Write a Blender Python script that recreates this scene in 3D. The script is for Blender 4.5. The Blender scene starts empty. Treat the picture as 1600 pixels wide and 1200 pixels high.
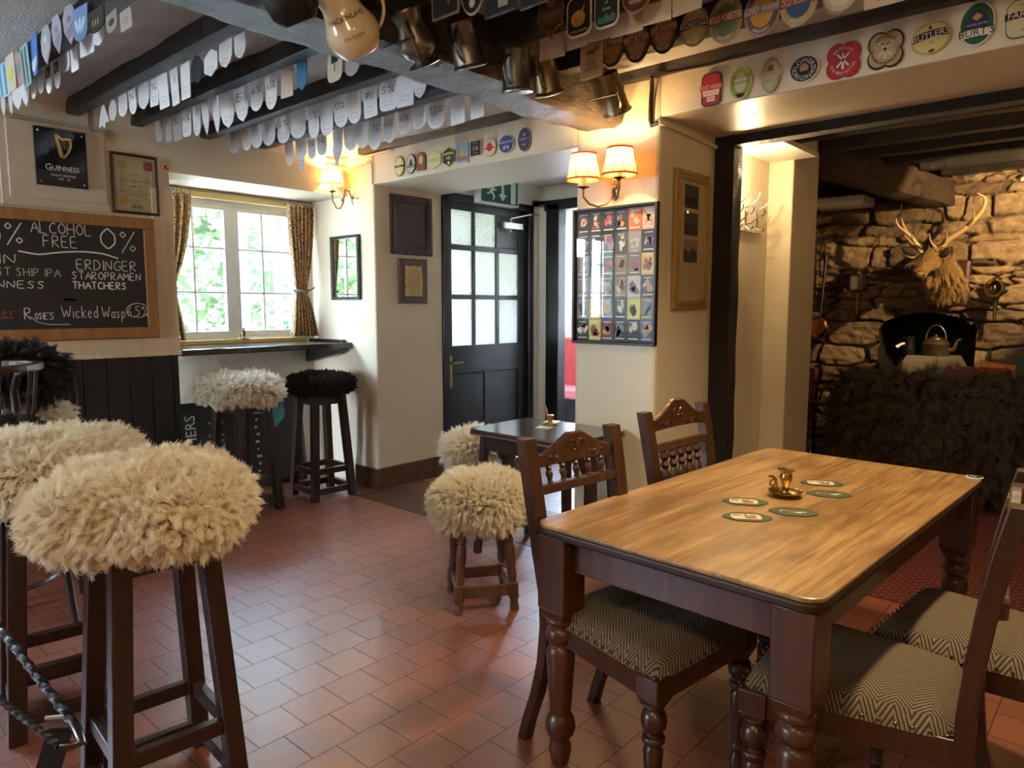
import bpy, math, random
import numpy as np
from mathutils import Matrix, Vector, kdtree, noise as mnoise

sc = bpy.context.scene
COL = sc.collection
PI = math.pi

# ---------------------------------------------------------------- camera
CAM_Z, FPX, PITCH, YAW = 1.35, 1111.1, math.radians(6.1667), math.radians(41.745)
cd = bpy.data.cameras.new('camera')
cam = bpy.data.objects.new('camera', cd)
COL.objects.link(cam)
cam.location = (0, 0, CAM_Z)
cam.rotation_euler = (PI / 2 - PITCH, 0, YAW)
cd.sensor_fit = 'HORIZONTAL'
cd.sensor_width = 36
cd.lens = FPX * 36 / 1600
cd.clip_start = 0.02
sc.camera = cam

# ---------------------------------------------------------------- view + world
sc.view_settings.view_transform = 'Standard'
sc.view_settings.look = 'None'
sc.view_settings.gamma = 1
sc.view_settings.use_curve_mapping = False
sc.view_settings.exposure = 0.74
w = bpy.data.worlds.new('sky')
sc.world = w
w.use_nodes = True
wn, wl = w.node_tree.nodes, w.node_tree.links
bg = wn['Background']
tc = wn.new('ShaderNodeTexCoord')
sep = wn.new('ShaderNodeSeparateXYZ')
rmp = wn.new('ShaderNodeValToRGB')
wl.new(tc.outputs['Generated'], sep.inputs[0])
wl.new(sep.outputs['Z'], rmp.inputs[0])
rmp.color_ramp.elements[0].position = 0.0
rmp.color_ramp.elements[0].color = (0.78, 0.89, 1.0, 1)
rmp.color_ramp.elements[1].position = 0.8
rmp.color_ramp.elements[1].color = (0.45, 0.68, 1.0, 1)
wl.new(rmp.outputs[0], bg.inputs[0])
bg.inputs[1].default_value = 48.0

def lamp(name, typ, loc, power, color, size=0.05, target=None, **kw):
    d = bpy.data.lights.new(name, typ)
    o = bpy.data.objects.new(name, d)
    COL.objects.link(o)
    o.location = loc
    d.energy = power
    d.color = color
    if typ in ('POINT', 'SPOT'):
        d.shadow_soft_size = size
    for k, v in kw.items():
        setattr(d, k, v)
    if target is not None:
        o.rotation_euler = (Vector(target) - Vector(loc)).to_track_quat('-Z', 'Y').to_euler()
    return o

WARM = (1.0, 0.62, 0.27)
sun = lamp('sun', 'SUN', (0, 0, 8), 66.0, (1.0, 0.97, 0.92), target=(-0.9, 2.4, 3.2))
sun.data.angle = 0.02
# daylight portals in the window openings (they only steer the sampling of the sky)
for nm, loc, tg, sx, sy in (('portal_bay', (-5.12, 2.55, 1.62), (0, 2.55, 1.62), 1.3, 1.1),
                            ('portal_bar', (-3.68, -2.62, 1.6), (-3.68, 2, 1.6), 0.7, 1.05),
                            ('portal_bar_side', (-4.70, -0.11, 1.66), (0, -0.11, 1.66), 1.0, 0.95)):
    p = lamp(nm, 'AREA', loc, 1, (1, 1, 1), target=tg)
    p.data.shape = 'RECTANGLE'; p.data.size = sx; p.data.size_y = sy
    p.data.cycles.is_portal = True
# table downlight and snug spotlight, plus added fill lights without real fittings
lamp('table_downlight', 'SPOT', (-0.55, 2.25, 2.36), 92, (1.0, 0.76, 0.45), 0.06, target=(-0.80, 2.2, 0.7), spot_size=math.radians(125), spot_blend=0.9)
lamp('bar_fill_near', 'POINT', (-0.75, -0.10, 2.2), 20, (1.0, 0.74, 0.44), 0.10)  # added warm fill for the nearest stool
lamp('bar_fill_behind', 'POINT', (0.9, -0.4, 2.2), 18, (1.0, 0.66, 0.33), 0.10)  # added fill from behind the camera, brightens the right lintel
lamp('snug_spot', 'SPOT', (-0.22, 5.45, 2.22), 130, (1.0, 0.68, 0.33), 0.02, target=(-1.16, 6.6, 1.86), spot_size=math.radians(66), spot_blend=0.25)
lamp('snug_fill', 'POINT', (0.5, 4.6, 2.1), 8, (1.0, 0.62, 0.28), 0.08)  # added fill that lifts the dark sofa hide
lamp('passage_fill', 'POINT', (-1.80, 4.02, 2.12), 12.0, (1.0, 0.72, 0.38), 0.04)  # added light that brightens the passage wall, no fitting modelled

# ---------------------------------------------------------------- pixel -> point on a real plane
_cy, _sy = math.cos(-YAW), math.sin(-YAW)
_F = Vector((_sy * math.cos(PITCH), _cy * math.cos(PITCH), -math.sin(PITCH)))
_R = Vector((_cy, -_sy, 0))
_D = _F.cross(_R)
def at(u, v, ax, val):
    d = _F + _R * ((u - 800) / FPX) + _D * ((v - 600) / FPX)
    i = 'xyz'.index(ax)
    t = (val - (0, 0, CAM_Z)[i]) / d[i]
    return Vector((0, 0, CAM_Z)) + d * t

# ---------------------------------------------------------------- materials
def nt(name):
    m = bpy.data.materials.new(name)
    m.use_nodes = True
    t = m.node_tree
    return m, t.nodes, t.links, t.nodes['Principled BSDF']
def rgb(c): return (c[0], c[1], c[2], 1)
def mix(n, l, f, a, b):
    x = n.new('ShaderNodeMix'); x.data_type = 'RGBA'
    for sock, v in ((x.inputs[0], f), (x.inputs[6], a), (x.inputs[7], b)):
        if hasattr(v, 'links'): l.new(v, sock)
        elif isinstance(v, (int, float)): sock.default_value = v
        else: sock.default_value = rgb(v)
    return x.outputs[2]
def coord(n, l, scale=(1, 1, 1), rot=(0, 0, 0), kind='Object'):
    c = n.new('ShaderNodeTexCoord'); mp = n.new('ShaderNodeMapping')
    l.new(c.outputs[kind], mp.inputs[0])
    mp.inputs['Scale'].default_value = scale
    mp.inputs['Rotation'].default_value = rot
    return mp.outputs[0]
def noisen(n, l, vec, scale, detail=4, rough=0.6):
    x = n.new('ShaderNodeTexNoise')
    if vec is not None: l.new(vec, x.inputs['Vector'])
    x.inputs['Scale'].default_value = scale
    x.inputs['Detail'].default_value = detail
    x.inputs['Roughness'].default_value = rough
    return x.outputs[0]
def ramp(n, l, f, stops):
    r = n.new('ShaderNodeValToRGB'); l.new(f, r.inputs[0])
    e = r.color_ramp.elements
    while len(e) < len(stops): e.new(0.5)
    for k, (p, c) in enumerate(stops):
        e[k].position = p; e[k].color = rgb(c)
    return r.outputs[0]
def math_(n, l, op, a, b=None):
    x = n.new('ShaderNodeMath'); x.operation = op
    for i, v in enumerate((a, b)):
        if v is None: continue
        if hasattr(v, 'links'): l.new(v, x.inputs[i])
        else: x.inputs[i].default_value = v
    return x.outputs[0]
def bump(n, l, p, h, strength=0.3, dist=0.01):
    b = n.new('ShaderNodeBump'); b.inputs['Strength'].default_value = strength
    b.inputs['Distance'].default_value = dist
    l.new(h, b.inputs['Height']); l.new(b.outputs[0], p.inputs['Normal'])
    return b
_pm = {}
def pm(name, col, rough=0.5, metal=0.0, var=0.12, scale=12, bmp=0.0, bscale=60, spec=0.5, coat=0.0, stretch=(1, 1, 1)):
    if name in _pm: return _pm[name]
    m, n, l, p = nt(name)
    v = coord(n, l, stretch)
    f = noisen(n, l, v, scale)
    c = mix(n, l, f, [x * (1 - var) for x in col], [min(1, x * (1 + var)) for x in col])
    l.new(c, p.inputs['Base Color'])
    p.inputs['Roughness'].default_value = rough
    p.inputs['Metallic'].default_value = metal
    p.inputs['Specular IOR Level'].default_value = spec
    p.inputs['Coat Weight'].default_value = coat
    p.inputs['Coat Roughness'].default_value = 0.15
    if bmp: bump(n, l, p, noisen(n, l, v, bscale, 6, 0.65), bmp)
    _pm[name] = m
    return m
def flat(name, col, rough=0.45):
    return pm(name, col, rough, var=0.05, scale=30)
def wood(name, dark, light, rough=0.35, axis='y', scale=1.0, coat=0.15, bmp=0.08):
    m, n, l, p = nt(name)
    s = {'x': (1.6, 22, 22), 'y': (22, 1.6, 22), 'z': (22, 22, 1.6)}[axis]
    v = coord(n, l, tuple(a * scale for a in s))
    f = noisen(n, l, v, 1.6, 8, 0.62)
    g = noisen(n, l, coord(n, l, (2.2, 2.2, 2.2)), 1.4, 3)
    c = ramp(n, l, f, [(0.30, dark), (0.68, light)])
    c = mix(n, l, math_(n, l, 'MULTIPLY', g, 0.45), c, [x * 0.55 for x in dark])
    l.new(c, p.inputs['Base Color'])
    p.inputs['Roughness'].default_value = rough
    p.inputs['Coat Weight'].default_value = coat
    p.inputs['Coat Roughness'].default_value = 0.2
    bump(n, l, p, f, bmp, 0.004)
    return m

M = {}
# plaster
def plaster(name, col, b=0.25):
    m, n, l, p = nt(name)
    v = coord(n, l)
    f = noisen(n, l, v, 1.7, 5)
    c = mix(n, l, f, [x * 0.93 for x in col], [min(1, x * 1.05) for x in col])
    l.new(c, p.inputs['Base Color'])
    p.inputs['Roughness'].default_value = 0.42
    a = noisen(n, l, v, 5, 3); d = noisen(n, l, v, 70, 4)
    bump(n, l, p, math_(n, l, 'ADD', math_(n, l, 'MULTIPLY', a, 3.0), math_(n, l, 'MULTIPLY', d, 0.25)), b, 0.012)
    return m
M['wall'] = plaster('cream_plaster', (0.70, 0.62, 0.46))
M['white_wall'] = plaster('white_plaster', (0.80, 0.77, 0.70))
def artex():
    m, n, l, p = nt('artex_ceiling')
    v = coord(n, l)
    p.inputs['Base Color'].default_value = (0.88, 0.88, 0.88, 1)
    p.inputs['Roughness'].default_value = 0.38
    x = n.new('ShaderNodeTexVoronoi'); l.new(v, x.inputs['Vector']); x.inputs['Scale'].default_value = 95
    f = math_(n, l, 'ADD', math_(n, l, 'MULTIPLY', x.outputs[0], 0.7), noisen(n, l, v, 120, 5, 0.7))
    bump(n, l, p, f, 1.0, 0.022)
    return m
M['artex'] = artex()
def tiles():
    m, n, l, p = nt('terracotta_tiles')
    c = n.new('ShaderNodeTexCoord'); s = n.new('ShaderNodeSeparateXYZ'); k = n.new('ShaderNodeCombineXYZ')
    l.new(c.outputs['Object'], s.inputs[0])
    l.new(math_(n, l, 'ADD', s.outputs[1], 20.0 * 0.166 - 0.020), k.inputs[0])
    l.new(math_(n, l, 'ADD', s.outputs[0], 60 * 0.166 - 0.044), k.inputs[1])
    b = n.new('ShaderNodeTexBrick'); l.new(k.outputs[0], b.inputs['Vector'])
    b.inputs['Scale'].default_value = 1; b.inputs['Brick Width'].default_value = 0.166
    b.inputs['Row Height'].default_value = 0.166; b.inputs['Mortar Size'].default_value = 0.0024
    b.inputs['Mortar Smooth'].default_value = 0.3; b.inputs['Bias'].default_value = 0
    b.inputs['Color1'].default_value = (0.20, 0.052, 0.026, 1); b.inputs['Color2'].default_value = (0.28, 0.082, 0.042, 1)
    b.inputs['Mortar'].default_value = (0.022, 0.014, 0.011, 1)
    v = coord(n, l)
    f = noisen(n, l, v, 7, 6, 0.7)
    col = mix(n, l, math_(n, l, 'MULTIPLY', f, 0.35), b.outputs[0], (0.31, 0.11, 0.060))
    l.new(col, p.inputs['Base Color'])
    g = noisen(n, l, v, 26, 6, 0.7)
    r = ramp(n, l, g, [(0.3, (0.30,) * 3), (0.75, (0.50,) * 3)])
    l.new(r, p.inputs['Roughness'])
    p.inputs['Specular IOR Level'].default_value = 0.8
    l.new(math_(n, l, 'SUBTRACT', 1.0, b.outputs['Fac']), p.inputs['Coat Weight']); p.inputs['Coat Roughness'].default_value = 0.30; p.inputs['Coat IOR'].default_value = 1.62; p.inputs['Coat Tint'].default_value = (1, 1, 1, 1)
    h = math_(n, l, 'ADD', math_(n, l, 'MULTIPLY', b.outputs['Fac'], -1.0), math_(n, l, 'MULTIPLY', f, 0.5))
    bump(n, l, p, h, 0.28, 0.006)
    return m
M['tiles'] = tiles()
def quarry():
    m, n, l, p = nt('brown_quarry_tiles')
    v = coord(n, l, (1, 1, 1), (0, 0, 0.12))
    b = n.new('ShaderNodeTexBrick'); l.new(v, b.inputs['Vector'])
    b.inputs['Scale'].default_value = 1; b.inputs['Brick Width'].default_value = 0.2
    b.inputs['Row Height'].default_value = 0.2; b.inputs['Mortar Size'].default_value = 0.004; b.offset = 0
    b.inputs['Color1'].default_value = (0.085, 0.042, 0.018, 1); b.inputs['Color2'].default_value = (0.33, 0.15, 0.05, 1)
    b.inputs['Bias'].default_value = -0.35
    b.inputs['Mortar'].default_value = (0.05, 0.035, 0.02, 1)
    l.new(b.outputs[0], p.inputs['Base Color']); p.inputs['Roughness'].default_value = 0.4
    bump(n, l, p, math_(n, l, 'MULTIPLY', b.outputs['Fac'], -1.0), 0.3, 0.006)
    return m
M['quarry'] = quarry()
def skirt():
    m, n, l, p = nt('brown_skirting_tile')
    f = noisen(n, l, coord(n, l), 9, 5)
    l.new(ramp(n, l, f, [(0.3, (0.045, 0.020, 0.012)), (0.75, (0.14, 0.06, 0.03))]), p.inputs['Base Color'])
    p.inputs['Roughness'].default_value = 0.35
    return m
M['skirt'] = skirt()
def carpet():
    m, n, l, p = nt('red_patterned_carpet')
    v = coord(n, l, (1, 1, 1), (0, 0, PI / 4))
    x = n.new('ShaderNodeTexVoronoi'); l.new(v, x.inputs['Vector']); x.inputs['Scale'].default_value = 26
    x.inputs['Randomness'].default_value = 0.0
    c = ramp(n, l, x.outputs[0], [(0.0, (0.24, 0.14, 0.055)), (0.20, (0.17, 0.08, 0.035)), (0.30, (0.12, 0.014, 0.010)), (0.6, (0.08, 0.008, 0.006))])
    l.new(c, p.inputs['Base Color']); p.inputs['Roughness'].default_value = 0.95
    bump(n, l, p, noisen(n, l, v, 400, 2), 0.5, 0.004)
    return m
M['carpet'] = carpet()
def black_beam(name, a, b_, rough):
    m, n, l, p = nt(name)
    v = coord(n, l, (3, 3, 3))
    f = noisen(n, l, v, 3, 7, 0.7)
    l.new(ramp(n, l, f, [(0.35, a), (0.72, b_)]), p.inputs['Base Color'])
    p.inputs['Roughness'].default_value = rough
    p.inputs['Specular IOR Level'].default_value = 0.6
    h = noisen(n, l, coord(n, l, (7, 7, 7)), 2.2, 8, 0.72)
    h = math_(n, l, 'ADD', h, math_(n, l, 'MULTIPLY', noisen(n, l, coord(n, l, (9, 3, 9)), 6, 6, 0.7), 0.8))
    bump(n, l, p, h, 1.0, 0.03)
    return m
M['beam'] = black_beam('black_painted_oak', (0.007, 0.006, 0.006), (0.022, 0.017, 0.013), 0.42)
M['beam_main'] = black_beam('adzed_dark_oak', (0.012, 0.008, 0.005), (0.075, 0.048, 0.026), 0.38)
M['beam_brown'] = black_beam('weathered_brown_oak', (0.028, 0.014, 0.007), (0.11, 0.060, 0.028), 0.6)
M['black'] = pm('black_gloss_paint', (0.008, 0.007, 0.007), 0.32, bmp=0.12, bscale=14)
M['darkboard'] = pm('black_matchboard', (0.010, 0.010, 0.010), 0.42, bmp=0.1, bscale=40)
M['creamboard'] = wood('pale_limed_board', (0.66, 0.52, 0.34), (0.78, 0.66, 0.48), 0.5, 'z', 0.5, 0)
M['paintboard'] = pm('painted_board', (0.56, 0.49, 0.38), 0.5)
M['stoolwood'] = wood('dark_mahogany', (0.013, 0.005, 0.004), (0.042, 0.016, 0.010), 0.38, 'z', 1, 0.2)
M['chairwood'] = wood('chestnut_stained_wood', (0.026, 0.009, 0.004), (0.085, 0.031, 0.013), 0.32, 'z', 1, 0.3)
M['tablered'] = wood('red_stained_pine', (0.050, 0.015, 0.006), (0.12, 0.040, 0.014), 0.35, 'z', 0.8, 0.25)
M['oldoak'] = wood('worn_brown_oak', (0.060, 0.026, 0.011), (0.16, 0.075, 0.032), 0.4, 'z', 1, 0.2)
M['frameoak'] = wood('oak_frame', (0.27, 0.12, 0.038), (0.42, 0.21, 0.075), 0.4, 'y', 0.8, 0.1)
M['brownpanel'] = wood('brown_stained_panel', (0.030, 0.012, 0.008), (0.065, 0.028, 0.017), 0.4, 'z', 0.8, 0.15)
def tabletop():
    m, n, l, p = nt('varnished_pine_top')
    v = coord(n, l, (40, 1.5, 40))
    f = noisen(n, l, v, 1.5, 9, 0.70)
    g = noisen(n, l, coord(n, l, (5, 1.6, 5)), 1.5, 4)
    c = ramp(n, l, f, [(0.36, (0.19, 0.095, 0.030)), (0.50, (0.38, 0.215, 0.078)), (0.64, (0.50, 0.31, 0.125))])
    c = mix(n, l, ramp(n, l, g, [(0.42, (0, 0, 0)), (0.66, (0.8,) * 3)]), c, (0.16, 0.080, 0.027))
    l.new(c, p.inputs['Base Color'])
    p.inputs['Roughness'].default_value = 0.36
    p.inputs['Coat Weight'].default_value = 0.25; p.inputs['Coat Roughness'].default_value = 0.28
    bump(n, l, p, f, 0.22, 0.003)
    return m
M['tabletop'] = tabletop()
M['tableedge'] = pm('dark_worn_edge', (0.030, 0.014, 0.008), 0.45, bmp=0.2)
def herring():
    m, n, l, p = nt('herringbone_upholstery')
    c = n.new('ShaderNodeTexCoord'); s = n.new('ShaderNodeSeparateXYZ'); l.new(c.outputs['Object'], s.inputs[0])
    tri = math_(n, l, 'PINGPONG', s.outputs[0], 0.034)
    q = math_(n, l, 'ADD', s.outputs[1], math_(n, l, 'MULTIPLY', tri, 1.25))
    st = math_(n, l, 'PINGPONG', q, 0.0062)
    d = math_(n, l, 'PINGPONG', math_(n, l, 'ADD', s.outputs[0], math_(n, l, 'MULTIPLY', s.outputs[1], 0.4)), 0.0026)
    st2 = math_(n, l, 'ADD', st, math_(n, l, 'MULTIPLY', d, 0.45))
    f = math_(n, l, 'MULTIPLY', st2, 1 / 0.0068)
    col = ramp(n, l, f, [(0.34, (0.032, 0.025, 0.017)), (0.52, (0.165, 0.118, 0.070)), (0.9, (0.235, 0.175, 0.108))])
    l.new(col, p.inputs['Base Color']); p.inputs['Roughness'].default_value = 0.9
    bump(n, l, p, f, 0.5, 0.003)
    return m
M['herring'] = herring()
M['brass'] = pm('aged_brass', (0.42, 0.27, 0.09), 0.28, 1.0, 0.25, 20)
M['darkbrass'] = pm('dark_brass', (0.22, 0.165, 0.09), 0.35, 1.0, 0.3, 20)
M['copper'] = pm('copper', (0.60, 0.24, 0.10), 0.25, 1.0, 0.2, 10)
M['pewter'] = pm('dull_pewter', (0.21, 0.195, 0.17), 0.36, 1.0, 0.3, 14, 0.15, 40)
M['steel'] = pm('brushed_steel', (0.55, 0.53, 0.50), 0.25, 1.0, 0.1)
M['iron'] = pm('wrought_iron', (0.10, 0.10, 0.11), 0.24, 1.0, 0.3, 30)
M['blackiron'] = pm('black_iron', (0.012, 0.012, 0.013), 0.4, 0.3)
M['ceramic'] = pm('tan_glazed_stoneware', (0.62, 0.50, 0.34), 0.2, 0, 0.1, 5, coat=0.3)
M['white'] = pm('white_paint', (0.85, 0.86, 0.86), 0.35, var=0.03)
M['ochre'] = pm('ochre_paint', (0.52, 0.36, 0.12), 0.5)
M['card'] = pm('white_card_back', (0.74, 0.74, 0.76), 0.5, var=0.06, scale=25)
M['cardgrey'] = pm('grey_card_back', (0.38, 0.36, 0.35), 0.55, var=0.08)
M['ink'] = flat('black_ink', (0.012, 0.012, 0.014), 0.6)
M['chalk'] = pm('white_chalk', (0.66, 0.67, 0.64), 0.95, var=0.25, scale=120)
M['chalkgreen'] = pm('pale_green_chalk', (0.42, 0.46, 0.30), 0.95, var=0.25, scale=120)
M['chalkred'] = pm('red_chalk', (0.30, 0.085, 0.075), 0.95, var=0.25, scale=120)
M['chalkblue'] = pm('blue_chalk', (0.10, 0.36, 0.44), 0.95, var=0.25, scale=120)
M['slate'] = pm('blackboard', (0.016, 0.015, 0.014), 0.55, var=0.35, scale=5)
M['paper'] = pm('cream_paper', (0.60, 0.53, 0.33), 0.6, var=0.06)
M['parch'] = pm('old_parchment', (0.52, 0.36, 0.14), 0.7, var=0.25)
M['gold'] = pm('gilt_frame', (0.46, 0.31, 0.11), 0.42, 0.6, 0.25, 30, 0.15, 80)
M['redleather'] = pm('red_leather', (0.21, 0.028, 0.018), 0.3, 0, 0.25, 8, 0.1, 60, coat=0.2)
M['orangefab'] = pm('orange_fabric', (0.46, 0.17, 0.045), 0.85, bmp=0.2, bscale=200)
M['greenfab'] = pm('dark_green_fabric', (0.022, 0.06, 0.042), 0.85, bmp=0.2, bscale=200)
M['redfab'] = pm('red_bench_fabric', (0.33, 0.03, 0.035), 0.85, bmp=0.2, bscale=160)
M['pinkfab'] = pm('pink_bench_top', (0.55, 0.16, 0.18), 0.7)
M['cyanblue'] = pm('blue_painted_casement', (0.16, 0.26, 0.40), 0.45)
M['soot_and_shade'] = pm('sooty_black', (0.012, 0.011, 0.010), 0.9, bmp=0.4, bscale=14)
M['stovegrey'] = pm('grey_stove_metal', (0.16, 0.135, 0.105), 0.55, 0.2, 0.2)
M['exitgreen'] = flat('exit_green', (0.004, 0.075, 0.045), 0.4)
M['pipe'] = pm('cream_painted_pipe', (0.62, 0.48, 0.26), 0.4)
def glass(name, tint=(1, 1, 1), gl=0.10):
    m, n, l, p = nt(name)
    n.remove(p)
    t = n.new('ShaderNodeBsdfTransparent'); g = n.new('ShaderNodeBsdfGlossy'); x = n.new('ShaderNodeMixShader')
    f = n.new('ShaderNodeFresnel'); geo = n.new('ShaderNodeNewGeometry'); ior = n.new('ShaderNodeMix')
    ior.inputs[2].default_value = 1.5; ior.inputs[3].default_value = 1 / 1.5
    l.new(geo.outputs['Backfacing'], ior.inputs[0]); l.new(ior.outputs[0], f.inputs[0])
    t.inputs[0].default_value = rgb(tint); g.inputs['Roughness'].default_value = gl
    l.new(f.outputs[0], x.inputs[0]); l.new(t.outputs[0], x.inputs[1]); l.new(g.outputs[0], x.inputs[2])
    l.new(x.outputs[0], n['Material Output'].inputs[0])
    return m
M['glass'] = glass('window_glass', (0.97, 0.99, 0.99), 0.02)
M['picglass'] = glass('picture_glass', (1, 1, 1), 0.02)
def frosted(name='frosted_glass', wavy=True):
    m, n, l, p = nt(name)
    n.remove(p)
    t = n.new('ShaderNodeBsdfTransparent'); d = n.new('ShaderNodeBsdfTranslucent'); g = n.new('ShaderNodeBsdfGlossy')
    x = n.new('ShaderNodeMixShader'); y = n.new('ShaderNodeMixShader')
    v = coord(n, l, (1, 1, 1))
    w_ = n.new('ShaderNodeTexWave'); l.new(v, w_.inputs['Vector']); w_.inputs['Scale'].default_value = 14
    w_.inputs['Distortion'].default_value = 9; w_.inputs['Detail Scale'].default_value = 6; w_.bands_direction = 'Z'
    d.inputs[0].default_value = (0.90, 0.95, 0.97, 1); g.inputs['Roughness'].default_value = 0.2
    b = n.new('ShaderNodeBump'); b.inputs['Strength'].default_value = 0.9; b.inputs['Distance'].default_value = 0.01
    l.new(w_.outputs[1], b.inputs['Height']); l.new(b.outputs[0], d.inputs['Normal']); l.new(b.outputs[0], g.inputs['Normal'])
    if wavy:
        l.new(ramp(n, l, w_.outputs[1], [(0.2, (0.62, 0.68, 0.70)), (0.75, (0.93, 0.96, 0.97))]), d.inputs[0])
    x.inputs[0].default_value = 0.65; y.inputs[0].default_value = 0.06
    l.new(t.outputs[0], x.inputs[1]); l.new(d.outputs[0], x.inputs[2])
    l.new(x.outputs[0], y.inputs[1]); l.new(g.outputs[0], y.inputs[2])
    l.new(y.outputs[0], n['Material Output'].inputs[0])
    return m
M['frosted'] = frosted()
M['frosted_plain'] = frosted('plain_obscured_glass', False)
def shade(name, col, tr):
    m, n, l, p = nt(name)
    n.remove(p)
    d = n.new('ShaderNodeBsdfDiffuse'); t = n.new('ShaderNodeBsdfTranslucent'); x = n.new('ShaderNodeMixShader')
    d.inputs[0].default_value = rgb(col); t.inputs[0].default_value = rgb(col); x.inputs[0].default_value = tr
    l.new(d.outputs[0], x.inputs[1]); l.new(t.outputs[0], x.inputs[2]); l.new(x.outputs[0], n['Material Output'].inputs[0])
    return m
M['shade_cream'] = shade('cream_pleated_fabric', (0.86, 0.68, 0.36), 0.55)
M['shade_amber'] = shade('amber_pleated_fabric', (0.80, 0.50, 0.16), 0.55)
M['shade_trim'] = shade('russet_shade_trim', (0.50, 0.13, 0.03), 0.4)
M['leaf'] = shade('hedge_leaf', (0.13, 0.175, 0.095), 0.35)
M['leaf2'] = shade('yellow_green_leaf', (0.215, 0.23, 0.15), 0.35)
def bulbm():
    m, n, l, p = nt('lit_bulb')
    p.inputs['Base Color'].default_value = (1, 0.8, 0.5, 1)
    p.inputs['Emission Color'].default_value = (1, 0.66, 0.30, 1)
    p.inputs['Emission Strength'].default_value = 30
    return m
M['bulb'] = bulbm()
def curtainm():
    m, n, l, p = nt('patterned_curtain_fabric')
    v = coord(n, l, (1, 1, 1))
    a = n.new('ShaderNodeTexVoronoi'); l.new(v, a.inputs['Vector']); a.inputs['Scale'].default_value = 26
    r = math_(n, l, 'PINGPONG', a.outputs[0], 0.12)
    f = math_(n, l, 'MULTIPLY', r, 8.0)
    c = ramp(n, l, f, [(0.22, (0.030, 0.022, 0.014)), (0.40, (0.46, 0.24, 0.10)), (0.80, (0.60, 0.43, 0.23))])
    s = n.new('ShaderNodeTexVoronoi'); l.new(v, s.inputs['Vector']); s.inputs['Scale'].default_value = 22
    c = mix(n, l, ramp(n, l, s.outputs[0], [(0.16, (0.8,) * 3), (0.24, (0, 0, 0))]), c, (0.20, 0.020, 0.018))
    l.new(c, p.inputs['Base Color']); p.inputs['Roughness'].default_value = 0.9
    return m
M['curtain'] = curtainm()
def fibre(name, a, b, trans=0.15):
    m, n, l, p = nt(name)
    h = n.new('ShaderNodeHairInfo')
    f = math_(n, l, 'ADD', math_(n, l, 'MULTIPLY', h.outputs['Random'], 0.5), math_(n, l, 'MULTIPLY', h.outputs['Intercept'], 0.5))
    l.new(mix(n, l, f, a, b), p.inputs['Base Color'])
    p.inputs['Roughness'].default_value = 0.7
    p.inputs['Specular IOR Level'].default_value = 0.2
    t = n.new('ShaderNodeBsdfTranslucent'); x = n.new('ShaderNodeMixShader'); x.inputs[0].default_value = trans
    t.inputs[0].default_value = rgb(b)
    l.new(p.outputs[0], x.inputs[1]); l.new(t.outputs[0], x.inputs[2]); l.new(x.outputs[0], n['Material Output'].inputs[0])
    return m
M['wool_cream'] = fibre('cream_wool', (0.86, 0.75, 0.55), (0.95, 0.89, 0.75), 0.3)
M['wool_white'] = fibre('white_wool', (0.84, 0.76, 0.60), (0.95, 0.91, 0.80), 0.3)
M['wool_dark'] = fibre('dark_brown_wool', (0.010, 0.006, 0.005), (0.040, 0.027, 0.024), 0.05)
M['wool_black'] = fibre('grey_black_wool', (0.012, 0.011, 0.011), (0.062, 0.056, 0.052), 0.05)
M['wool_sofa'] = fibre('long_brown_black_hair', (0.030, 0.022, 0.014), (0.14, 0.10, 0.06), 0.05)
M['wool_stag'] = fibre('stag_mane', (0.20, 0.115, 0.042), (0.40, 0.26, 0.11), 0.1)
M['skin_cream'] = pm('cream_sheepskin', (0.55, 0.42, 0.24), 0.9)
M['skin_dark'] = pm('dark_sheepskin', (0.014, 0.010, 0.009), 0.9)
M['stagskin'] = pm('stag_coat', (0.27, 0.17, 0.075), 0.85, 0, 0.25, 30, 0.6, 120)
M['stagdark'] = pm('stag_dark_hair', (0.020, 0.014, 0.010), 0.8)
M['antler'] = pm('antler_bone', (0.36, 0.24, 0.115), 0.5, 0, 0.35, 18, 0.3, 60)
def stone():
    m, n, l, p = nt('rough_stone')
    a = n.new('ShaderNodeAttribute'); a.attribute_name = 'stone'
    f = noisen(n, l, coord(n, l), 16, 8, 0.72)
    c = ramp(n, l, a.outputs['Fac'], [(0.0, (0.055, 0.037, 0.022)), (0.25, (0.15, 0.095, 0.05)), (0.55, (0.25, 0.165, 0.085)), (1.0, (0.36, 0.25, 0.135))])
    c = mix(n, l, ramp(n, l, f, [(0.35, (0.65,) * 3), (0.62, (0, 0, 0))]), c, (0.055, 0.036, 0.022))
    l.new(c, p.inputs['Base Color']); p.inputs['Roughness'].default_value = 0.85
    bump(n, l, p, noisen(n, l, coord(n, l), 38, 8, 0.75), 0.7, 0.02)
    return m
M['stone'] = stone()
def colr(name, c, rough=0.4): return pm(name, c, rough, var=0.06, scale=40)
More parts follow.
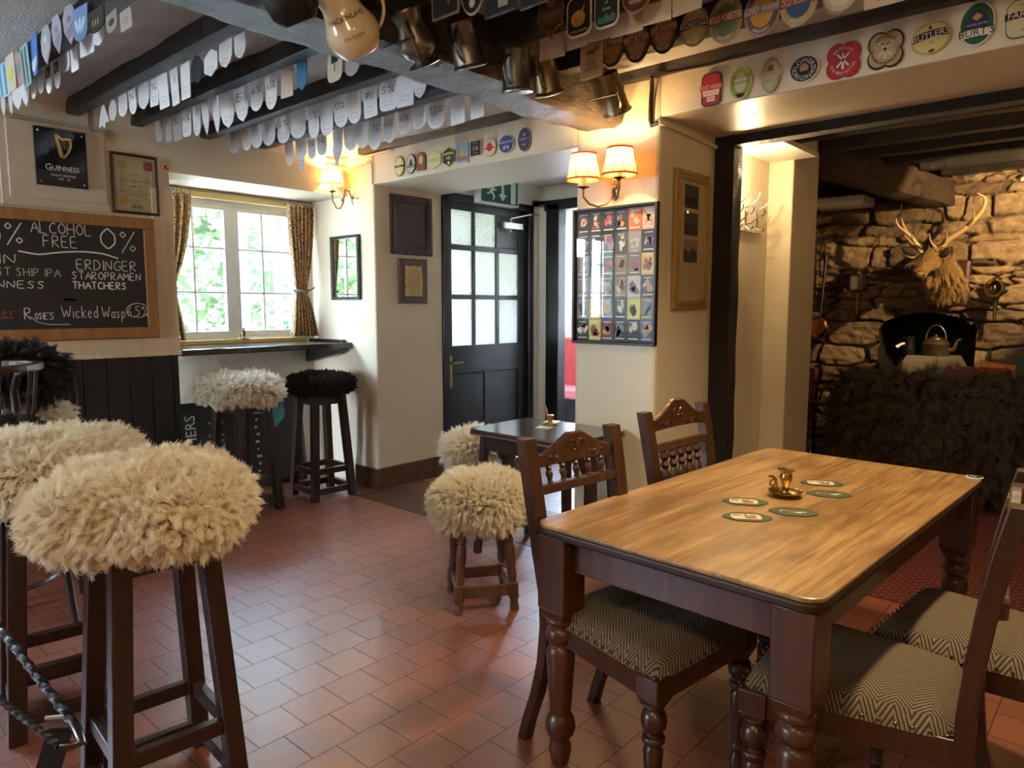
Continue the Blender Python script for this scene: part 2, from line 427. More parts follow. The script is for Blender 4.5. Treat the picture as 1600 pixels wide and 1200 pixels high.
# ---------------------------------------------------------------- mesh building
I4 = Matrix.Identity(4)
def T(x, y, z): return Matrix.Translation((x, y, z))
def Rx(a): return Matrix.Rotation(a, 4, 'X')
def Ry(a): return Matrix.Rotation(a, 4, 'Y')
def Rz(a): return Matrix.Rotation(a, 4, 'Z')
class MB:
    def __init__(s): s.v, s.f, s.m, s.cur = [], [], [], 0
    def add(s, vs, fs, X=I4):
        o = len(s.v)
        s.v += [X @ Vector(p) for p in vs]
        s.f += [tuple(i + o for i in f) for f in fs]
        s.m += [s.cur] * len(fs)
        return s
    def mat(s, k): s.cur = k; return s
    def box(s, lo, hi, X=I4):
        x0, y0, z0 = lo; x1, y1, z1 = hi
        return s.add([(x0, y0, z0), (x1, y0, z0), (x1, y1, z0), (x0, y1, z0), (x0, y0, z1), (x1, y0, z1), (x1, y1, z1), (x0, y1, z1)],
                     [(0, 3, 2, 1), (4, 5, 6, 7), (0, 1, 5, 4), (1, 2, 6, 5), (2, 3, 7, 6), (3, 0, 4, 7)], X)
    def frustum(s, lo, hi, z0, z1, X=I4):   # lo, hi: (cx,cy,hx,hy) bottom / top
        a, b = lo, hi
        vs = [(c[0] + sx * c[2], c[1] + sy * c[3], z) for c, z in ((a, z0), (b, z1)) for sx, sy in ((-1, -1), (1, -1), (1, 1), (-1, 1))]
        return s.add(vs, [(0, 3, 2, 1), (4, 5, 6, 7), (0, 1, 5, 4), (1, 2, 6, 5), (2, 3, 7, 6), (3, 0, 4, 7)], X)
    def prism(s, pts, h, X=I4, z0=0.0):     # outline in local xy, extruded z0..z0+h
        n = len(pts)
        ar = sum(pts[i][0] * pts[(i + 1) % n][1] - pts[(i + 1) % n][0] * pts[i][1] for i in range(n))
        if ar < 0: pts = pts[::-1]
        vs = [(p[0], p[1], z0) for p in pts] + [(p[0], p[1], z0 + h) for p in pts]
        if h == 0: return s.add(vs[:n], [tuple(range(n))], X)
        return s.add(vs, [tuple(range(n - 1, -1, -1)), tuple(range(n, 2 * n))] + [(i, (i + 1) % n, n + (i + 1) % n, n + i) for i in range(n)], X)
    def lathe(s, prof, seg=20, X=I4, cap=True):
        vs, fs = [], []
        for r, z in prof:
            for k in range(seg):
                a = 2 * PI * k / seg
                vs.append((r * math.cos(a), r * math.sin(a), z))
        for j in range(len(prof) - 1):
            for k in range(seg):
                k2 = (k + 1) % seg
                fs.append((j * seg + k, j * seg + k2, (j + 1) * seg + k2, (j + 1) * seg + k))
        if cap:
            fs.append(tuple(range(seg - 1, -1, -1)))
            o = (len(prof) - 1) * seg
            fs.append(tuple(range(o, o + seg)))
        return s.add(vs, fs, X)
    def tube(s, pts, r, seg=8, X=I4, sq=None, twist=0.0):
        pts = [Vector(p) for p in pts]
        n = len(pts)
        rs = r if isinstance(r, (list, tuple)) else [r] * n
        up = None; vs, fs = [], []
        for i, p in enumerate(pts):
            t = (pts[min(i + 1, n - 1)] - pts[max(i - 1, 0)]).normalized()
            if up is None:
                up = Vector((0, 0, 1)) if abs(t.z) < 0.9 else Vector((1, 0, 0))
            a = t.cross(up).normalized(); b = a.cross(t).normalized(); up = b
            for k in range(seg):
                q = 2 * PI * k / seg + twist * i
                vs.append(p + (a * math.cos(q) + b * math.sin(q)) * rs[i])
        for i in range(n - 1):
            for k in range(seg):
                k2 = (k + 1) % seg
                fs.append((i * seg + k, i * seg + k2, (i + 1) * seg + k2, (i + 1) * seg + k))
        fs.append(tuple(range(seg - 1, -1, -1))); fs.append(tuple(range((n - 1) * seg, n * seg)))
        return s.add(vs, fs, X)
    def ball(s, c, r, seg=14, rings=9, X=I4):
        rx, ry, rz = r if isinstance(r, (tuple, list)) else (r, r, r)
        vs = [(c[0] + rx * math.sin(PI * j / rings) * math.cos(2 * PI * k / seg), c[1] + ry * math.sin(PI * j / rings) * math.sin(2 * PI * k / seg), c[2] - rz * math.cos(PI * j / rings)) for j in range(1, rings) for k in range(seg)]
        n = len(vs)
        vs += [(c[0], c[1], c[2] - rz), (c[0], c[1], c[2] + rz)]
        fs = [(j * seg + k, j * seg + (k + 1) % seg, (j + 1) * seg + (k + 1) % seg, (j + 1) * seg + k) for j in range(rings - 2) for k in range(seg)]
        fs += [(n, (k + 1) % seg, k) for k in range(seg)]
        o = (rings - 2) * seg
        fs += [(n + 1, o + k, o + (k + 1) % seg) for k in range(seg)]
        return s.add(vs, fs, X)
    def grid(s, P, X=I4, closed=False):     # P: list of rows of points
        R, C = len(P), len(P[0])
        vs = [p for row in P for p in row]
        fs = [(i * C + j, i * C + (j + 1) % C, (i + 1) * C + (j + 1) % C, (i + 1) * C + j) for i in range(R - 1) for j in range(C if closed else C - 1)]
        return s.add(vs, fs, X)
    def build(s, name, mats, parent=None, smooth=False, bevel=0.0, X=None, sub=0, angle=40):
        me = bpy.data.meshes.new(name)
        me.from_pydata([tuple(p) for p in s.v], [], s.f)
        mats = mats if isinstance(mats, (list, tuple)) else [mats]
        for m in mats: me.materials.append(m)
        if len(mats) > 1: me.polygons.foreach_set('material_index', s.m)
        if smooth:
            me.polygons.foreach_set('use_smooth', [True] * len(me.polygons))
            me.set_sharp_from_angle(angle=math.radians(angle))
        me.update()
        o = bpy.data.objects.new(name, me)
        COL.objects.link(o)
        if X is not None: o.matrix_world = X
        if parent is not None: o.parent = parent
        if bevel:
            b = o.modifiers.new('bevel', 'BEVEL'); b.width = bevel; b.segments = 2; b.limit_method = 'ANGLE'; b.angle_limit = math.radians(40)
        if sub:
            q = o.modifiers.new('subdivision', 'SUBSURF'); q.levels = sub; q.render_levels = sub
        return o

def tag(o, label, cat, group=None):
    o['label'] = label; o['category'] = cat
    if group: o['group'] = group
    return o
def thing(name, label, cat, loc=(0, 0, 0), rz=0.0, group=None, X=None):
    o = bpy.data.objects.new(name, None)
    COL.objects.link(o)
    o.empty_display_size = 0.1
    if X is not None: o.matrix_world = X
    else:
        o.location = loc; o.rotation_euler = (0, 0, rz)
    return tag(o, label, cat, group)
def struct(o):
    o['kind'] = 'structure'; return o
def stuff(o):
    o['kind'] = 'stuff'; return o
def copy_thing(src, label, loc, rz, group=None):
    kids = [k for k in bpy.data.objects if k.parent == src]
    r = src.copy(); COL.objects.link(r)
    r.location = loc; r.rotation_euler = (0, 0, rz); r['label'] = label
    if group: r['group'] = group
    for k in kids:
        c = k.copy(); COL.objects.link(c); c.parent = r
        for g in [q for q in bpy.data.objects if q.parent == k]:
            d = g.copy(); COL.objects.link(d); d.parent = c
    return r

# outlines -----------------------------------------------------------
def ell(a, b, n=28): return [(a * math.cos(2 * PI * k / n), b * math.sin(2 * PI * k / n)) for k in range(n)]
def rrect(a, b, r, n=5):
    out = []
    for cx, cy, s in ((a - r, b - r, 0), (-a + r, b - r, 1), (-a + r, -b + r, 2), (a - r, -b + r, 3)):
        for k in range(n + 1):
            q = PI / 2 * (s + k / n)
            out.append((cx + r * math.cos(q), cy + r * math.sin(q)))
    return out
def quatre(a, b, n=48):
    out = []
    for k in range(n):
        t = 2 * PI * k / n; ph = (t % (PI / 2)) - PI / 4
        r = 0.50 * math.cos(ph) + math.sqrt(max(0, 0.56 ** 2 - (0.50 * math.sin(ph)) ** 2))
        out.append((a * r * math.cos(t), b * r * math.sin(t)))
    return out
def shapes(kind, a, b):
    if kind == 'oval': return ell(a, b)
    if kind == 'rect': return rrect(a, b, min(a, b) * 0.12, 3)
    if kind == 'round': return rrect(a, b, min(a, b) * 0.55, 5)
    if kind == 'tongue': return [(-a, b), (-a, -b * 0.3)] + [(-a * math.cos(PI * k / 12), -b * 0.3 - b * 0.7 * math.sin(PI * k / 12)) for k in range(1, 12)] + [(a, -b * 0.3), (a, b)]
    if kind == 'arch': return [(a, -b), (a, b * 0.4)] + [(a * math.cos(PI * k / 12), b * 0.4 + b * 0.6 * math.sin(PI * k / 12)) for k in range(1, 12)] + [(-a, b * 0.4), (-a, -b)]
    if kind == 'point': return [(-a, b), (-a, 0), (-a * 0.55, -b * 0.6), (0, -b), (a * 0.55, -b * 0.6), (a, 0), (a, b)]
    if kind == 'leaf': return [(-a * 0.5, b), (-a * 0.95, b * 0.4), (-a * 0.8, -b * 0.3), (0.1 * a, -b), (a * 0.8, -b * 0.3), (a * 0.95, b * 0.4), (a * 0.5, b)]
    if kind == 'hex': return [(-a, b * 0.55), (-a, -b * 0.55), (0, -b), (a, -b * 0.55), (a, b * 0.55), (0, b)]
    if kind == 'shield': return [(-a, b), (-a, -b * 0.2), (-a * 0.7, -b * 0.7), (0, -b), (a * 0.7, -b * 0.7), (a, -b * 0.2), (a, b)]
    if kind == 'quatre': return quatre(a * 1.1, b * 1.1)
    if kind == 'scallop':
        return [(a * math.cos(t) * (1 - 0.08 * (k % 2)), b * math.sin(t) * (1 - 0.08 * (k % 2))) for k, t in enumerate([2 * PI * i / 28 for i in range(28)])]
    if kind == 'bottle': return [(-a, b), (-a, 0.1 * b), (-a * 0.5, -b * 0.15), (-a * 0.4, -b), (a * 0.4, -b), (a * 0.5, -b * 0.15), (a, 0.1 * b), (a, b)]
    if kind == 'ragged': return [(-a, b), (-a * 0.9, 0.2 * b), (-a, -0.1 * b), (-a * 0.8, -0.5 * b), (-a * 0.5, -0.6 * b), (-a * 0.45, -b), (a * 0.2, -b), (a * 0.35, -0.65 * b), (a * 0.8, -0.45 * b), (a, 0.0), (a * 0.85, 0.4 * b), (a, b)]
    if kind == 'star': return [(-a * 0.8, b), (-a, 0.25 * b), (-a * 0.75, 0.15 * b), (-a * 0.9, -0.35 * b), (-a * 0.3, -0.55 * b), (0, -b), (a * 0.3, -0.55 * b), (a * 0.9, -0.35 * b), (a * 0.75, 0.15 * b), (a, 0.25 * b), (a * 0.8, b)]
    if kind == 'bird': return [(-a * 0.2, b), (-a * 0.7, 0), (-a, -0.7 * b), (-a * 0.4, -0.6 * b), (0, -b), (a * 0.3, -0.55 * b), (a, -0.6 * b), (a * 0.7, 0.1 * b), (a * 0.3, b)]
    return rrect(a, b, a * 0.1, 2)

# built-in typeface turned into small flat meshes ---------------------
_gl = {}
def glyphs(chars):
    todo = [c for c in chars if c not in _gl and c != ' ']
    if not todo: return
    tmp = []
    for c in todo + ['HH'] + ['H' + c + 'H' for c in todo]:
        cu = bpy.data.curves.new('glyph', 'FONT'); cu.body = c; cu.size = 1; cu.resolution_u = 2
        o = bpy.data.objects.new('glyph', cu); COL.objects.link(o); tmp.append(o)
    dg = bpy.context.evaluated_depsgraph_get()
    got = []
    for o in tmp:
        e = o.evaluated_get(dg); me = e.to_mesh()
        got.append(([tuple(v.co) for v in me.vertices], [tuple(p.vertices) for p in me.polygons]))
        e.to_mesh_clear()
    wd = lambda g: max(p[0] for p in g[0])
    hh = wd(got[len(todo)])
    for k, c in enumerate(todo):
        _gl[c] = (got[k][0], got[k][1], wd(got[len(todo) + 1 + k]) - hh)
    for o in tmp:
        cu = o.data; bpy.data.objects.remove(o); bpy.data.curves.remove(cu)
glyphs("ABCDEFGHIJKLMNOPQRSTUVWXYZabcdefghijklmnopqrstuvwxyz0123456789%'.,-&:")
def twidth(s, size): return sum(0.3 if c == ' ' else _gl[c][2] for c in s) * size
def text(mb, s, size, X=I4, fit=None, sx=1.0):
    wd = twidth(s, size) * sx
    if fit and wd > fit: sx *= fit / wd; wd = fit
    x = -wd / 2
    for c in s:
        if c == ' ': x += 0.3 * size * sx; continue
        v, f, adv = _gl[c]
        mb.add(v, f, X @ T(x, -0.36 * size, 0) @ Matrix.Diagonal((size * sx, size, 1, 1)))
        x += adv * size * sx
    return mb
def arc_text(mb, s, size, ra, rb, mid, top=True, X=I4):
    n = twidth(s, size); r = (ra + rb) / 2
    a = n / r / 2
    pos = -n / 2
    for c in s:
        adv = 0.3 * size if c == ' ' else _gl[c][2] * size
        q = (pos + adv / 2) / r
        ang = mid - q if top else mid + q
        if c != ' ':
            v, f, _ = _gl[c]
            rot = ang - PI / 2 if top else ang + PI / 2
            mb.add(v, f, X @ T(ra * math.cos(ang), rb * math.sin(ang), 0) @ Rz(rot) @ T(-adv / 2, -0.36 * size, 0) @ Matrix.Diagonal((size, size, 1, 1)))
        pos += adv
    return mb

# single-stroke handwriting for chalk -----------------------------------
_st = {
 'A': [[(0, 0), (.45, 1), (.9, 0)], [(.2, .4), (.75, .4)]], 'B': [[(0, 0), (0, 1), (.5, .95), (.55, .6), (0, .5), (.65, .4), (.6, .05), (0, 0)]],
 'C': [[(.75, .85), (.4, 1), (.05, .6), (.1, .2), (.45, 0), (.8, .15)]], 'D': [[(0, 0), (0, 1), (.5, .9), (.75, .5), (.5, .1), (0, 0)]],
 'E': [[(.65, 1), (0, 1), (0, 0), (.7, 0)], [(0, .52), (.55, .52)]], 'F': [[(.65, 1), (0, 1), (0, 0)], [(0, .52), (.55, .52)]],
 'G': [[(.8, .85), (.4, 1), (.05, .6), (.1, .15), (.5, 0), (.8, .2), (.8, .45), (.5, .45)]], 'H': [[(0, 0), (0, 1)], [(.75, 0), (.75, 1)], [(0, .5), (.75, .5)]],
 'I': [[(.1, 0), (.1, 1)]], 'L': [[(0, 1), (0, 0), (.65, 0)]], 'M': [[(0, 0), (.1, 1), (.45, .3), (.8, 1), (.9, 0)]], 'N': [[(0, 0), (0, 1), (.7, 0), (.75, 1)]],
 'O': [[(.4, 1), (.05, .7), (.05, .3), (.4, 0), (.75, .3), (.75, .7), (.4, 1)]], 'P': [[(0, 0), (0, 1), (.6, .95), (.6, .55), (0, .45)]],
 'R': [[(0, 0), (0, 1), (.6, .95), (.6, .6), (0, .5), (.7, 0)]], 'S': [[(.65, .85), (.3, 1), (.05, .75), (.6, .35), (.4, 0), (0, .12)]],
 'T': [[(0, 1), (.8, 1)], [(.4, 1), (.4, 0)]], 'U': [[(0, 1), (.05, .2), (.4, 0), (.7, .2), (.75, 1)]], 'V': [[(0, 1), (.4, 0), (.8, 1)]], 'W': [[(0, 1), (.25, 0), (.5, .7), (.75, 0), (1.0, 1)]],
 '0': [[(.4, 1), (.05, .7), (.05, .3), (.4, 0), (.75, .3), (.75, .7), (.4, 1)]], '%': [[(.2, 1), (.02, .85), (.2, .7), (.38, .85), (.2, 1)], [(.9, 1.05), (.1, -.1)], [(.75, .3), (.57, .15), (.75, 0), (.93, .15), (.75, .3)]],
 '6': [[(.6, 1), (.1, .5), (.1, .15), (.4, 0), (.65, .25), (.4, .5), (.1, .3)]], '5': [[(.65, 1), (.1, 1), (.08, .6), (.5, .6), (.62, .25), (.35, 0), (0, .1)]], ',': [[(.1, .05), (.02, -.15)]],
 ':': [[(.1, .6), (.16, .52)], [(.1, .12), (.16, .04)]], "'": [[(.1, 1), (.05, .8)]],
 'i': [[(.08, 0), (.08, .55)], [(.08, .75), (.1, .7)]], 'c': [[(.45, .5), (.15, .55), (.05, .25), (.2, 0), (.48, .1)]], 'k': [[(.05, 0), (.05, 1)], [(.45, .6), (.08, .28), (.48, 0)]],
 'e': [[(.05, .3), (.45, .35), (.3, .6), (.08, .45), (.08, .12), (.3, 0), (.48, .1)]], 'd': [[(.45, 1), (.45, 0)], [(.45, .45), (.15, .55), (.04, .2), (.2, 0), (.45, .15)]],
 'a': [[(.45, .55), (.45, 0)], [(.45, .45), (.15, .55), (.04, .2), (.2, 0), (.45, .15)]], 's': [[(.4, .5), (.15, .55), (.08, .38), (.4, .2), (.25, 0), (0, .08)]], 'p': [[(.05, .55), (.05, -.4)], [(.05, .45), (.35, .55), (.48, .25), (.3, 0), (.05, .12)]],
 'r': [[(.05, 0), (.05, .55)], [(.05, .35), (.3, .55), (.42, .48)]], 'o': [[(.25, .55), (.05, .3), (.25, 0), (.45, .3), (.25, .55)]], 't': [[(.2, .85), (.2, .05), (.4, 0)], [(.02, .58), (.4, .58)]],
}
def ribbon(mb, pts, wd, X):
    pts = [Vector((p[0], p[1], 0)) for p in pts]
    fine = []
    for i in range(len(pts) - 1):
        for k in range(4): fine.append(pts[i].lerp(pts[i + 1], k / 4))
    fine.append(pts[-1])
    for _ in range(1):
        fine = [fine[0]] + [(fine[i - 1] + fine[i] * 2 + fine[i + 1]) / 4 for i in range(1, len(fine) - 1)] + [fine[-1]]
    vs, n = [], len(fine)
    for i, p in enumerate(fine):
        t = (fine[min(i + 1, n - 1)] - fine[max(i - 1, 0)])
        t = t.normalized() if t.length > 1e-9 else Vector((1, 0, 0))
        q = Vector((-t.y, t.x, 0)) * wd / 2
        vs += [p + q, p - q]
    mb.add(vs, [(2 * i, 2 * i + 1, 2 * i + 3, 2 * i + 2) for i in range(n - 1)], X)
def chalk(mb, s, x, y, h, wd, X, fit=None, slant=0.0):
    adv = {'I': .35, 'i': .3, ',': .3, ':': .4, "'": .25, ' ': .55, 'W': 1.2, 'M': 1.1}
    low = 'icekdasprot'
    tot = sum(adv.get(c, .68 if c in low else 1.0) for c in s)
    sx = h * 0.82
    if fit: sx = fit / tot
    for c in s:
        for st in _st.get(c, []):
            ribbon(mb, [(x + p[0] * sx + slant * p[1] * h, y + p[1] * h) for p in st], wd, X)
        x += adv.get(c, .68 if c in low else 1.0) * sx
    return x

# fibres ---------------------------------------------------------------
def fibres(name, parent, m, P, Nn, n_cl, L, seed, droop=0.35, spread=0.55, rad=0.0009, wave=0.12, tight=0.75, steps=6, lay=0.0, jit=0.06):
    r = np.random.default_rng(seed)
    n = len(P)
    ci = r.choice(n, n_cl, replace=False)
    C, CN = P[ci], Nn[ci]
    kd = kdtree.KDTree(n_cl)
    for i, c in enumerate(C): kd.insert(c, i)
    kd.balance()
    idx = np.fromiter((kd.find(p)[1] for p in P), int, n)
    rnd = r.normal(size=(n_cl, 3))
    dirs = CN + rnd * spread + np.array([0, 0, -droop])
    if lay:
        out = CN * np.array([1, 1, 0]); dirs = dirs + out * lay
    dirs /= np.linalg.norm(dirs, axis=1)[:, None]
    # keep the locks outside the hide
    dn = (dirs * CN).sum(1)
    dirs += CN * np.clip(0.22 - dn, 0, 1)[:, None]
    dirs /= np.linalg.norm(dirs, axis=1)[:, None]
    ln = L * (0.7 + 0.6 * r.random(n_cl))
    tip_c = C + dirs * ln[:, None]
    perp = np.cross(dirs, r.normal(size=(n_cl, 3))); perp /= np.linalg.norm(perp, axis=1)[:, None] + 1e-9
    ph = r.random(n_cl) * 6.28
    sl = 0.75 + 0.4 * r.random(n)
    own = P + dirs[idx] * (ln[idx] * sl)[:, None]
    tip = tight * (P + (tip_c[idx] - P) * sl[:, None]) + (1 - tight) * own + r.normal(size=(n, 3)) * L * jit
    mid = P + (Nn * 0.6 + dirs[idx] * 0.4) * (ln[idx] * 0.5)[:, None]
    out = np.empty((n, steps, 3), np.float32)
    for k in range(steps):
        t = k / (steps - 1)
        q = (1 - t) ** 2 * P + 2 * t * (1 - t) * mid + t * t * tip
        q = q + perp[idx] * (np.sin(ph[idx] + t * 7.0) * wave * ln[idx] * t)[:, None]
        out[:, k] = q
    hc = bpy.data.hair_curves.new(name)
    hc.add_curves([steps] * n)
    hc.position_data.foreach_set('vector', out.ravel())
    ra = hc.attributes.new('radius', 'FLOAT', 'POINT') if 'radius' not in hc.attributes else hc.attributes['radius']
    prof = np.array([1.0 - 0.72 * (k / (steps - 1)) ** 1.6 for k in range(steps)], np.float32) * rad
    ra.data.foreach_set('value', np.tile(prof, n).astype(np.float32))
    hc.materials.append(m)
    o = bpy.data.objects.new(name, hc); COL.objects.link(o)
    if parent is not None: o.parent = parent
    return o
def pouf_surface(n, R, Ry_, t, seed, top=1.0, lump=0.05, sqr=2.6):
    r = np.random.default_rng(seed)
    z = r.uniform(-0.9, 1, n); a = r.uniform(0, 2 * PI, n)
    ez = np.sign(z) * np.abs(z) ** 0.9
    rr = (1 - np.abs(z) ** sqr) ** (1 / sqr)
    # even out: more roots on the flat top
    k = n // 2
    rr[:k] = np.sqrt(r.random(k)) * 0.98; z[:k] = (1 - rr[:k] ** sqr) ** (1 / sqr); ez[:k] = z[:k]
    lp = 1 + lump * np.sin(3 * a + seed) + lump * 0.7 * np.sin(5 * a + 2 * seed) + lump * 0.6 * np.sin(7 * rr + 4 * a)
    P = np.stack([R * rr * np.cos(a) * lp, Ry_ * rr * np.sin(a) * lp, t * ez * (1 + 0.12 * np.sin(4 * a + 6 * rr + seed))], 1)
    N = np.stack([np.cos(a) * rr ** (sqr - 1) / R, np.sin(a) * rr ** (sqr - 1) / Ry_, np.sign(z) * np.abs(z) ** (sqr - 1) / t], 1)
    N /= np.linalg.norm(N, axis=1)[:, None]
    return P, N
def pouf_mesh(name, m, parent, R, Ry_, t, loc, seed, sqr=2.6, lump=0.05):
    rows = []
    for j in range(15):
        s = -1 + 2 * j / 14
        s = max(-0.999, min(0.999, s))
        rr = (1 - abs(s) ** sqr) ** (1 / sqr)
        row = []
        for k in range(36):
            a = 2 * PI * k / 36
            lp = 1 + lump * math.sin(3 * a + seed) + lump * 0.7 * math.sin(5 * a + 2 * seed) + lump * 0.6 * math.sin(7 * rr + 4 * a)
            row.append((R * rr * math.cos(a) * lp, Ry_ * rr * math.sin(a) * lp, t * s * (1 + 0.12 * math.sin(4 * a + 6 * rr + seed))))
        rows.append(row)
    o = MB().grid(rows, closed=True)
    o.f.append(tuple(range(35, -1, -1))); o.m.append(0); o.f.append(tuple(range(14 * 36, 15 * 36))); o.m.append(0)
    q = o.build(name, m, parent, smooth=True, angle=180)
    q.location = loc
    return q
def sheepskin(parent, loc, R, Ry_, t, kind, n, n_cl, L, seed, name='sheepskin_cover', **kw):
    core = pouf_mesh(name, M['skin_dark'] if kind in ('dark', 'black') else M['skin_cream'], parent, R * 0.97, Ry_ * 0.97, t * 0.95, loc, seed)
    P, N = pouf_surface(n, R, Ry_, t, seed)
    fibres('wool', core, M['wool_' + kind], P, N, n_cl, L, seed, **kw)
    return core
# ================================================================ the setting
YW, YB = 3.207, 3.86          # far wall: front and back face
XP, XL, XR = -4.18, -2.392, -1.878   # pier corner, pillar left, pillar right
XC, XW = -4.5, -5.0           # panelled wall, window wall
CZ = 2.52
def slab(name, boxes, m, bevel=0.0):
    b = MB()
    for lo, hi in boxes: b.box(lo, hi)
    return struct(b.build(name, m, bevel=bevel))

f = MB()
f.add([(-5.5, -3, -0.06), (2.5, -3, -0.06), (2.5, 7.5, -0.06), (-5.5, 7.5, -0.06)], [(0, 1, 2, 3)])
f.add([(-5.0, -2.5, 0), (2.2, -2.5, 0), (2.2, 3.55, 0), (-5.0, 3.55, 0)], [(0, 1, 2, 3)])
f.add([(XP, 3.55, 0), (XL, 3.55, 0), (XL, 6.2, 0), (XP, 6.2, 0)], [(0, 1, 2, 3)])
f.add([(-5.2, 5.1, 0), (XP, 5.1, 0), (XP, 6.2, 0), (-5.2, 6.2, 0)], [(0, 1, 2, 3)])
struct(f.build('floor', M['tiles']))
f = MB().box((0, 0, -0.02), (1.80, 0.62, 0.0035))
o = f.build('floor_entrance', M['quarry']); o.location = (XP, 2.985, 0); struct(o)
f = MB().box((-2.36, 3.52, -0.05), (2.2, 7.3, 0.006))
struct(f.build('floor_snug', M['carpet']))

# panelled wall on the left (with a daylight window outside the picture), bay, window wall
slab('wall_left', [((XC - 0.3, -2.5, 0), (XC, -0.6, CZ)), ((XC - 0.3, 0.38, 0), (XC, 1.915, CZ)),
                   ((XC - 0.3, -0.6, 0), (XC, 0.38, 1.20)), ((XC - 0.3, -0.6, 2.12), (XC, 0.38, CZ)),
                   ((XW - 0.3, 1.915, 2.165), (XC, YW, CZ))], M['wall'])
slab('wall_bay', [((XW - 0.25, 1.72, 0), (XW, 3.40, 1.10)), ((XW - 0.25, 1.72, 2.115), (XW, 3.40, 2.3)),
                  ((XW - 0.25, 1.72, 1.10), (XW, 2.02, 2.115)), ((XW - 0.25, 3.14, 1.10), (XW, 3.40, 2.115))], M['white_wall'])
# far wall: pier, lintels, pillar in one plane
slab('wall_far_pier', [((-5.3, YW, 0), (XP, YB, CZ))], M['wall'], 0.012)
slab('lintel_door_lobby', [((XP, YW, 2.217), (XL, YB, CZ))], M['wall'], 0.01)
slab('wall_far_pillar', [((XL, YW, 0), (XR, YB, CZ))], M['wall'], 0.018)
slab('lintel_snug', [((XR, YW, 2.288), (2.2, YB, CZ))], M['wall'], 0.008)
slab('wall_right', [((2.2, -2.5, 0), (2.35, 6.9, CZ))], M['wall'])
slab('wall_back', [((-4.8, -2.65, 0), (-4.0, -2.5, CZ)), ((-3.36, -2.65, 0), (2.35, -2.5, CZ)), ((-4.0, -2.65, 0), (-3.36, -2.5, 1.1)), ((-4.0, -2.65, 2.1), (-3.36, -2.5, CZ))], M['wall'])
w4 = bpy.data.objects.new('window_4', None); COL.objects.link(w4); struct(w4)
b = MB()
for x0, x1 in ((-4.0, -3.95), (-3.69, -3.67), (-3.41, -3.36)): b.box((x0, -2.60, 1.15), (x1, -2.55, 2.05))
for z0, z1 in ((1.1, 1.15), (1.59, 1.61), (2.05, 2.1)): b.box((-4.0, -2.595, z0), (-3.36, -2.555, z1))
b.build('window_frame', M['white'], w4, bevel=0.003)
MB().box((-3.97, -2.578, 1.12), (-3.39, -2.572, 2.08)).build('pane', M['glass'], w4)
slab('ceiling', [((-5.4, -2.65, CZ), (2.4, 3.9, CZ + 0.12))], M['artex'])
cg = []
for y in np.linspace(-2.5, YW + 0.02, 230):
    cg.append([(x, y, 2.478 + 0.010 * mnoise.noise(Vector((x * 2.5, y * 4, 0))) + 0.004 * mnoise.noise(Vector((x * 9, y * 9, 3)))) for x in np.linspace(-4.56, -2.22, 90)])
o = MB().grid([r_[::-1] for r_ in cg]).build('ceiling_bar', M['artex'], smooth=True, angle=180); struct(o)
slab('ceiling_lobby', [((-4.4, YB, 2.42), (XL + 0.05, 6.4, 2.6))], M['white_wall'])
# plaster cove where the ceiling meets the panelled wall
cv = MB()
rows = []
for y in np.linspace(-2.5, YW, 60):
    row = []
    for k in range(7):
        a = PI / 2 * k / 6
        r = 0.085 + 0.012 * math.sin(y * 5)
        row.append((XC + r - r * math.sin(a) * 1.0, y, 2.482 - r + r * math.cos(a)))
    rows.append(row)
cv.grid(rows)
struct(cv.build('trim_ceiling_cove', M['wall'], smooth=True))

# black oak: main beam, joists, wall plates
def rough_bar(name, p0, p1, hw, hh, m, seed, n=40, amp=0.012, edge=0.94):
    p0, p1 = Vector(p0), Vector(p1)
    t = (p1 - p0).normalized(); a = Vector((-t.y, t.x, 0)).normalized(); u = Vector((0, 0, 1))
    sec = []
    for s0, s1, k in ((-1, -1, 4), (1, -1, 4), (1, 1, 4), (-1, 1, 4)):
        sec.append((s0, s1))
    ring = []
    for i in range(4):
        q0, q1 = sec[i], sec[(i + 1) % 4]
        for k in range(5): ring.append((q0[0] + (q1[0] - q0[0]) * k / 5, q0[1] + (q1[1] - q0[1]) * k / 5))
    rows = []
    for i in range(n + 1):
        c = p0.lerp(p1, i / n); row = []
        for sx, sz in ring:
            q = c + a * sx * hw + u * sz * hh
            d = mnoise.noise(Vector((q.x * 3 + seed, q.y * 3, q.z * 6))) + 0.5 * mnoise.noise(Vector((q.x * 11, q.y * 11 + seed, q.z * 11)))
            e = edge if abs(sx) == 1 and abs(sz) == 1 else 1.0
            row.append(c + a * sx * (hw * e + amp * d) + u * sz * (hh * e + amp * d))
        rows.append(row)
    b = MB().grid(rows, closed=True)
    b.f.append(tuple(range(19, -1, -1))); b.m.append(0); b.f.append(tuple(range(n * 20, n * 20 + 20))); b.m.append(0)
    return struct(b.build(name, m, smooth=True, angle=50))
rough_bar('beam_main', (-2.235, -2.45, 2.43), (-2.235, YW + 0.02, 2.43), 0.145, 0.15, M['beam_main'], 3, 220, 0.014, 0.90)
JY = [1.03, 1.412, 1.745, 2.155, 2.535]
JF = [y + 0.038 for y in JY]
for k, y in enumerate(JY):
    rough_bar('joist', (-4.55, y, 2.445), (-2.36, y, 2.445), 0.036, 0.045, M['beam'], 10 + k, 60, 0.004)
for k, y in enumerate((0.55, 0.1, -0.4, -0.9, -1.5)):
    rough_bar('joist', (-4.55, y, 2.445), (-2.36, y, 2.445), 0.036, 0.045, M['beam'], 30 + k, 24, 0.004)
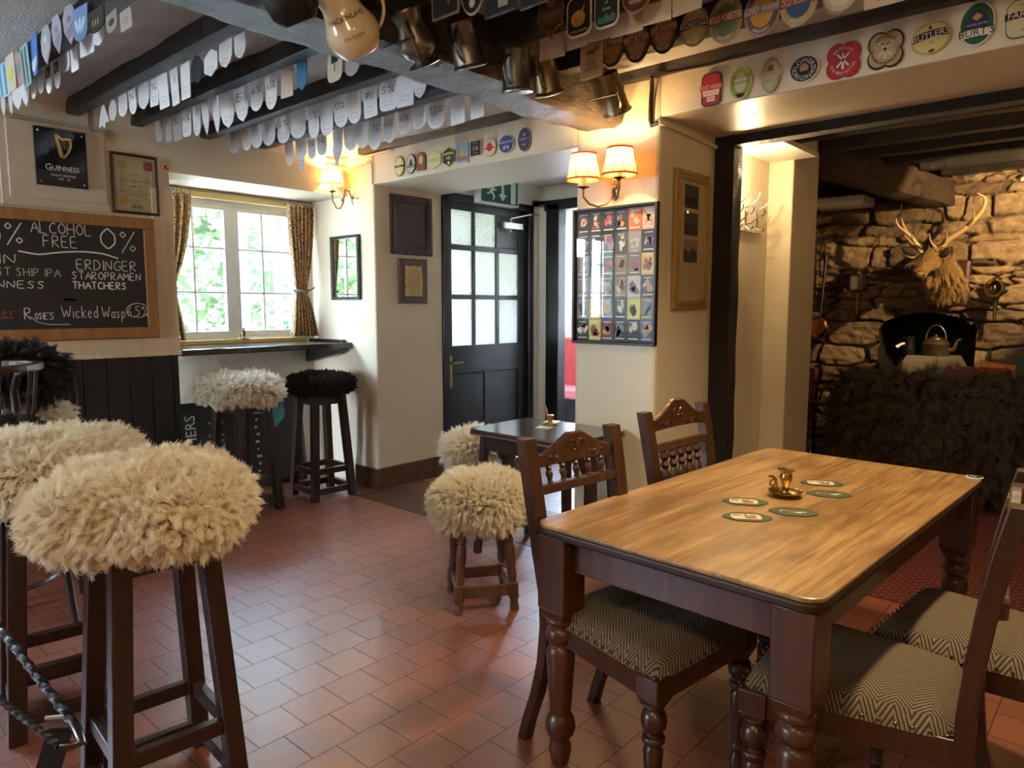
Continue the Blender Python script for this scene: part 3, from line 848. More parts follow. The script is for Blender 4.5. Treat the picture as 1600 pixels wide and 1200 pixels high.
for k, y in enumerate((2.70, 2.26, 1.75, 1.25, 0.7, 0.1, -0.7, -1.5)):
    rough_bar('joist', (-2.12, y, 2.473), (2.2, y, 2.473), 0.043, 0.058, M['beam'], 50 + k, 40, 0.006)
rough_bar('trim_wall_plate', (-2.09, YW - 0.03, 2.507), (2.2, YW - 0.03, 2.507), 0.035, 0.03, M['beam'], 70, 50, 0.004)
rough_bar('trim_wall_plate_lobby', (-4.30, YW - 0.02, 2.468), (-2.38, YW - 0.02, 2.468), 0.022, 0.036, M['beam'], 71, 40, 0.004)
# dado boarding and chalkboard backing on the panelled wall
dd = MB()
y = -2.5
while y < 1.88:
    y2 = min(y + 0.125, 1.912)
    dd.box((XC - 0.01, y + 0.002, 0.0), (XC + 0.018, y2 - 0.002, 1.06)); y = y2
struct(dd.build('trim_dado', M['darkboard'], bevel=0.004))
bb = MB().box((XC - 0.01, -0.7, 1.075), (XC + 0.016, 1.925, 1.165)).box((XC - 0.01, 1.80, 1.165), (XC + 0.016, 1.925, 2.06)).box((XC - 0.01, -0.7, 1.055), (XC + 0.028, 1.93, 1.078))
struct(bb.build('trim_chalkboard_surround', M['creamboard'], bevel=0.003))
pb = MB().box((XC - 0.01, 1.055, 1.885), (XC + 0.008, 1.575, 2.35)).box((XC - 0.01, 1.09, 1.93), (XC + 0.02, 1.555, 2.33))
struct(pb.build('trim_plaque_board', M['paintboard'], bevel=0.003))
# pier skirting in brown tiles
sk = MB()
x = -4.44
for x0, x1 in ((-4.46, -4.335), (-4.33, -4.18)):
    sk.box((x0 + 0.003, YW - 0.016, 0), (x1 - 0.003 + (0.016 if x1 > -4.2 else 0), YW + 0.01, 0.155))
y = YW
for y0, y1 in ((YW, 3.385), (3.385, 3.56), (3.56, 3.735), (3.735, YB)):
    sk.box((XP - 0.01, y0 + 0.003, 0), (XP + 0.016, y1 - 0.003, 0.16))
struct(sk.build('baseboard_pier', M['skirt'], bevel=0.005))

# window shelf across the bay
sh = thing('window_shelf', 'dark varnished shelf running across the window bay at sill height', 'shelf', (0, 0, 0))
b = MB().box((XW - 0.06, 1.93, 1.045), (-4.47, 3.203, 1.085))
b.box((XW, 3.16, 1.085), (-4.55, 3.204, 1.105))
b.build('shelf_board', pm('varnished_black_shelf', (0.030, 0.022, 0.018), 0.16, coat=0.5, bmp=0.1, bscale=6), sh, bevel=0.006)
b = MB()
b.add([(-4.50, 3.12, 1.045), (-4.50, 3.19, 1.045), (-4.98, 3.19, 1.045), (-4.98, 3.12, 1.045), (-4.56, 3.12, 1.00), (-4.56, 3.19, 1.00), (-4.98, 3.19, 0.92), (-4.98, 3.12, 0.92)],
      [(0, 1, 2, 3), (4, 7, 6, 5), (0, 4, 5, 1), (3, 2, 6, 7), (0, 3, 7, 4), (1, 5, 6, 2)])
b.build('bracket', M['black'], sh)
s = MB().box((XW - 0.09, 2.0, 1.085), (XW + 0.015, 3.14, 1.118)); struct(s.build('window_sill', M['ochre'], bevel=0.006))

# window_1 : two white casements of six panes
def casement(root, y0, y1, z0, z1, x, cols, rowsz, fr=0.034, bar=0.016, name='sash'):
    b = MB()
    b.box((x - 0.022, y0, z0 + fr * 1.25), (x + 0.022, y0 + fr, z1 - fr)).box((x - 0.022, y1 - fr, z0 + fr * 1.25), (x + 0.022, y1, z1 - fr))
    b.box((x - 0.022, y0, z0), (x + 0.022, y1, z0 + fr * 1.25)).box((x - 0.022, y0, z1 - fr), (x + 0.022, y1, z1))
    for c in cols: b.box((x - 0.014, c - bar / 2, z0 + fr), (x + 0.014, c + bar / 2, z1 - fr))
    for r in rowsz: b.box((x - 0.014, y0 + fr, r - bar / 2), (x + 0.014, y1 - fr, r + bar / 2))
    s_ = b.build(name, M['white'], root, bevel=0.003)
    MB().box((x - 0.003, y0 + fr * 0.7, z0 + fr), (x + 0.003, y1 - fr * 0.7, z1 - fr * 0.7)).build('pane', M['glass'], s_)
    return s_
wt = bpy.data.objects.new('window_1', None); COL.objects.link(wt); struct(wt)
b = MB()
b.box((XW - 0.09, 2.02, 1.135), (XW - 0.03, 2.06, 2.075)).box((XW - 0.09, 3.10, 1.135), (XW - 0.03, 3.14, 2.075))
b.box((XW - 0.09, 2.02, 2.075), (XW - 0.03, 3.14, 2.115)).box((XW - 0.09, 2.545, 1.135), (XW - 0.03, 2.592, 2.075)).box((XW - 0.09, 2.02, 1.10), (XW - 0.03, 3.14, 1.135))
b.build('window_frame', M['white'], wt, bevel=0.003)
casement(wt, 2.06, 2.545, 1.135, 2.075, XW - 0.045, [2.285], [1.77, 1.455])
casement(wt, 2.592, 3.10, 1.135, 2.075, XW - 0.055, [2.815], [1.77, 1.455])
w3 = bpy.data.objects.new('window_3', None); COL.objects.link(w3); struct(w3)
casement(w3, -0.6, -0.12, 1.20, 2.12, XC - 0.16, [-0.36], [1.82, 1.51])
casement(w3, -0.10, 0.38, 1.20, 2.12, XC - 0.16, [0.14], [1.82, 1.51])
# curtain rail over the window
tag(MB().box((XW + 0.004, 1.93, 2.105), (XW + 0.045, 3.195, 2.150)).build('curtain_rail', M['ochre'], bevel=0.004), 'ochre painted wooden curtain rail across the top of the window', 'curtain rail')

# lobby: door wall, back wall with a further opening
slab('wall_lobby_left', [((XP - 0.15, YB, 2.245), (XP, 5.05, 2.5)), ((XP - 0.15, 4.965, 0), (XP, 5.05, 2.3))], M['white_wall'])
slab('wall_lobby_back', [((XP - 0.15, 5.05, 2.26), (XL, 5.15, 2.5)), ((XP - 0.15, 5.05, 0), (-4.075, 5.15, 2.3)), ((-2.95, 5.05, 0), (XL, 5.15, 2.3))], M['white_wall'])
fr = MB().box((-4.075, 5.02, 0), (-3.93, 5.13, 2.26)).box((-3.08, 5.02, 0), (-2.95, 5.13, 2.26)).box((-4.10, 5.02, 2.20), (-2.93, 5.13, 2.29))
struct(fr.build('trim_lobby_frame', M['black'], bevel=0.006))
slab('wall_far_room', [((-5.4, 6.2, 0), (-4.66, 6.3, 2.5)), ((-4.66, 6.2, 0), (-3.6, 6.3, 1.05)), ((-4.66, 6.2, 2.30), (-3.6, 6.3, 2.5)), ((-3.6, 6.2, 0), (XL, 6.3, 2.5)), ((-5.4, 5.05, 0), (-5.2, 6.3, 2.5)), ((-5.2, 5.05, 0), (XP - 0.1, 5.15, 2.5)), ((XL - 0.02, 5.05, 0), (XL + 0.08, 6.3, 2.5))], M['white_wall'])
slab('ceiling_far_room', [((-5.4, 5.05, 2.5), (XL + 0.1, 6.4, 2.6))], M['white_wall'])
wf = bpy.data.objects.new('window_2', None); COL.objects.link(wf); struct(wf)
b = MB()
for x0, x1 in ((-4.66, -4.61), (-4.15, -4.11), (-3.65, -3.6)): b.box((x0, 6.21, 1.10), (x1, 6.26, 2.25))
for z0, z1 in ((1.05, 1.10), (1.66, 1.69), (2.25, 2.30)): b.box((-4.66, 6.215, z0), (-3.6, 6.255, z1))
b.build('window_frame', M['white'], wf, bevel=0.003)
MB().box((-4.63, 6.232, 1.07), (-3.62, 6.238, 2.28)).build('pane', M['glass'], wf)
slab('wall_pillar_core', [((XL, YB, 0), (-1.892, 4.607, 2.5)), ((XL, 4.607, 0), (-1.735, 5.06, 2.5))], M['wall'], 0.01)
bt = thing('bench', 'red upholstered bench under the window of the far room', 'bench', (0, 0, 0))
MB().box((-4.95, 6.08, 0.40), (-3.5, 6.195, 1.02)).build('backrest', M['redfab'], bt, bevel=0.02)
MB().box((-4.95, 5.72, 0.42), (-3.5, 6.08, 0.52)).build('seat', M['pinkfab'], bt, bevel=0.02)
MB().box((-4.95, 5.76, 0.0), (-3.5, 6.08, 0.42)).build('base', M['blackiron'], bt)

# door_1 : black glazed door
dr = bpy.data.objects.new('door_1', None); COL.objects.link(dr); struct(dr)
XD = XP - 0.045
b = MB().box((XP - 0.12, YB, 0), (XP + 0.012, 3.925, 2.245)).box((XP - 0.12, 4.90, 0), (XP + 0.012, 4.968, 2.245)).box((XP - 0.12, YB, 2.19), (XP + 0.012, 4.968, 2.25))
b.build('door_frame', M['black'], dr, bevel=0.005)
zr = [(1.035, 1.415), (1.452, 1.812), (1.855, 2.128)]
ycol = [(3.985, 4.228), (4.262, 4.512), (4.552, 4.80)]
b = MB()
b.box((XD - 0.02, 3.925, 0.01), (XD + 0.02, 3.985, 2.19)).box((XD - 0.02, 4.80, 0.01), (XD + 0.02, 4.90, 2.19))
b.box((XD - 0.02, 3.985, 2.128), (XD + 0.02, 4.80, 2.19)).box((XD - 0.02, 3.985, 0.80), (XD + 0.02, 4.80, 1.035)).box((XD - 0.02, 3.985, 0.01), (XD + 0.02, 4.80, 0.20))
for z0, z1 in ((1.415, 1.452), (1.812, 1.855)): b.box((XD - 0.016, 3.985, z0), (XD + 0.016, 4.80, z1))
for y0, y1 in ((4.228, 4.262), (4.512, 4.552)): b.box((XD - 0.016, y0, 1.035), (XD + 0.016, y1, 2.128))
b.box((XD - 0.012, 3.985, 0.20), (XD + 0.008, 4.80, 0.80)).box((XD - 0.015, 4.36, 0.20), (XD + 0.018, 4.44, 0.80))
b.box((XD - 0.014, 4.55, 1.855), (XD + 0.012, 4.80, 2.128))
leaf_ = b.build('door_leaf', M['black'], dr, bevel=0.004)
for i, (z0, z1) in enumerate(zr):
    for j, (y0, y1) in enumerate(ycol):
        if i == 2 and j == 2: continue
        plain = (i, j) in ((1, 0), (1, 1), (0, 0), (0, 1), (1, 2))
        MB().box((XD - 0.004, y0 - 0.004, z0 - 0.004), (XD + 0.004, y1 + 0.004, z1 + 0.004)).build('pane', M['frosted_plain'] if plain else M['frosted'], leaf_)
h = MB().box((XD + 0.02, 3.935, 0.70), (XD + 0.026, 3.978, 0.96)).build('handle_plate', M['brass'], dr, bevel=0.002)
MB().tube([(XD + 0.02, 3.957, 0.90), (XD + 0.06, 3.957, 0.90), (XD + 0.062, 3.98, 0.90), (XD + 0.062, 4.07, 0.902)], [0.009, 0.009, 0.009, 0.006], 8).build('door_handle', M['brass'], h, smooth=True)
c = MB().box((XD + 0.02, 4.56, 2.02), (XD + 0.075, 4.80, 2.075)); c.lathe([(0.012, 0), (0.012, 0.12)], 10, T(XD + 0.05, 4.66, 1.99))
c = c.build('door_closer', M['steel'], dr, bevel=0.004)
MB().tube([(XD + 0.05, 4.66, 2.11), (XD + 0.11, 4.86, 2.16), (XD + 0.10, 5.0, 2.165)], 0.007, 6).build('arm', M['steel'], c)

# black post and header of the snug opening
pt = MB(); rows = []
for i in range(31):
    z = 2.29 * i / 30; row = []
    for sx, sy in ((-1, -1), (0, -1), (1, -1), (1, 0), (1, 1), (0, 1), (-1, 1), (-1, 0)):
        d = 0.006 * mnoise.noise(Vector((sx * 2, sy * 2, z * 4)))
        row.append((-1.822 + sx * (0.058 + d), 3.862 + sy * (0.055 + d), z))
    rows.append(row)
pt.grid(rows, closed=True)
struct(pt.build('trim_snug_post', M['beam'], smooth=True, angle=40))
rough_bar('trim_snug_header', (-1.88, 3.865, 2.262), (2.2, 3.865, 2.262), 0.05, 0.027, M['beam'], 81, 50, 0.004)

# snug: dark boarded ceiling with joists, brown bressumer, stone wall
slab('ceiling_snug', [((-3.5, 3.9, 2.49), (2.3, 7.3, 2.58))], M['beam'])
slab('ceiling_passage', [((-1.9, 3.92, 2.272), (-1.60, 4.62, 2.30))], M['white_wall'])
for k, y in enumerate((4.30, 4.62, 5.05, 5.42, 5.78, 6.18, 6.55)):
    rough_bar('joist', (min(-1.30, -1.72 + 0.30 * max(0, y - 5.0)) , y, 2.435), (2.2, y, 2.435), 0.05, 0.06, M['beam'], 90 + k, 40, 0.006)
rough_bar('beam_snug', (-1.86, 5.03, 2.385), (-1.275, 6.72, 2.245), 0.09, 0.105, M['beam_brown'], 101, 50, 0.013)
slab('wall_snug_left', [((-3.5, 5.06, 0), (-3.3, 6.9, 2.5)), ((-3.5, 5.0, 0), (XL + 0.02, 5.06, 2.5))], M['white_wall'])
slab('trim_snug_white_reveal', [((-2.22, 6.30, 2.19), (-1.80, 6.62, 2.26))], M['white'])

def stone_wall():
    x0, x1, z0, z1 = -3.3, 2.2, 0.0, 2.52
    nx, nz = 560, 250
    r = np.random.default_rng(5)
    xs = np.linspace(x0, x1, nx); zs = np.linspace(z0, z1, nz)
    seeds = []
    z = 0.0; k = 0
    while z < z1 + 0.1:
        hgt = r.choice([0.05, 0.07, 0.10, 0.15, 0.20])
        x = x0 - r.uniform(0, 0.3)
        while x < x1 + 0.3:
            wdt = r.uniform(0.10, 0.62)
            seeds.append((x + wdt / 2, z + hgt / 2 + r.uniform(-0.04, 0.04), wdt, hgt * r.uniform(0.8, 1.3)))
            x += wdt
        z += hgt
    S = np.array(seeds)
    X, Z = np.meshgrid(xs, zs)
    wob = np.array([[mnoise.noise(Vector((a * 5, b * 5, 0.3))) for a in xs[::4]] for b in zs[::2]])
    wob = np.kron(wob, np.ones((2, 4)))[:nz, :nx]
    Xw, Zw = X + 0.035 * wob, Z + 0.03 * np.roll(wob, 37, 1)
    d1 = np.full(X.shape, 9.0); d2 = np.full(X.shape, 9.0); id1 = np.zeros(X.shape, int)
    for i, (sx, sz, sw, shh) in enumerate(S):
        dx = np.abs(Xw - sx) / sw; dz = np.abs(Zw - sz) / shh
        m_ = (dx < 1.6) & (dz < 1.6)
        d = np.where(m_, (dx ** 3 + dz ** 3) ** (1 / 3), 9.0)
        cl = d < d1
        d2 = np.where(cl, d1, np.minimum(d2, d)); id1 = np.where(cl, i, id1); d1 = np.where(cl, d, d1)
    gap = np.clip((d2 - d1) / 0.15, 0, 1); gap = gap * gap * (3 - 2 * gap)
    lev = r.uniform(0.25, 1.0, len(S))[id1]; tilt = r.normal(0, 0.05, len(S))[id1]
    fine = np.array([[mnoise.fractal(Vector((a * 9, b * 16, 2.0)), 1.0, 2.0, 4) for a in xs[::2]] for b in zs[::1]])
    fine = np.kron(fine, np.ones((1, 2)))[:, :nx]
    h = gap * (0.035 + 0.055 * lev + tilt * (Zw - S[id1, 1]) * 4) + 0.022 * fine
    col = r.uniform(0.15, 1.0, len(S))[id1] * (0.25 + 0.75 * gap)
    # fire arch
    ax, hw, sp, rise = -1.36, 0.36, 1.14, 0.17
    inside = (np.abs(X - ax) < hw) & (Z < sp + rise * np.sqrt(np.clip(1 - ((X - ax) / hw) ** 2, 0, 1)))
    soot_and_shade = np.clip(1 - np.hypot((X - ax) / 0.62, (Z - 1.28) / 0.26), 0, 1)  # shadow above the arch, painted into the stone colour below
    col = col * (1 - 0.75 * np.clip(soot_and_shade * 1.8, 0, 1))
    me = bpy.data.meshes.new('wall_snug_stone')
    V = np.stack([X, 6.70 - h, Z], 2).reshape(-1, 3)
    keep = ~(inside[:-1, :-1] & inside[1:, 1:])
    I, J = np.nonzero(keep)
    F = np.stack([I * nx + J, I * nx + J + 1, (I + 1) * nx + J + 1, (I + 1) * nx + J], 1)
    me.vertices.add(len(V)); me.vertices.foreach_set('co', V.ravel())
    me.loops.add(F.size); me.loops.foreach_set('vertex_index', F.ravel().astype(np.int32))
    me.polygons.add(len(F)); me.polygons.foreach_set('loop_start', (np.arange(len(F)) * 4).astype(np.int32))
    a = me.attributes.new('stone', 'FLOAT', 'POINT'); a.data.foreach_set('value', col.ravel().astype(np.float32))
    me.update(calc_edges=True); me.validate()
    me.polygons.foreach_set('use_smooth', [True] * len(me.polygons))
    me.materials.append(M['stone'])
    o = bpy.data.objects.new('wall_snug_stone', me); COL.objects.link(o)
    return struct(o)
stone_wall()
fb = MB()
fb.box((-1.80, 7.25, 0), (-0.92, 7.3, 1.6)).box((-1.82, 6.66, 0), (-1.74, 7.3, 1.6)).box((-0.98, 6.66, 0), (-0.90, 7.3, 1.6)).box((-1.82, 6.72, 1.5), (-0.9, 7.3, 1.6))
struct(fb.build('wall_fire_recess', M['soot_and_shade']))
slab('wall_snug_outer', [((-3.5, 7.3, 0), (2.4, 7.4, 2.6))], M['soot_and_shade'])
hs = MB().box((-1.9, 6.35, 0), (-0.85, 7.25, 0.10)); struct(hs.build('floor_hearth', M['stone'], bevel=0.01))

# outside: ground, hedge, opened blue casement
slab('wall_porch', [((-5.75, 3.6, -0.35), (-5.6, 5.2, 2.0)), ((-5.75, 3.6, 2.42), (XP - 0.12, 5.06, 2.5))], M['white_wall'])
g = MB().add([(-14, -12, -0.35), (-5.25, -12, -0.35), (-5.25, 14, -0.35), (-14, 14, -0.35)], [(0, 1, 2, 3)])
struct(g.build('ground', pm('pale_gravel', (0.74, 0.73, 0.70), 0.9, var=0.2, scale=40)))
g = MB().add([(-14, 14, -0.35), (8, 14, -0.35), (8, 7.5, -0.35), (-14, 7.5, -0.35)], [(0, 3, 2, 1)])
struct(g.build('ground_yard', _pm['pale_gravel']))
g = MB().add([(-7.5, 0.2, 0.8), (-5.26, 0.2, 0.8), (-5.26, 3.55, 0.8), (-7.5, 3.55, 0.8)], [(0, 1, 2, 3)]).add([(-7.5, 0.2, -0.35), (-5.26, 0.2, -0.35), (-5.26, 0.2, 0.8), (-7.5, 0.2, 0.8)], [(0, 1, 2, 3)])
struct(g.build('ground_bounce', _pm['pale_gravel']))  # raised ground out of view, added to bounce sun onto the bar ceiling
hr = np.random.default_rng(9)
hb = MB()
for i in range(14000):
    yy = hr.uniform(-3.2, 6.6); zz = hr.uniform(0.2, 3.5)
    bul = 0.25 * math.sin(yy * 2.3) + 0.2 * math.sin(zz * 3.1 + yy)
    xx = -7.6 + bul + hr.uniform(-0.25, 0.25)
    s_ = hr.uniform(0.035, 0.085)
    X = T(xx, yy, zz) @ Rz(hr.uniform(-1.2, 1.2)) @ Ry(hr.uniform(-0.2, 1.4)) @ Rx(hr.uniform(-1, 1))
    hb.mat(1 if hr.random() < 0.45 + 0.3 * math.sin(zz * 2.2 + 1.0) else 0)
    hb.add([(0, -s_, 0), (0.02, 0, -s_ * 0.8), (0, s_, 0), (0.02, 0, s_ * 0.8)], [(0, 1, 2, 3)], X)
hg = hb.build('hedge', [M['leaf'], M['leaf2']])
tag(hg, 'sunlit green and yellow hedge filling the view through the window', 'hedge'); stuff(hg)
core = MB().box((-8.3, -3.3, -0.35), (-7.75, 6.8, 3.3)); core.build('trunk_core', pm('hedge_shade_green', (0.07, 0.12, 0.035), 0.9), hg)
bs = thing('outside_shutter', 'blue painted glazed shutter folded open outside the right casement', 'shutter', (-5.252, 3.06, 0), 0)
b = MB()
for z0, z1 in ((1.06, 1.12), (1.40, 1.45), (1.74, 1.79), (2.08, 2.15)): b.box((-0.53, 0, z0), (-0.08, 0.035, z1))
b.box((-0.62, 0, 1.06), (-0.53, 0.035, 2.15)).box((-0.08, 0, 1.06), (0, 0.035, 2.15))
b.build('frame', M['cyanblue'], bs, bevel=0.004)
MB().box((-0.55, 0.015, 1.1), (-0.06, 0.02, 2.1)).build('pane', M['glass'], bs)
# ================================================================ furniture
def bar_stool(label, loc, rz, kind, R, Ry_, t, n, n_cl, L, seed, wool=True, zc=0.80, **kw):
    st = thing('bar_stool', label, 'bar stool', (loc[0], loc[1], 0), rz, 'tall bar stools with sheepskin seats')
    zt, a0, a1 = 0.745, 0.150, 0.105      # leg spread at floor / at seat
    lerp = lambda z: a0 + (a1 - a0) * z / zt
    hw = 0.025
    for sx, sy in ((-1, -1), (1, -1), (1, 1), (-1, 1)):
        b = MB().frustum((sx * a0, sy * a0, hw, hw), (sx * a1, sy * a1, hw, hw), 0, zt)
        b.build('leg', M['stoolwood'], st, bevel=0.004)
    for z in (0.225, 0.085):
        a = lerp(z)
        for k in range(4):
            X = Rz(k * PI / 2)
            MB().box((-a + hw * 0.6, -a - 0.014, z - 0.042), (a - hw * 0.6, -a + 0.014, z), X).build('stretcher', M['stoolwood'], st, bevel=0.003)
    b = MB()
    for k in range(4): b.box((-a1, -a1 - 0.013, zt - 0.075), (a1, -a1 + 0.013, zt), Rz(k * PI / 2))
    b.build('apron', M['stoolwood'], st, bevel=0.003)
    MB().lathe([(0.02, 0), (0.165, 0), (0.175, 0.012), (0.165, 0.028), (0.02, 0.028)], 28, T(0, 0, zt)).build('seat', M['stoolwood'], st, smooth=True)
    sheepskin(st, (0, 0, zc), R, Ry_, t, kind, n, n_cl, L, seed, **kw)
    return st
bar_stool('nearest tall stool with a thick cream sheepskin seat, at the left front', (-1.975, 0.745), math.radians(-5), 'cream', 0.258, 0.245, 0.088, 150000, 5200, 0.042, 1, zc=0.822, droop=0.4, spread=0.62, rad=0.00085, wave=0.16, tight=0.52, jit=0.09)
bar_stool('cream sheepskin stool half hidden behind the nearest stool', (-2.66, 0.70), math.radians(-9), 'cream', 0.27, 0.26, 0.088, 95000, 5600, 0.042, 2, zc=0.825, droop=0.4, spread=0.65, rad=0.0010, wave=0.16, tight=0.52, jit=0.09)
bar_stool('white sheepskin stool in front of the sign under the window shelf', (-4.40, 2.27), math.radians(12), 'white', 0.245, 0.23, 0.068, 42000, 1700, 0.058, 3, zc=0.815, droop=0.6, spread=0.7, rad=0.0014, wave=0.14, tight=0.6, lay=0.4)
bar_stool('dark brown fleece stool in the corner beside the cream pier', (-4.375, 2.848), math.radians(-3), 'dark', 0.235, 0.225, 0.066, 36000, 2400, 0.028, 4, zc=0.805, droop=0.2, spread=0.8, rad=0.0014, wave=0.25, tight=0.7)

def low_stool(label, loc, rz, R, n, ncl, L, seed, kind='white', zc=0.46, t=0.085):
    st = thing('low_stool', label, 'stool', (loc[0], loc[1], 0), rz, 'low turned-leg stools with sheepskin seats')
    a0, a1, zt = 0.128, 0.10, 0.405
    prof = [(0.013, 0), (0.021, 0.003), (0.017, 0.045), (0.024, 0.055), (0.025, 0.125), (0.018, 0.13), (0.021, 0.16), (0.018, 0.19), (0.024, 0.26), (0.022, 0.29), (0.016, 0.31), (0.024, 0.32), (0.017, 0.33), (0.022, 0.345), (0.022, 0.405)]
    for sx, sy in ((-1, -1), (1, -1), (1, 1), (-1, 1)):
        sh = Matrix(((1, 0, sx * (a1 - a0) / zt, sx * a0), (0, 1, sy * (a1 - a0) / zt, sy * a0), (0, 0, 1, 0), (0, 0, 0, 1)))
        MB().lathe(prof, 14, sh).build('leg', M['oldoak'], st, smooth=True)
    for k in range(4):
        MB().box((-a0 + 0.015, -a0 - 0.009 + 0.008, 0.066), (a0 - 0.015, -a0 + 0.009 + 0.008, 0.116), Rz(k * PI / 2)).build('stretcher', M['oldoak'], st, bevel=0.003)
    MB().lathe([(0.02, 0), (0.15, 0), (0.158, 0.012), (0.15, 0.026), (0.02, 0.026)], 26, T(0, 0, zt)).build('seat', M['oldoak'], st, smooth=True)
    sheepskin(st, (0, 0, zc), R, R, t, kind, n, ncl, L, seed, droop=0.3, spread=0.35, rad=0.0010, wave=0.07, tight=0.30, lay=0.5)
    return st
low_stool('low turned-leg stool with a round white sheepskin, in front of the small table', (-2.215, 2.272), math.radians(-36), 0.19, 90000, 4200, 0.050, 7, zc=0.472, t=0.092)
low_stool('low sheepskin stool pushed behind the small table, near the door', (-3.02, 3.06), 0.3, 0.17, 26000, 1200, 0.06, 8, 'white', 0.475, 0.09)

# small pub table -------------------------------------------------------
pt_ = thing('pub_table', 'small dark pub table with chamfered corners against the pillar', 'table', (-2.37, 2.932, 0), 0)
o8 = lambda hx, hy, c: [(hx, -hy + c), (hx, hy - c), (hx - c, hy), (-hx + c, hy), (-hx, hy - c), (-hx, -hy + c), (-hx + c, -hy), (hx - c, -hy)]
MB().prism(o8(0.345, 0.265, 0.035), 0.022, T(0, 0, 0.678)).build('tabletop', pm('black_brown_polished_top', (0.050, 0.035, 0.027), 0.17, coat=0.5, bmp=0.08, bscale=9), pt_, bevel=0.006)
MB().prism(o8(0.347, 0.267, 0.036), 0.010, T(0, 0, 0.668)).build('worn_edge', M['oldoak'], pt_, bevel=0.004)
b = MB()
for sy in (-1, 1): b.box((-0.28, sy * 0.19 - 0.012, 0.58), (0.28, sy * 0.19 + 0.012, 0.678))
for sx in (-1, 1): b.box((sx * 0.28 - 0.012, -0.19, 0.58), (sx * 0.28 + 0.012, 0.19, 0.678))
b.build('apron', M['stoolwood'], pt_, bevel=0.003)
for sx in (-1, 1):
    for sy in (-1, 1):
        MB().frustum((sx * 0.31, sy * 0.215, 0.018, 0.018), (sx * 0.275, sy * 0.185, 0.020, 0.020), 0, 0.678).build('leg', M['stoolwood'], pt_, bevel=0.003)
for sx in (-1, 1):
    b = MB()
    out = [(-0.10, 0.58), (0.10, 0.58), (0.075, 0.52), (0.045, 0.49), (0.05, 0.30), (0.08, 0.22), (0.08, 0.16), (-0.08, 0.16), (-0.08, 0.22), (-0.05, 0.30), (-0.045, 0.49), (-0.075, 0.52)]
    b.prism(out, 0.018, T(sx * 0.285, 0, 0) @ Rz(PI / 2) @ Rx(PI / 2))
    b.build('pierced_splat', M['stoolwood'], pt_, bevel=0.002)
    MB().box((sx * 0.295 - 0.015, -0.20, 0.12), (sx * 0.295 + 0.015, 0.20, 0.165)).build('stretcher', M['stoolwood'], pt_, bevel=0.003)
MB().box((-0.295, -0.014, 0.128), (0.295, 0.014, 0.158)).build('long_stretcher', M['stoolwood'], pt_, bevel=0.003)

# dining table ----------------------------------------------------------
TB = (-0.838, 2.262)
tb = thing('dining_table', 'large rectangular pine table with red stained turned legs', 'table', (TB[0], TB[1], 0), math.radians(-2.5))
HX, HY = 0.405, 0.762
b = MB().prism(rrect(HX, HY, 0.05, 6), 0.012, T(0, 0, 0.728))
b.build('tabletop', M['tabletop'], tb, bevel=0.004)
MB().prism(rrect(HX + 0.003, HY + 0.003, 0.052, 6), 0.024, T(0, 0, 0.705)).build('top_edge', M['tableedge'], tb, bevel=0.007)
lp = [(0.020, 0), (0.026, 0.01), (0.034, 0.05), (0.028, 0.085), (0.040, 0.10), (0.046, 0.125), (0.040, 0.15), (0.030, 0.165), (0.032, 0.18), (0.040, 0.30), (0.043, 0.35), (0.036, 0.372), (0.028, 0.378), (0.039, 0.388), (0.046, 0.404), (0.042, 0.424), (0.030, 0.434), (0.045, 0.443), (0.045, 0.456), (0.034, 0.465)]
for sx in (-1, 1):
    for sy in (-1, 1):
        X = T(sx * (HX - 0.060), sy * (HY - 0.058), 0)
        b = MB().lathe(lp, 22, X)
        b.frustum((0, 0, 0.036, 0.036), (0, 0, 0.049, 0.049), 0.455, 0.488, X).box((-0.049, -0.049, 0.488), (0.049, 0.049, 0.705), X)
        b.build('leg', M['tablered'], tb, smooth=True, bevel=0.004)
b = MB()
for sy in (-1, 1): b.box((-HX + 0.11, sy * (HY - 0.06) - 0.012, 0.605), (HX - 0.11, sy * (HY - 0.06) + 0.012, 0.706))
for sx in (-1, 1): b.box((sx * (HX - 0.06) - 0.012, -HY + 0.11, 0.605), (sx * (HX - 0.06) + 0.012, HY - 0.11, 0.706))
b.build('apron', M['tablered'], tb, bevel=0.003)
tm = tb.matrix_basis

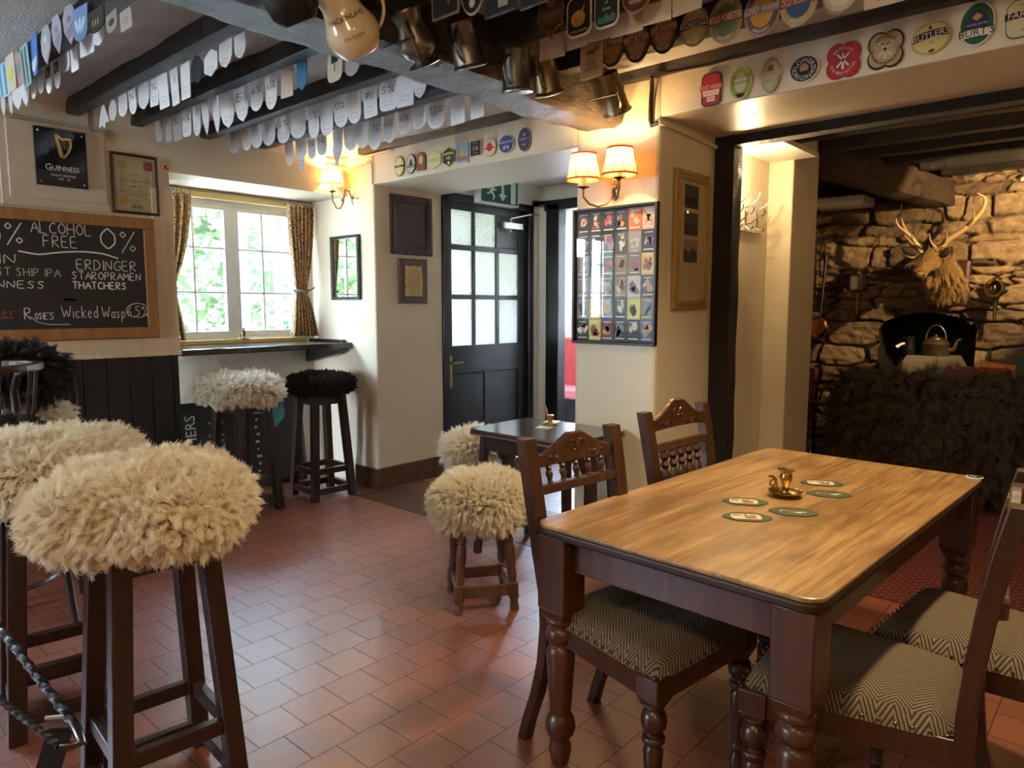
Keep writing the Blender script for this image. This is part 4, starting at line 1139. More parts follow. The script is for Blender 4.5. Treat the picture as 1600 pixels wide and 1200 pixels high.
# chairs ---------------------------------------------------------------
def dome(hx0, hx1, hy, z0, zt, n=16):
    rows = []
    for i in range(n + 1):
        u = -1 + 2 * i / n; row = []
        for j in range(n + 1):
            v = -1 + 2 * j / n
            # trapezoid seat, wider at the front (+x)
            wy = hy * (0.75 + 0.25 * (u + 1) / 2)
            e = (1 - abs(u) ** 5) * (1 - abs(v) ** 5)
            r = 1 - 0.06 * (abs(u) * abs(v)) ** 6
            row.append((u * hx0 * r, v * wy * r, z0 + (zt - z0) * (0.25 + 0.75 * max(0, e) ** 0.35) * (0.82 + 0.18 * (1 - u * u) * (1 - v * v)) if e > 0 else z0 + 0.0))
        rows.append(row)
    return rows
def chair(label, loc, rz, style):
    ch = thing('dining_chair', label, 'chair', (loc[0], loc[1], 0), rz, 'carved chairs around the large table')
    hx, hy = 0.225, 0.235
    MB().grid(dome(hx, hx, hy, 0.435, 0.492)).build('seat', M['herring'], ch, smooth=True, angle=180)
    fr = MB()
    fr.box((hx - 0.032, -hy + 0.02, 0.375), (hx - 0.004, hy - 0.02, 0.438))
    for s in (-1, 1):
        fr.add([(-hx, s * hy * 0.73, 0.375), (hx - 0.01, s * (hy - 0.002), 0.375), (hx - 0.01, s * (hy - 0.028), 0.375), (-hx, s * (hy * 0.73 - 0.026), 0.375),
                (-hx, s * hy * 0.73, 0.438), (hx - 0.01, s * (hy - 0.002), 0.438), (hx - 0.01, s * (hy - 0.028), 0.438), (-hx, s * (hy * 0.73 - 0.026), 0.438)],
               [(0, 1, 2, 3), (4, 7, 6, 5), (0, 4, 5, 1), (1, 5, 6, 2), (2, 6, 7, 3), (3, 7, 4, 0)] if s < 0 else [(3, 2, 1, 0), (5, 6, 7, 4), (1, 5, 4, 0), (2, 6, 5, 1), (3, 7, 6, 2), (0, 4, 7, 3)])
    fr.box((-hx, -hy * 0.71, 0.375), (-hx + 0.026, hy * 0.71, 0.438))
    fr.build('seat_frame', M['chairwood'], ch, bevel=0.003)
    sd = MB()
    for k in range(15):
        y = -hy + 0.012 + (2 * hy - 0.024) * k / 14
        sd.ball((hx - 0.001, y * 0.99, 0.446), (0.004, 0.005, 0.005), 6, 4)
    for s in (-1, 1):
        for k in range(14):
            u = k / 13
            sd.ball((-hx + 0.02 + (2 * hx - 0.03) * u, s * hy * (0.755 + 0.245 * u), 0.446), (0.005, 0.004, 0.005), 6, 4)
    sd.build('upholstery_nails', M['darkbrass'], ch, smooth=True)
    fl = [(0.012, 0), (0.018, 0.004), (0.022, 0.03), (0.015, 0.05), (0.013, 0.06), (0.021, 0.07), (0.015, 0.085), (0.019, 0.11), (0.024, 0.20), (0.026, 0.235), (0.017, 0.25), (0.030, 0.26), (0.030, 0.272), (0.017, 0.28), (0.031, 0.298), (0.034, 0.315), (0.030, 0.335), (0.018, 0.347), (0.028, 0.353), (0.03, 0.36)]
    for s in (-1, 1):
        b = MB().lathe(fl, 16, T(hx - 0.035, s * (hy - 0.035), 0))
        b.frustum((hx - 0.035, s * (hy - 0.035), 0.024, 0.024), (hx - 0.035, s * (hy - 0.035), 0.034, 0.034), 0.355, 0.38).box((hx - 0.069, s * (hy - 0.035) - 0.034, 0.38), (hx - 0.001, s * (hy - 0.035) + 0.034, 0.436))
        b.build('front_leg', M['chairwood'], ch, smooth=True, bevel=0.003)
    # rear legs run up into the back posts in one curve
    yb = 0.190 if style != 'long' else 0.205
    ylow = 0.160
    yat = lambda z: ylow + (yb - ylow) * min(1, max(0, (z - 0.42) / 0.38))
    curve = [(-0.335, 0.0), (-0.315, 0.07), (-0.278, 0.17), (-0.25, 0.28), (-0.235, 0.40), (-0.235, 0.50), (-0.245, 0.62), (-0.262, 0.76), (-0.288, 0.90), (-0.302, 0.965)]
    for s in (-1, 1):
        rows = []
        for i, (x, z) in enumerate(curve):
            wx = 0.019 if z > 0.3 else 0.0165
            wy = 0.018 + (0.006 if z > 0.5 else 0)
            yy = s * yat(z); rows.append([(x - wx, yy - wy, z), (x + wx, yy - wy, z), (x + wx, yy + wy, z), (x - wx, yy + wy, z)])
        b = MB().grid(rows, closed=True)
        b.f += [(3, 2, 1, 0), tuple(range(36, 40))]; b.m += [0, 0]
        for k in (-0.35, 0.35): b.tube([(-0.228 - 0.0, s * yb + k * 0.03, 0.62), (-0.245, s * yb + k * 0.03, 0.76), (-0.271, s * yb + k * 0.03, 0.90)], 0.0035, 6)
        b.build('back_post', M['chairwood'], ch, bevel=0.005)
    bx = lambda z: np.interp(z, [c[1] for c in curve], [c[0] for c in curve])
    def crest(z0, z1, zp):
        n = 28; top, bot = [], []
        for k in range(n + 1):
            u = -1 + 2 * k / n
            y = u * (yb - 0.015)
            q_ = min(1, abs(u) / 0.80); bumpv = (0.5 + 0.5 * math.cos(PI * q_)) ** 0.75 + 0.10 * math.exp(-((abs(u) - 0.17) / 0.05) ** 2)
            top.append((y, z1 + (zp - z1) * bumpv)); bot.append((y, z0 + 0.006 * (1 - u * u)))
        b = MB()
        b.prism(bot + top[::-1], 0.026, Matrix(((0, 0, 1, bx(z1) - 0.012), (1, 0, 0, 0), (0, 1, 0, 0), (0, 0, 0, 1))))
        o = b.build('crest_rail', M['chairwood'], ch, bevel=0.005)
        c = MB()
        zc = (z0 + zp) / 2 + 0.004
        for sx in (bx(z1) + 0.0145, bx(z1) - 0.0125):
            for s in (-1, 1):
                pts = [(sx, s * (0.016 + 0.022 * math.cos(t) * (1 - t / 9)), zc + 0.024 * math.sin(t) * (1 - t / 9)) for t in np.linspace(0, 6.5, 18)]
                c.tube(pts, 0.0035, 5)
                pts = [(sx, s * (0.05 + 0.075 * q), z0 + 0.022 + 0.010 * math.sin(q * 9)) for q in np.linspace(0, 1, 14)]
                c.tube(pts, 0.0035, 5)
                c.ball((sx, s * 0.085, z0 + 0.024), (0.004, 0.011, 0.008), 8, 5)
            c.ball((sx, 0, zc), (0.005, 0.010, 0.012), 8, 6)
        c.build('carving', M['chairwood'], o, smooth=True)
    def rail(z0, z1, nm='back_rail'):
        MB().box((bx(z0) - 0.013, -yat(z0) + 0.012, z0), (bx(z0) + 0.013, yat(z0) - 0.012, z1)).build(nm, M['chairwood'], ch, bevel=0.004)
    def spindle(y, z0, z1, r):
        h = z1 - z0
        pr = [(0.55, 0), (0.55, .06), (1, .10), (.6, .16), (.62, .2), (1.0, .5), (.75, .68), (.55, .72), (.9, .78), (.5, .84), (1, .9), (.8, .96), (.6, 1)]
        X = T(bx(z0), y, z0) @ Matrix(((1, 0, (bx(z1) - bx(z0)) / h, 0), (0, 1, 0, 0), (0, 0, 1, 0), (0, 0, 0, 1)))
        MB().lathe([(r * a, h * q) for a, q in pr], 10, X).build('spindle', M['chairwood'], ch, smooth=True)
    if style == 'short':
        crest(0.872, 0.912, 0.966)
        rail(0.796, 0.824)
        for k in range(5): spindle((k - 2) * 0.058, 0.822, 0.877, 0.012)
        rail(0.56, 0.60)
    elif style == 'long':
        crest(0.885, 0.935, 0.998)
        rail(0.812, 0.842)
        for k in range(5): spindle((k - 2) * 0.058, 0.56, 0.815, 0.019)
        rail(0.53, 0.562)
    else:
        crest(0.872, 0.912, 0.966)
        n = 14; rows = []
        pts = [(bx(0.70) - 0.03 * 0 - 0.028 * math.cos(PI / 2 * u), u * (yb - 0.01), 0.68 + 0.06 * abs(u)) for u in np.linspace(-1, 1, n)]
        b = MB()
        for dz in (0,):
            g = [[(p[0] - 0.010, p[1], p[2] - 0.02), (p[0] + 0.010, p[1], p[2] - 0.02), (p[0] + 0.010, p[1], p[2] + 0.02), (p[0] - 0.010, p[1], p[2] + 0.02)] for p in pts]
            b.grid(g, closed=True)
        b.build('back_rail', M['chairwood'], ch, bevel=0.003)
    return ch
chair('carved chair with short spindles at the near left of the big table', (-1.025, 1.724), math.radians(-7), 'short')
chair('carved chair with long turned spindles at the far left of the big table', (-1.052, 2.45), math.radians(-3), 'long')
c3 = chair('herringbone seated chair nearest the camera on the right of the table', (-0.475, 1.830), math.radians(185), 'curved')
copy_thing(c3, 'herringbone seated chair at the far right of the table, behind the nearest right chair', (-0.281, 2.280, 0), math.radians(175))

# bentwood bar chairs at the far left ---------------------------------
def bar_chair(label, loc, rz, kind, seed, drape):
    ch = thing('bar_chair', label, 'bar chair', (loc[0], loc[1], 0), rz, 'tall bar chairs with wooden backs by the boarded wall')
    for sx, sy in ((-1, -1), (1, -1), (1, 1), (-1, 1)):
        MB().tube([(sx * 0.20, sy * 0.20, 0.0), (sx * 0.175, sy * 0.175, 0.40), (sx * 0.15, sy * 0.15, 0.76)], [0.014, 0.019, 0.019], 10).build('leg', M['stoolwood'], ch, smooth=True)
    MB().tube([(0.178 * math.cos(a) * 1.38, 0.178 * math.sin(a) * 1.38, 0.26) for a in np.linspace(0, 2 * PI, 28)], 0.010, 8).build('foot_ring', M['stoolwood'], ch, smooth=True)
    MB().lathe([(0.02, 0), (0.20, 0), (0.21, 0.012), (0.20, 0.03), (0.02, 0.03)], 26, T(0, 0, 0.755)).build('seat', M['stoolwood'], ch, smooth=True)
    # curved top rail carried by bent posts and thin spindles
    arc = lambda r, z, a0, a1, n: [(r * math.cos(a), r * math.sin(a), z) for a in np.linspace(a0, a1, n)]
    P = arc(0.215, 1.115, math.radians(70), math.radians(290), 24)
    rows = [[(p[0] * 0.9, p[1] * 0.9, 1.10), (p[0] * 1.08, p[1] * 1.08, 1.10), (p[0] * 1.08, p[1] * 1.08, 1.128), (p[0] * 0.9, p[1] * 0.9, 1.128)] for p in P]
    b = MB().grid(rows, closed=True); b.f += [(3, 2, 1, 0), tuple(range(92, 96))]; b.m += [0, 0]
    b.build('back_rail', M['brownpanel'], ch, bevel=0.005)
    for a in (78, 282):
        q = math.radians(a); c, s = math.cos(q), math.sin(q)
        c2, s2 = math.cos(q + (0.9 if a > 180 else -0.9) * -1), math.sin(q + (0.9 if a > 180 else -0.9) * -1)
        MB().tube([(0.19 * c, 0.19 * s, 0.77), (0.225 * c, 0.225 * s, 0.90), (0.22 * c, 0.22 * s, 1.0), (0.215 * (c * .8 + c2 * .2), 0.215 * (s * .8 + s2 * .2), 1.065), (0.21 * (c * .3 + c2 * .7), 0.21 * (s * .3 + s2 * .7), 1.10)], [0.020, 0.019, 0.017, 0.015, 0.012], 10).build('bent_post', M['stoolwood'], ch, smooth=True)
    for a in (135, 160, 200, 225):
        q = math.radians(a)
        MB().tube([(0.17 * math.cos(q), 0.17 * math.sin(q), 0.78), (0.205 * math.cos(q), 0.205 * math.sin(q), 1.105)], 0.007, 8).build('spindle', M['stoolwood'], ch, smooth=True)
    sheepskin(ch, (0, 0, 0.825), 0.21, 0.20, 0.05, kind, 20000, 900, 0.05, seed, droop=0.4, rad=0.0014, tight=0.55, lay=0.4)
    if drape:
        core = pouf_mesh('draped_fleece', M['skin_dark'], ch, 0.085, 0.18, 0.095, (-0.19, 0.02, 1.05), seed + 3)
        P_, N_ = pouf_surface(26000, 0.085, 0.18, 0.095, seed + 3)
        fibres('wool', core, M['wool_black'], P_, N_, 1300, 0.065, seed, droop=0.7, spread=0.5, rad=0.0013, wave=0.12, tight=0.5)
    return ch
bar_chair('tall wooden backed bar chair with a dark fleece seat behind the cream stools', (-3.42, 0.665), math.radians(210), 'black', 21, False)
bar_chair('tall bar chair with dark shaggy fleece draped over its back, by the chalkboard', (-3.93, 0.93), math.radians(165), 'white', 22, True)

# wrought iron bracket at the lower left ----------------------------------
ib = thing('iron_bracket', 'twisted wrought iron bracket with a flat strut, at the lower left corner', 'bracket', (0, 0, 0))
p0 = at(100, 1150, 'z', 0.47); d0 = at(-60, 905, 'z', 0.62); d1 = at(-70, 1040, 'z', 0.52)
e1 = at(113, 1128, 'z', 0.48); e2 = at(93, 1166, 'z', 0.46); e3 = at(128, 1160, 'z', 0.46)
n = 170
MB().tube([d0.lerp(e1, i / n) for i in range(n + 1)] , 0.0105, 4, twist=0.15).build('twisted_rod', M['iron'], ib)
MB().tube([d1.lerp(e2, i / n) for i in range(n + 1)], 0.0085, 4, twist=0.165).build('twisted_rod', M['iron'], ib)
MB().tube([e1, e1.lerp(e3, 0.6) + Vector((0, 0, 0.006)), e3, e3.lerp(e2, 0.5) + Vector((0, 0, -0.004)), e2], [0.010, 0.011, 0.011, 0.010, 0.009], 10).build('loop_end', M['iron'], ib, smooth=True)
MB().tube([at(72, 1122, 'z', 0.478), at(104, 1119, 'z', 0.485)], 0.005, 8).build('collar', M['steel'], ib, smooth=True)
q0 = at(95, 1138, 'z', 0.455)
q1 = Vector((q0.x + 0.02, q0.y - 0.17, 0.0))
dv = (q1 - q0).normalized(); sd_ = Vector((-dv.y, dv.x, 0)).normalized() if abs(dv.z) < .99 else Vector((1, 0, 0)); sd_ = Vector((0.72, 0.69, 0)) ; nn = dv.cross(sd_).normalized()
b = MB(); hw_ = 0.024; tt = 0.006
b.add([q + sd_ * s * hw_ + nn * k * tt for q in (q0, q1) for s, k in ((-1, -1), (1, -1), (1, 1), (-1, 1))], [(0, 3, 2, 1), (4, 5, 6, 7), (0, 1, 5, 4), (1, 2, 6, 5), (2, 3, 7, 6), (3, 0, 4, 7)])
b.build('strut', M['blackiron'], ib)
# ================================================================ things on walls and tables
# frames of reference: plate lies in local xy, +z is out of the wall
def XF_y(p): return Matrix(((1, 0, 0, p[0]), (0, 0, -1, p[1]), (0, 1, 0, p[2]), (0, 0, 0, 1)))      # faces -y
def XF_x(p): return Matrix(((0, 0, 1, p[0]), (1, 0, 0, p[1]), (0, 1, 0, p[2]), (0, 0, 0, 1)))       # faces +x
def XF_z(p, rz=0): return T(*p) @ Rz(rz)

def decal(mbuild, name, m, parent, z):
    return mbuild.build(name, m, parent, X=T(0, 0, z))

# chalkboard ------------------------------------------------------------
XB = XC + 0.02
cb = thing('chalkboard', 'long oak framed chalkboard listing alcohol free drinks in chalk', 'chalkboard', X=XF_x((XB, 0, 0)))
y0, y1, z0, z1 = 0.25, 1.80, 1.170, 1.870
zt = lambda y: 1.855 + (y - 1.02) * 0.035
b = MB()
fw = 0.062
b.box((y0, z0, -0.02), (y1, z0 + fw, 0.018)).box((y0, z1 - fw, -0.02), (y1, z1, 0.018)).box((y1 - fw, z0 + fw, -0.02), (y1, z1 - fw, 0.018)).box((y0, z0 + fw, -0.02), (y0 + fw, z1 - fw, 0.018))
b.build('frame', M['frameoak'], cb, bevel=0.004)
MB().box((y0 + 0.03, z0 + 0.03, -0.015), (y1 - 0.03, z1 - 0.03, 0.004)).build('board', M['slate'], cb)
def bp(u, v):
    p = at(u, v, 'x', XB + 0.005); return p.y, p.z
white, green, red = MB(), MB(), MB()
Z = T(0, 0, 0)
def line(mb, s, u0, vb, u1, vt, wd=0.0046):
    a = bp(u0, vb); c = bp(u1, vb); t = bp(u0, vt)
    chalk(mb, s, a[0], a[1], t[1] - a[1], wd, Z, fit=c[0] - a[0])
line(white, '0', -22, 382, 8, 350, 0.008); line(white, '%', 8, 379, 38, 348, 0.006)
line(white, 'ALCOHOL', 48, 363, 146, 345); line(white, 'FREE', 68, 385, 124, 367)
line(white, '0', 157, 389, 188, 356, 0.0075); line(white, '%', 188, 392, 214, 362, 0.005)
pts = [(28, 392), (60, 398), (95, 394), (130, 393), (160, 396), (185, 404)]
ribbon(white, [bp(*p) for p in pts], 0.008, Z)
line(white, 'GIN', -26, 410, 30, 395); line(green, 'GHOST SHIP IPA', -42, 429, 96, 416); line(white, 'GUINNESS', -45, 449, 74, 437)
line(white, 'ERDINGER', 120, 421, 216, 405); line(white, 'STAROPRAMEN', 113, 436, 222, 424); line(white, 'THATCHERS', 114, 451, 200, 440, 0.0068)
line(red, 'Cider:', -36, 496, 36, 479); line(white, 'R', 39, 499, 53, 481, 0.005); line(white, 'OSIE', 55, 499, 76, 489, 0.004); line(white, "'S", 75, 499, 88, 488, 0.004)
line(white, 'Wicked', 97, 497, 156, 478, 0.004); line(white, 'Wasp', 160, 497, 198, 479, 0.004); line(white, '6,5%', 199, 494, 232, 479, 0.004)
ribbon(white, [bp(198 + 17 + 17.5 * math.cos(t), 485 + 11 * math.sin(t)) for t in np.linspace(0, 6.4, 20)], 0.004, Z)
ribbon(white, [bp(48, 495), bp(58, 503), bp(75, 507), bp(110, 507)], 0.003, Z)
ribbon(red, [bp(-40, 497), bp(22, 497)], 0.004, Z)
rb = MB()
for u0, u1, v, wd in ((-40, 30, 467, 0.012), (30, 120, 469, 0.014), (100, 190, 468, 0.010), (60, 225, 473, 0.005)): ribbon(rb, [bp(u0, v), bp((u0 + u1) / 2, v + 1), bp(u1, v - 1)], wd, Z)
white.build('white_chalk_writing', M['chalk'], cb, X=T(0, 0, 0.0046)); green.build('green_chalk_writing', M['chalkgreen'], cb, X=T(0, 0, 0.0046))
red.build('red_chalk_writing', M['chalkred'], cb, X=T(0, 0, 0.0046)); rb.build('chalk_line', pm('faint_red_chalk', (0.06, 0.022, 0.022), 0.95), cb, X=T(0, 0, 0.0044))
cb['label'] = 'long oak framed chalkboard listing alcohol free drinks in chalk'

# black harp plaque -------------------------------------------------------
gp = thing('brewery_plaque', 'glossy black plaque with a gold harp, above the chalkboard', 'plaque', X=XF_x((XC + 0.021, 1.333, 2.153)))
MB().box((-0.124, -0.152, 0), (0.124, 0.152, 0.016)).build('plate', pm('black_gloss_acrylic', (0.008, 0.009, 0.012), 0.07, coat=0.5), gp, bevel=0.002)
MB().box((-0.122, -0.150, 0.0162), (0.122, -0.073, 0.0166)).build('lower_band', pm('charcoal_band', (0.035, 0.030, 0.027), 0.25), gp)
hp = MB()
hp.prism([(-0.046, 0.118), (-0.036, 0.122), (-0.030, 0.110), (0.006, 0.0), (0.000, -0.002), (-0.012, 0.005)], 0.006)
hp.prism([(-0.040, 0.120), (-0.030, 0.120), (-0.010, 0.104), (0.010, 0.108), (0.034, 0.112), (0.038, 0.100), (0.012, 0.098), (-0.010, 0.093), (-0.034, 0.108)], 0.006)
hp.prism([(0.026, 0.104), (0.038, 0.104), (0.040, 0.070), (0.030, 0.034), (0.006, -0.002), (-0.002, 0.004), (0.020, 0.038), (0.028, 0.070)], 0.006)
for k in range(6): hp.tube([(-0.026 + k * 0.0095, 0.10 - k * 0.001, 0.003), (-0.018 + k * 0.0075, 0.075 - k * 0.008, 0.003)], 0.0008, 4)
hp.build('harp', pm('polished_gold', (0.75, 0.52, 0.20), 0.25, 0.9, 0.15), gp, X=T(0.006, 0, 0.0165) @ Rz(-0.08))
t = MB(); text(t, 'G', 0.047, T(-0.066, -0.052, 0)); text(t, 'UINNESS', 0.036, T(0.017, -0.0535, 0), sx=0.93)
t.build('lettering', pm('silver_print', (0.72, 0.70, 0.66), 0.4), gp, X=T(0, 0, 0.0170))
t = MB(); text(t, 'QUALITY APPROVED', 0.0165, T(0.004, -0.093, 0), fit=0.12); text(t, '1997 - 23', 0.0155, T(0.004, -0.112, 0)); t.box((-0.06, -0.0715, 0), (0.07, -0.0705, 0.0003))
t.build('small_lettering', M['card'], gp, X=T(0, 0, 0.0170))
b = MB()
for sx in (-1, 1):
    for sy in (-1, 1): b.ball((sx * 0.104, sy * 0.132, 0.018), (0.007, 0.007, 0.004), 10, 6)
b.build('screw_caps', M['steel'], gp, smooth=True)

def print_bars(mb, wd, z, h, seed=0, x0=0.0):
    # a line of print too small to read: a row of short uneven dashes
    r = random.Random(int(wd * 1e4 + z * 1e4 + seed)); x = x0 - wd / 2
    while x < x0 + wd / 2 - 0.002:
        q = min(r.uniform(0.8, 3.2) * h, x0 + wd / 2 - x)
        mb.box((x, z - h * r.uniform(.25, .5), 0), (x + q * 0.82, z + h * r.uniform(.2, .45), 0.0003)); x += q + 0.25 * h
# certificate -------------------------------------------------------------
cf = thing('award_certificate', 'award certificate in a dark brown frame with a red seal, beside the window', 'certificate', X=XF_x((XC + 0.002, 1.714, 2.064)))
def picture_frame(root, hw, hh, fw, d, m, name='frame', step=True):
    b = MB()
    for s in (-1, 1):
        b.box((-hw, s * hh - (fw if s > 0 else 0), 0), (hw, s * hh + (fw if s < 0 else 0), d))
        b.box((s * hw - (fw if s > 0 else 0), -hh + fw, 0), (s * hw + (fw if s < 0 else 0), hh - fw, d))
    if step:
        q = fw * 0.45
        for s in (-1, 1):
            b.box((-hw + q, s * (hh - q) - (0.004 if s > 0 else 0), d), (hw - q, s * (hh - q) + (0.004 if s < 0 else 0), d + 0.004))
            b.box((s * (hw - q) - (0.004 if s > 0 else 0), -hh + q + 0.004, d), (s * (hw - q) + (0.004 if s < 0 else 0), hh - q - 0.004, d + 0.004))
    return b.build(name, m, root, bevel=0.002)
picture_frame(cf, 0.130, 0.172, 0.016, 0.016, M['brownpanel'])
MB().box((-0.12, -0.162, 0), (0.12, 0.162, 0.006)).build('paper', M['paper'], cf)
t = MB()
for sx in (-1, 1): t.box((sx * 0.103 - 0.0012, -0.145, 0), (sx * 0.103 + 0.0012, 0.145, 0.0003))
for sy in (-1, 1): t.box((-0.103, sy * 0.145 - 0.0012, 0), (0.103, sy * 0.145 + 0.0012, 0.0003))
for s, z, w_ in (('SPECIAL', 0.122, 0.055), ('AWARD', 0.104, 0.045), ('2019', 0.087, 0.032)): text(t, s, 0.016, T(-0.062, z, 0), fit=w_)
text(t, 'Three Pigeons Inn', 0.023, T(0, 0.022, 0), fit=0.165); print_bars(t, 0.06, -0.012, 0.009); print_bars(t, 0.045, 0.055, 0.006)
for z, w_ in ((-0.035, 0.05), (-0.048, 0.085), (-0.057, 0.055), (-0.066, 0.045), (-0.088, 0.03), (-0.10, 0.05)): t.box((-w_, z, 0), (w_, z + 0.0018, 0.0003))
for k in range(4):
    x = -0.018 + 0.016 * k
    t.prism(ell(0.004, 0.004, 10), 0.0002, T(x, -0.118, 0)); t.box((x - 0.004, -0.138, 0), (x + 0.004, -0.122, 0.0003))
t.build('printed_text', pm('brown_print', (0.09, 0.065, 0.035), 0.6), cf, X=T(0, 0, 0.0064))
MB().prism(rrect(0.026, 0.026, 0.014, 5), 0.0006, T(0.078, 0.113, 0.0064)).build('red_seal', flat('dull_red_print', (0.33, 0.035, 0.035)), cf)
t = MB(); text(t, 'A', 0.022, T(0.078, 0.114, 0.0073)); t.build('seal_letter', M['paper'], cf)
MB().prism(ell(0.026, 0.021), 0.0006, T(-0.066, -0.095, 0.0064)).build('gold_seal', flat('gold_print', (0.65, 0.40, 0.09)), cf)
MB().box((-0.116, -0.158, 0.009), (0.116, 0.158, 0.0105)).build('picture_glass', M['picglass'], cf)
MB().tube([(-0.008, 0.172, 0.006), (0, 0.184, 0.006), (0.008, 0.172, 0.006)], 0.002, 6).build('hanger', M['darkbrass'], cf)

# little red badge
rb_ = thing('round_badge', 'tiny round red badge on the wall beside the certificate', 'badge', X=XF_x((XC + 0.001, at(260, 262, 'x', XC).y, at(260, 262, 'x', XC).z)))
MB().lathe([(0.014, 0), (0.014, 0.003), (0.009, 0.007)], 20).build('rim', flat('badge_red', (0.36, 0.03, 0.03)), rb_, smooth=True)
MB().prism(ell(0.006, 0.006, 14), 0.0005, T(0.002, 0.001, 0.0072)).build('centre', M['card'], rb_)

# curtains -----------------------------------------------------------------
def curtain(name, label, yt0, yt1, yg, gw, yb0, yb1, side):
    root = thing(name, label, 'curtain', (0, 0, 0), 0, 'patterned curtains at the bay window')
    rows = []
    ztop, ztie, zbot = 2.12, 1.475, 1.122
    n = 130
    for i in range(61):
        s = i / 60; z = ztop + (zbot - ztop) * s
        if z > ztie:
            q = ((ztop - z) / (ztop - ztie)) ** 1.7
            a = yt0 + (yg - gw / 2 - yt0) * q; b_ = yt1 + (yg + gw / 2 - yt1) * q
        else:
            q = ((ztie - z) / (ztie - zbot)) ** 0.8
            a = yg - gw / 2 + (yb0 - yg + gw / 2) * q; b_ = yg + gw / 2 + (yb1 - yg - gw / 2) * q
        wv = 0.012 + 0.016 * min(1, abs(z - ztie) / 0.25)
        row = []
        for k in range(n + 1):
            u = k / n
            row.append((-4.925 + wv * math.sin(u * 2 * PI * 6.5 + 0.7 * math.sin(z * 3)) + 0.006 * math.sin(u * 40 + z * 5), a + (b_ - a) * u, z))
        rows.append(row)
    o = MB().grid(rows).build('drape', M['curtain'], root, smooth=True, angle=180)
    so = o.modifiers.new('cloth_thickness', 'SOLIDIFY'); so.thickness = 0.003
    # twisted tie-back
    b = MB()
    for ph in (0, 2.1, 4.2):
        pts = []
        for a in np.linspace(0, 2 * PI, 40):
            r = 0.007
            pts.append((-4.925 + 0.052 * math.cos(a) + r * math.cos(a * 9 + ph), yg + (gw / 2 + 0.016) * math.sin(a), ztie + r * math.sin(a * 9 + ph)))
        b.tube(pts, 0.0065, 6)
    e = (-4.925, yg + side * gw / 2, ztie)
    b.tube([e, (-4.925, yg + side * (gw / 2 + 0.05), ztie + 0.012), (-4.93, yg + side * (gw / 2 + 0.085), ztie + 0.03)], 0.005, 6)
    b.build('tie_back', pm('black_cream_cord', (0.14, 0.13, 0.11), 0.8, var=0.9, scale=160), root, smooth=True)
    b = MB()
    for k in range(12):
        y = yt0 + (yt1 - yt0) * (k + .5) / 12
        b.tube([(-4.945, y, 2.118), (-4.935, y, 2.14), (-4.955, y, 2.15)], 0.0025, 5)
    b.build('curtain_hooks', M['card'], root)
curtain('curtain', 'left patterned curtain tied back beside the chalkboard panel', 1.90, 2.235, 2.04, 0.10, 1.92, 2.15, -1)
curtain('curtain', 'right patterned curtain tied back beside the framed mirror', 2.965, 3.185, 3.06, 0.085, 2.965, 3.19, 1)

# chamber candlesticks ---------------------------------------------------
def chamberstick(name, label, loc, rz, sc_, m, candle=None):
    r = thing(name, label, 'candlestick', loc, rz)
    MB().lathe([(0, 0), (.030, 0), (.034, .003), (.047, .009), (.053, .016), (.054, .0175), (.050, .017), (.042, .010), (.022, .006), (.011, .010), (.009, .020), (.013, .024), (.009, .030), (.012, .040), (.0185, .053), (.020, .064), (.0165, .075), (.019, .081), (.0275, .087), (.0275, .090), (.016, .089), (.013, .07), (0, .07)], 30, Matrix.Scale(sc_, 4), cap=False).build('candle_holder', m, r, smooth=True)
    pts = [(-0.012, 0, 0.010), (-0.022, 0, 0.016), (-0.030, 0, 0.032), (-0.032, 0, 0.048), (-0.042, 0, 0.058), (-0.053, 0, 0.052), (-0.054, 0, 0.040), (-0.045, 0, 0.034), (-0.036, 0, 0.042), (-0.034, 0, 0.056), (-0.045, 0, 0.066), (-0.060, 0, 0.068)]
    MB().tube(pts, [0.004, 0.004, 0.0038, 0.0038, 0.0035, 0.0033, 0.0033, 0.0033, 0.0035, 0.004, 0.0045, 0.003], 8, Matrix.Scale(sc_, 4)).build('ring_handle', m, r, smooth=True)
    return r
ctr = at(1227, 775, 'z', 0.741)
chamberstick('candlestick', 'brass chamber candlestick with a ring handle on the big table', (ctr.x, ctr.y, 0.741), math.radians(50), 1.0, M['brass'])
cs = chamberstick('candlestick', 'small chamber candlestick on the window shelf between the curtains', tuple(at(381, 531, 'z', 1.1185)), math.radians(35), 0.75, M['darkbrass'])
MB().lathe([(0.009, 0.045), (0.009, 0.085), (0.002, 0.087)], 10).build('candle_stub', pm('brown_candle', (0.16, 0.08, 0.045), 0.6), cs, smooth=True)
bl = thing('hand_bell', 'small brass ornament with a turned wooden handle on the small dark table', 'ornament', (at(895, 657, 'z', 0.70).x, 3.05, 0.7005))
MB().box((-0.035, -0.024, 0), (0.035, 0.024, 0.012)).lathe([(0.026, 0.012), (0.012, 0.02), (0.014, 0.03), (0.021, 0.045), (0.022, 0.055), (0.016, 0.057)], 18).build('brass_base', M['brass'], bl, smooth=True, bevel=0.002)
MB().lathe([(0.004, 0), (0.006, 0.02), (0.009, 0.045), (0.006, 0.062), (0.008, 0.07), (0.003, 0.075)], 12, T(-0.012, 0, 0.035) @ Ry(-0.35)).build('wooden_handle', pm('red_wood_handle', (0.30, 0.10, 0.05), 0.35), bl, smooth=True)

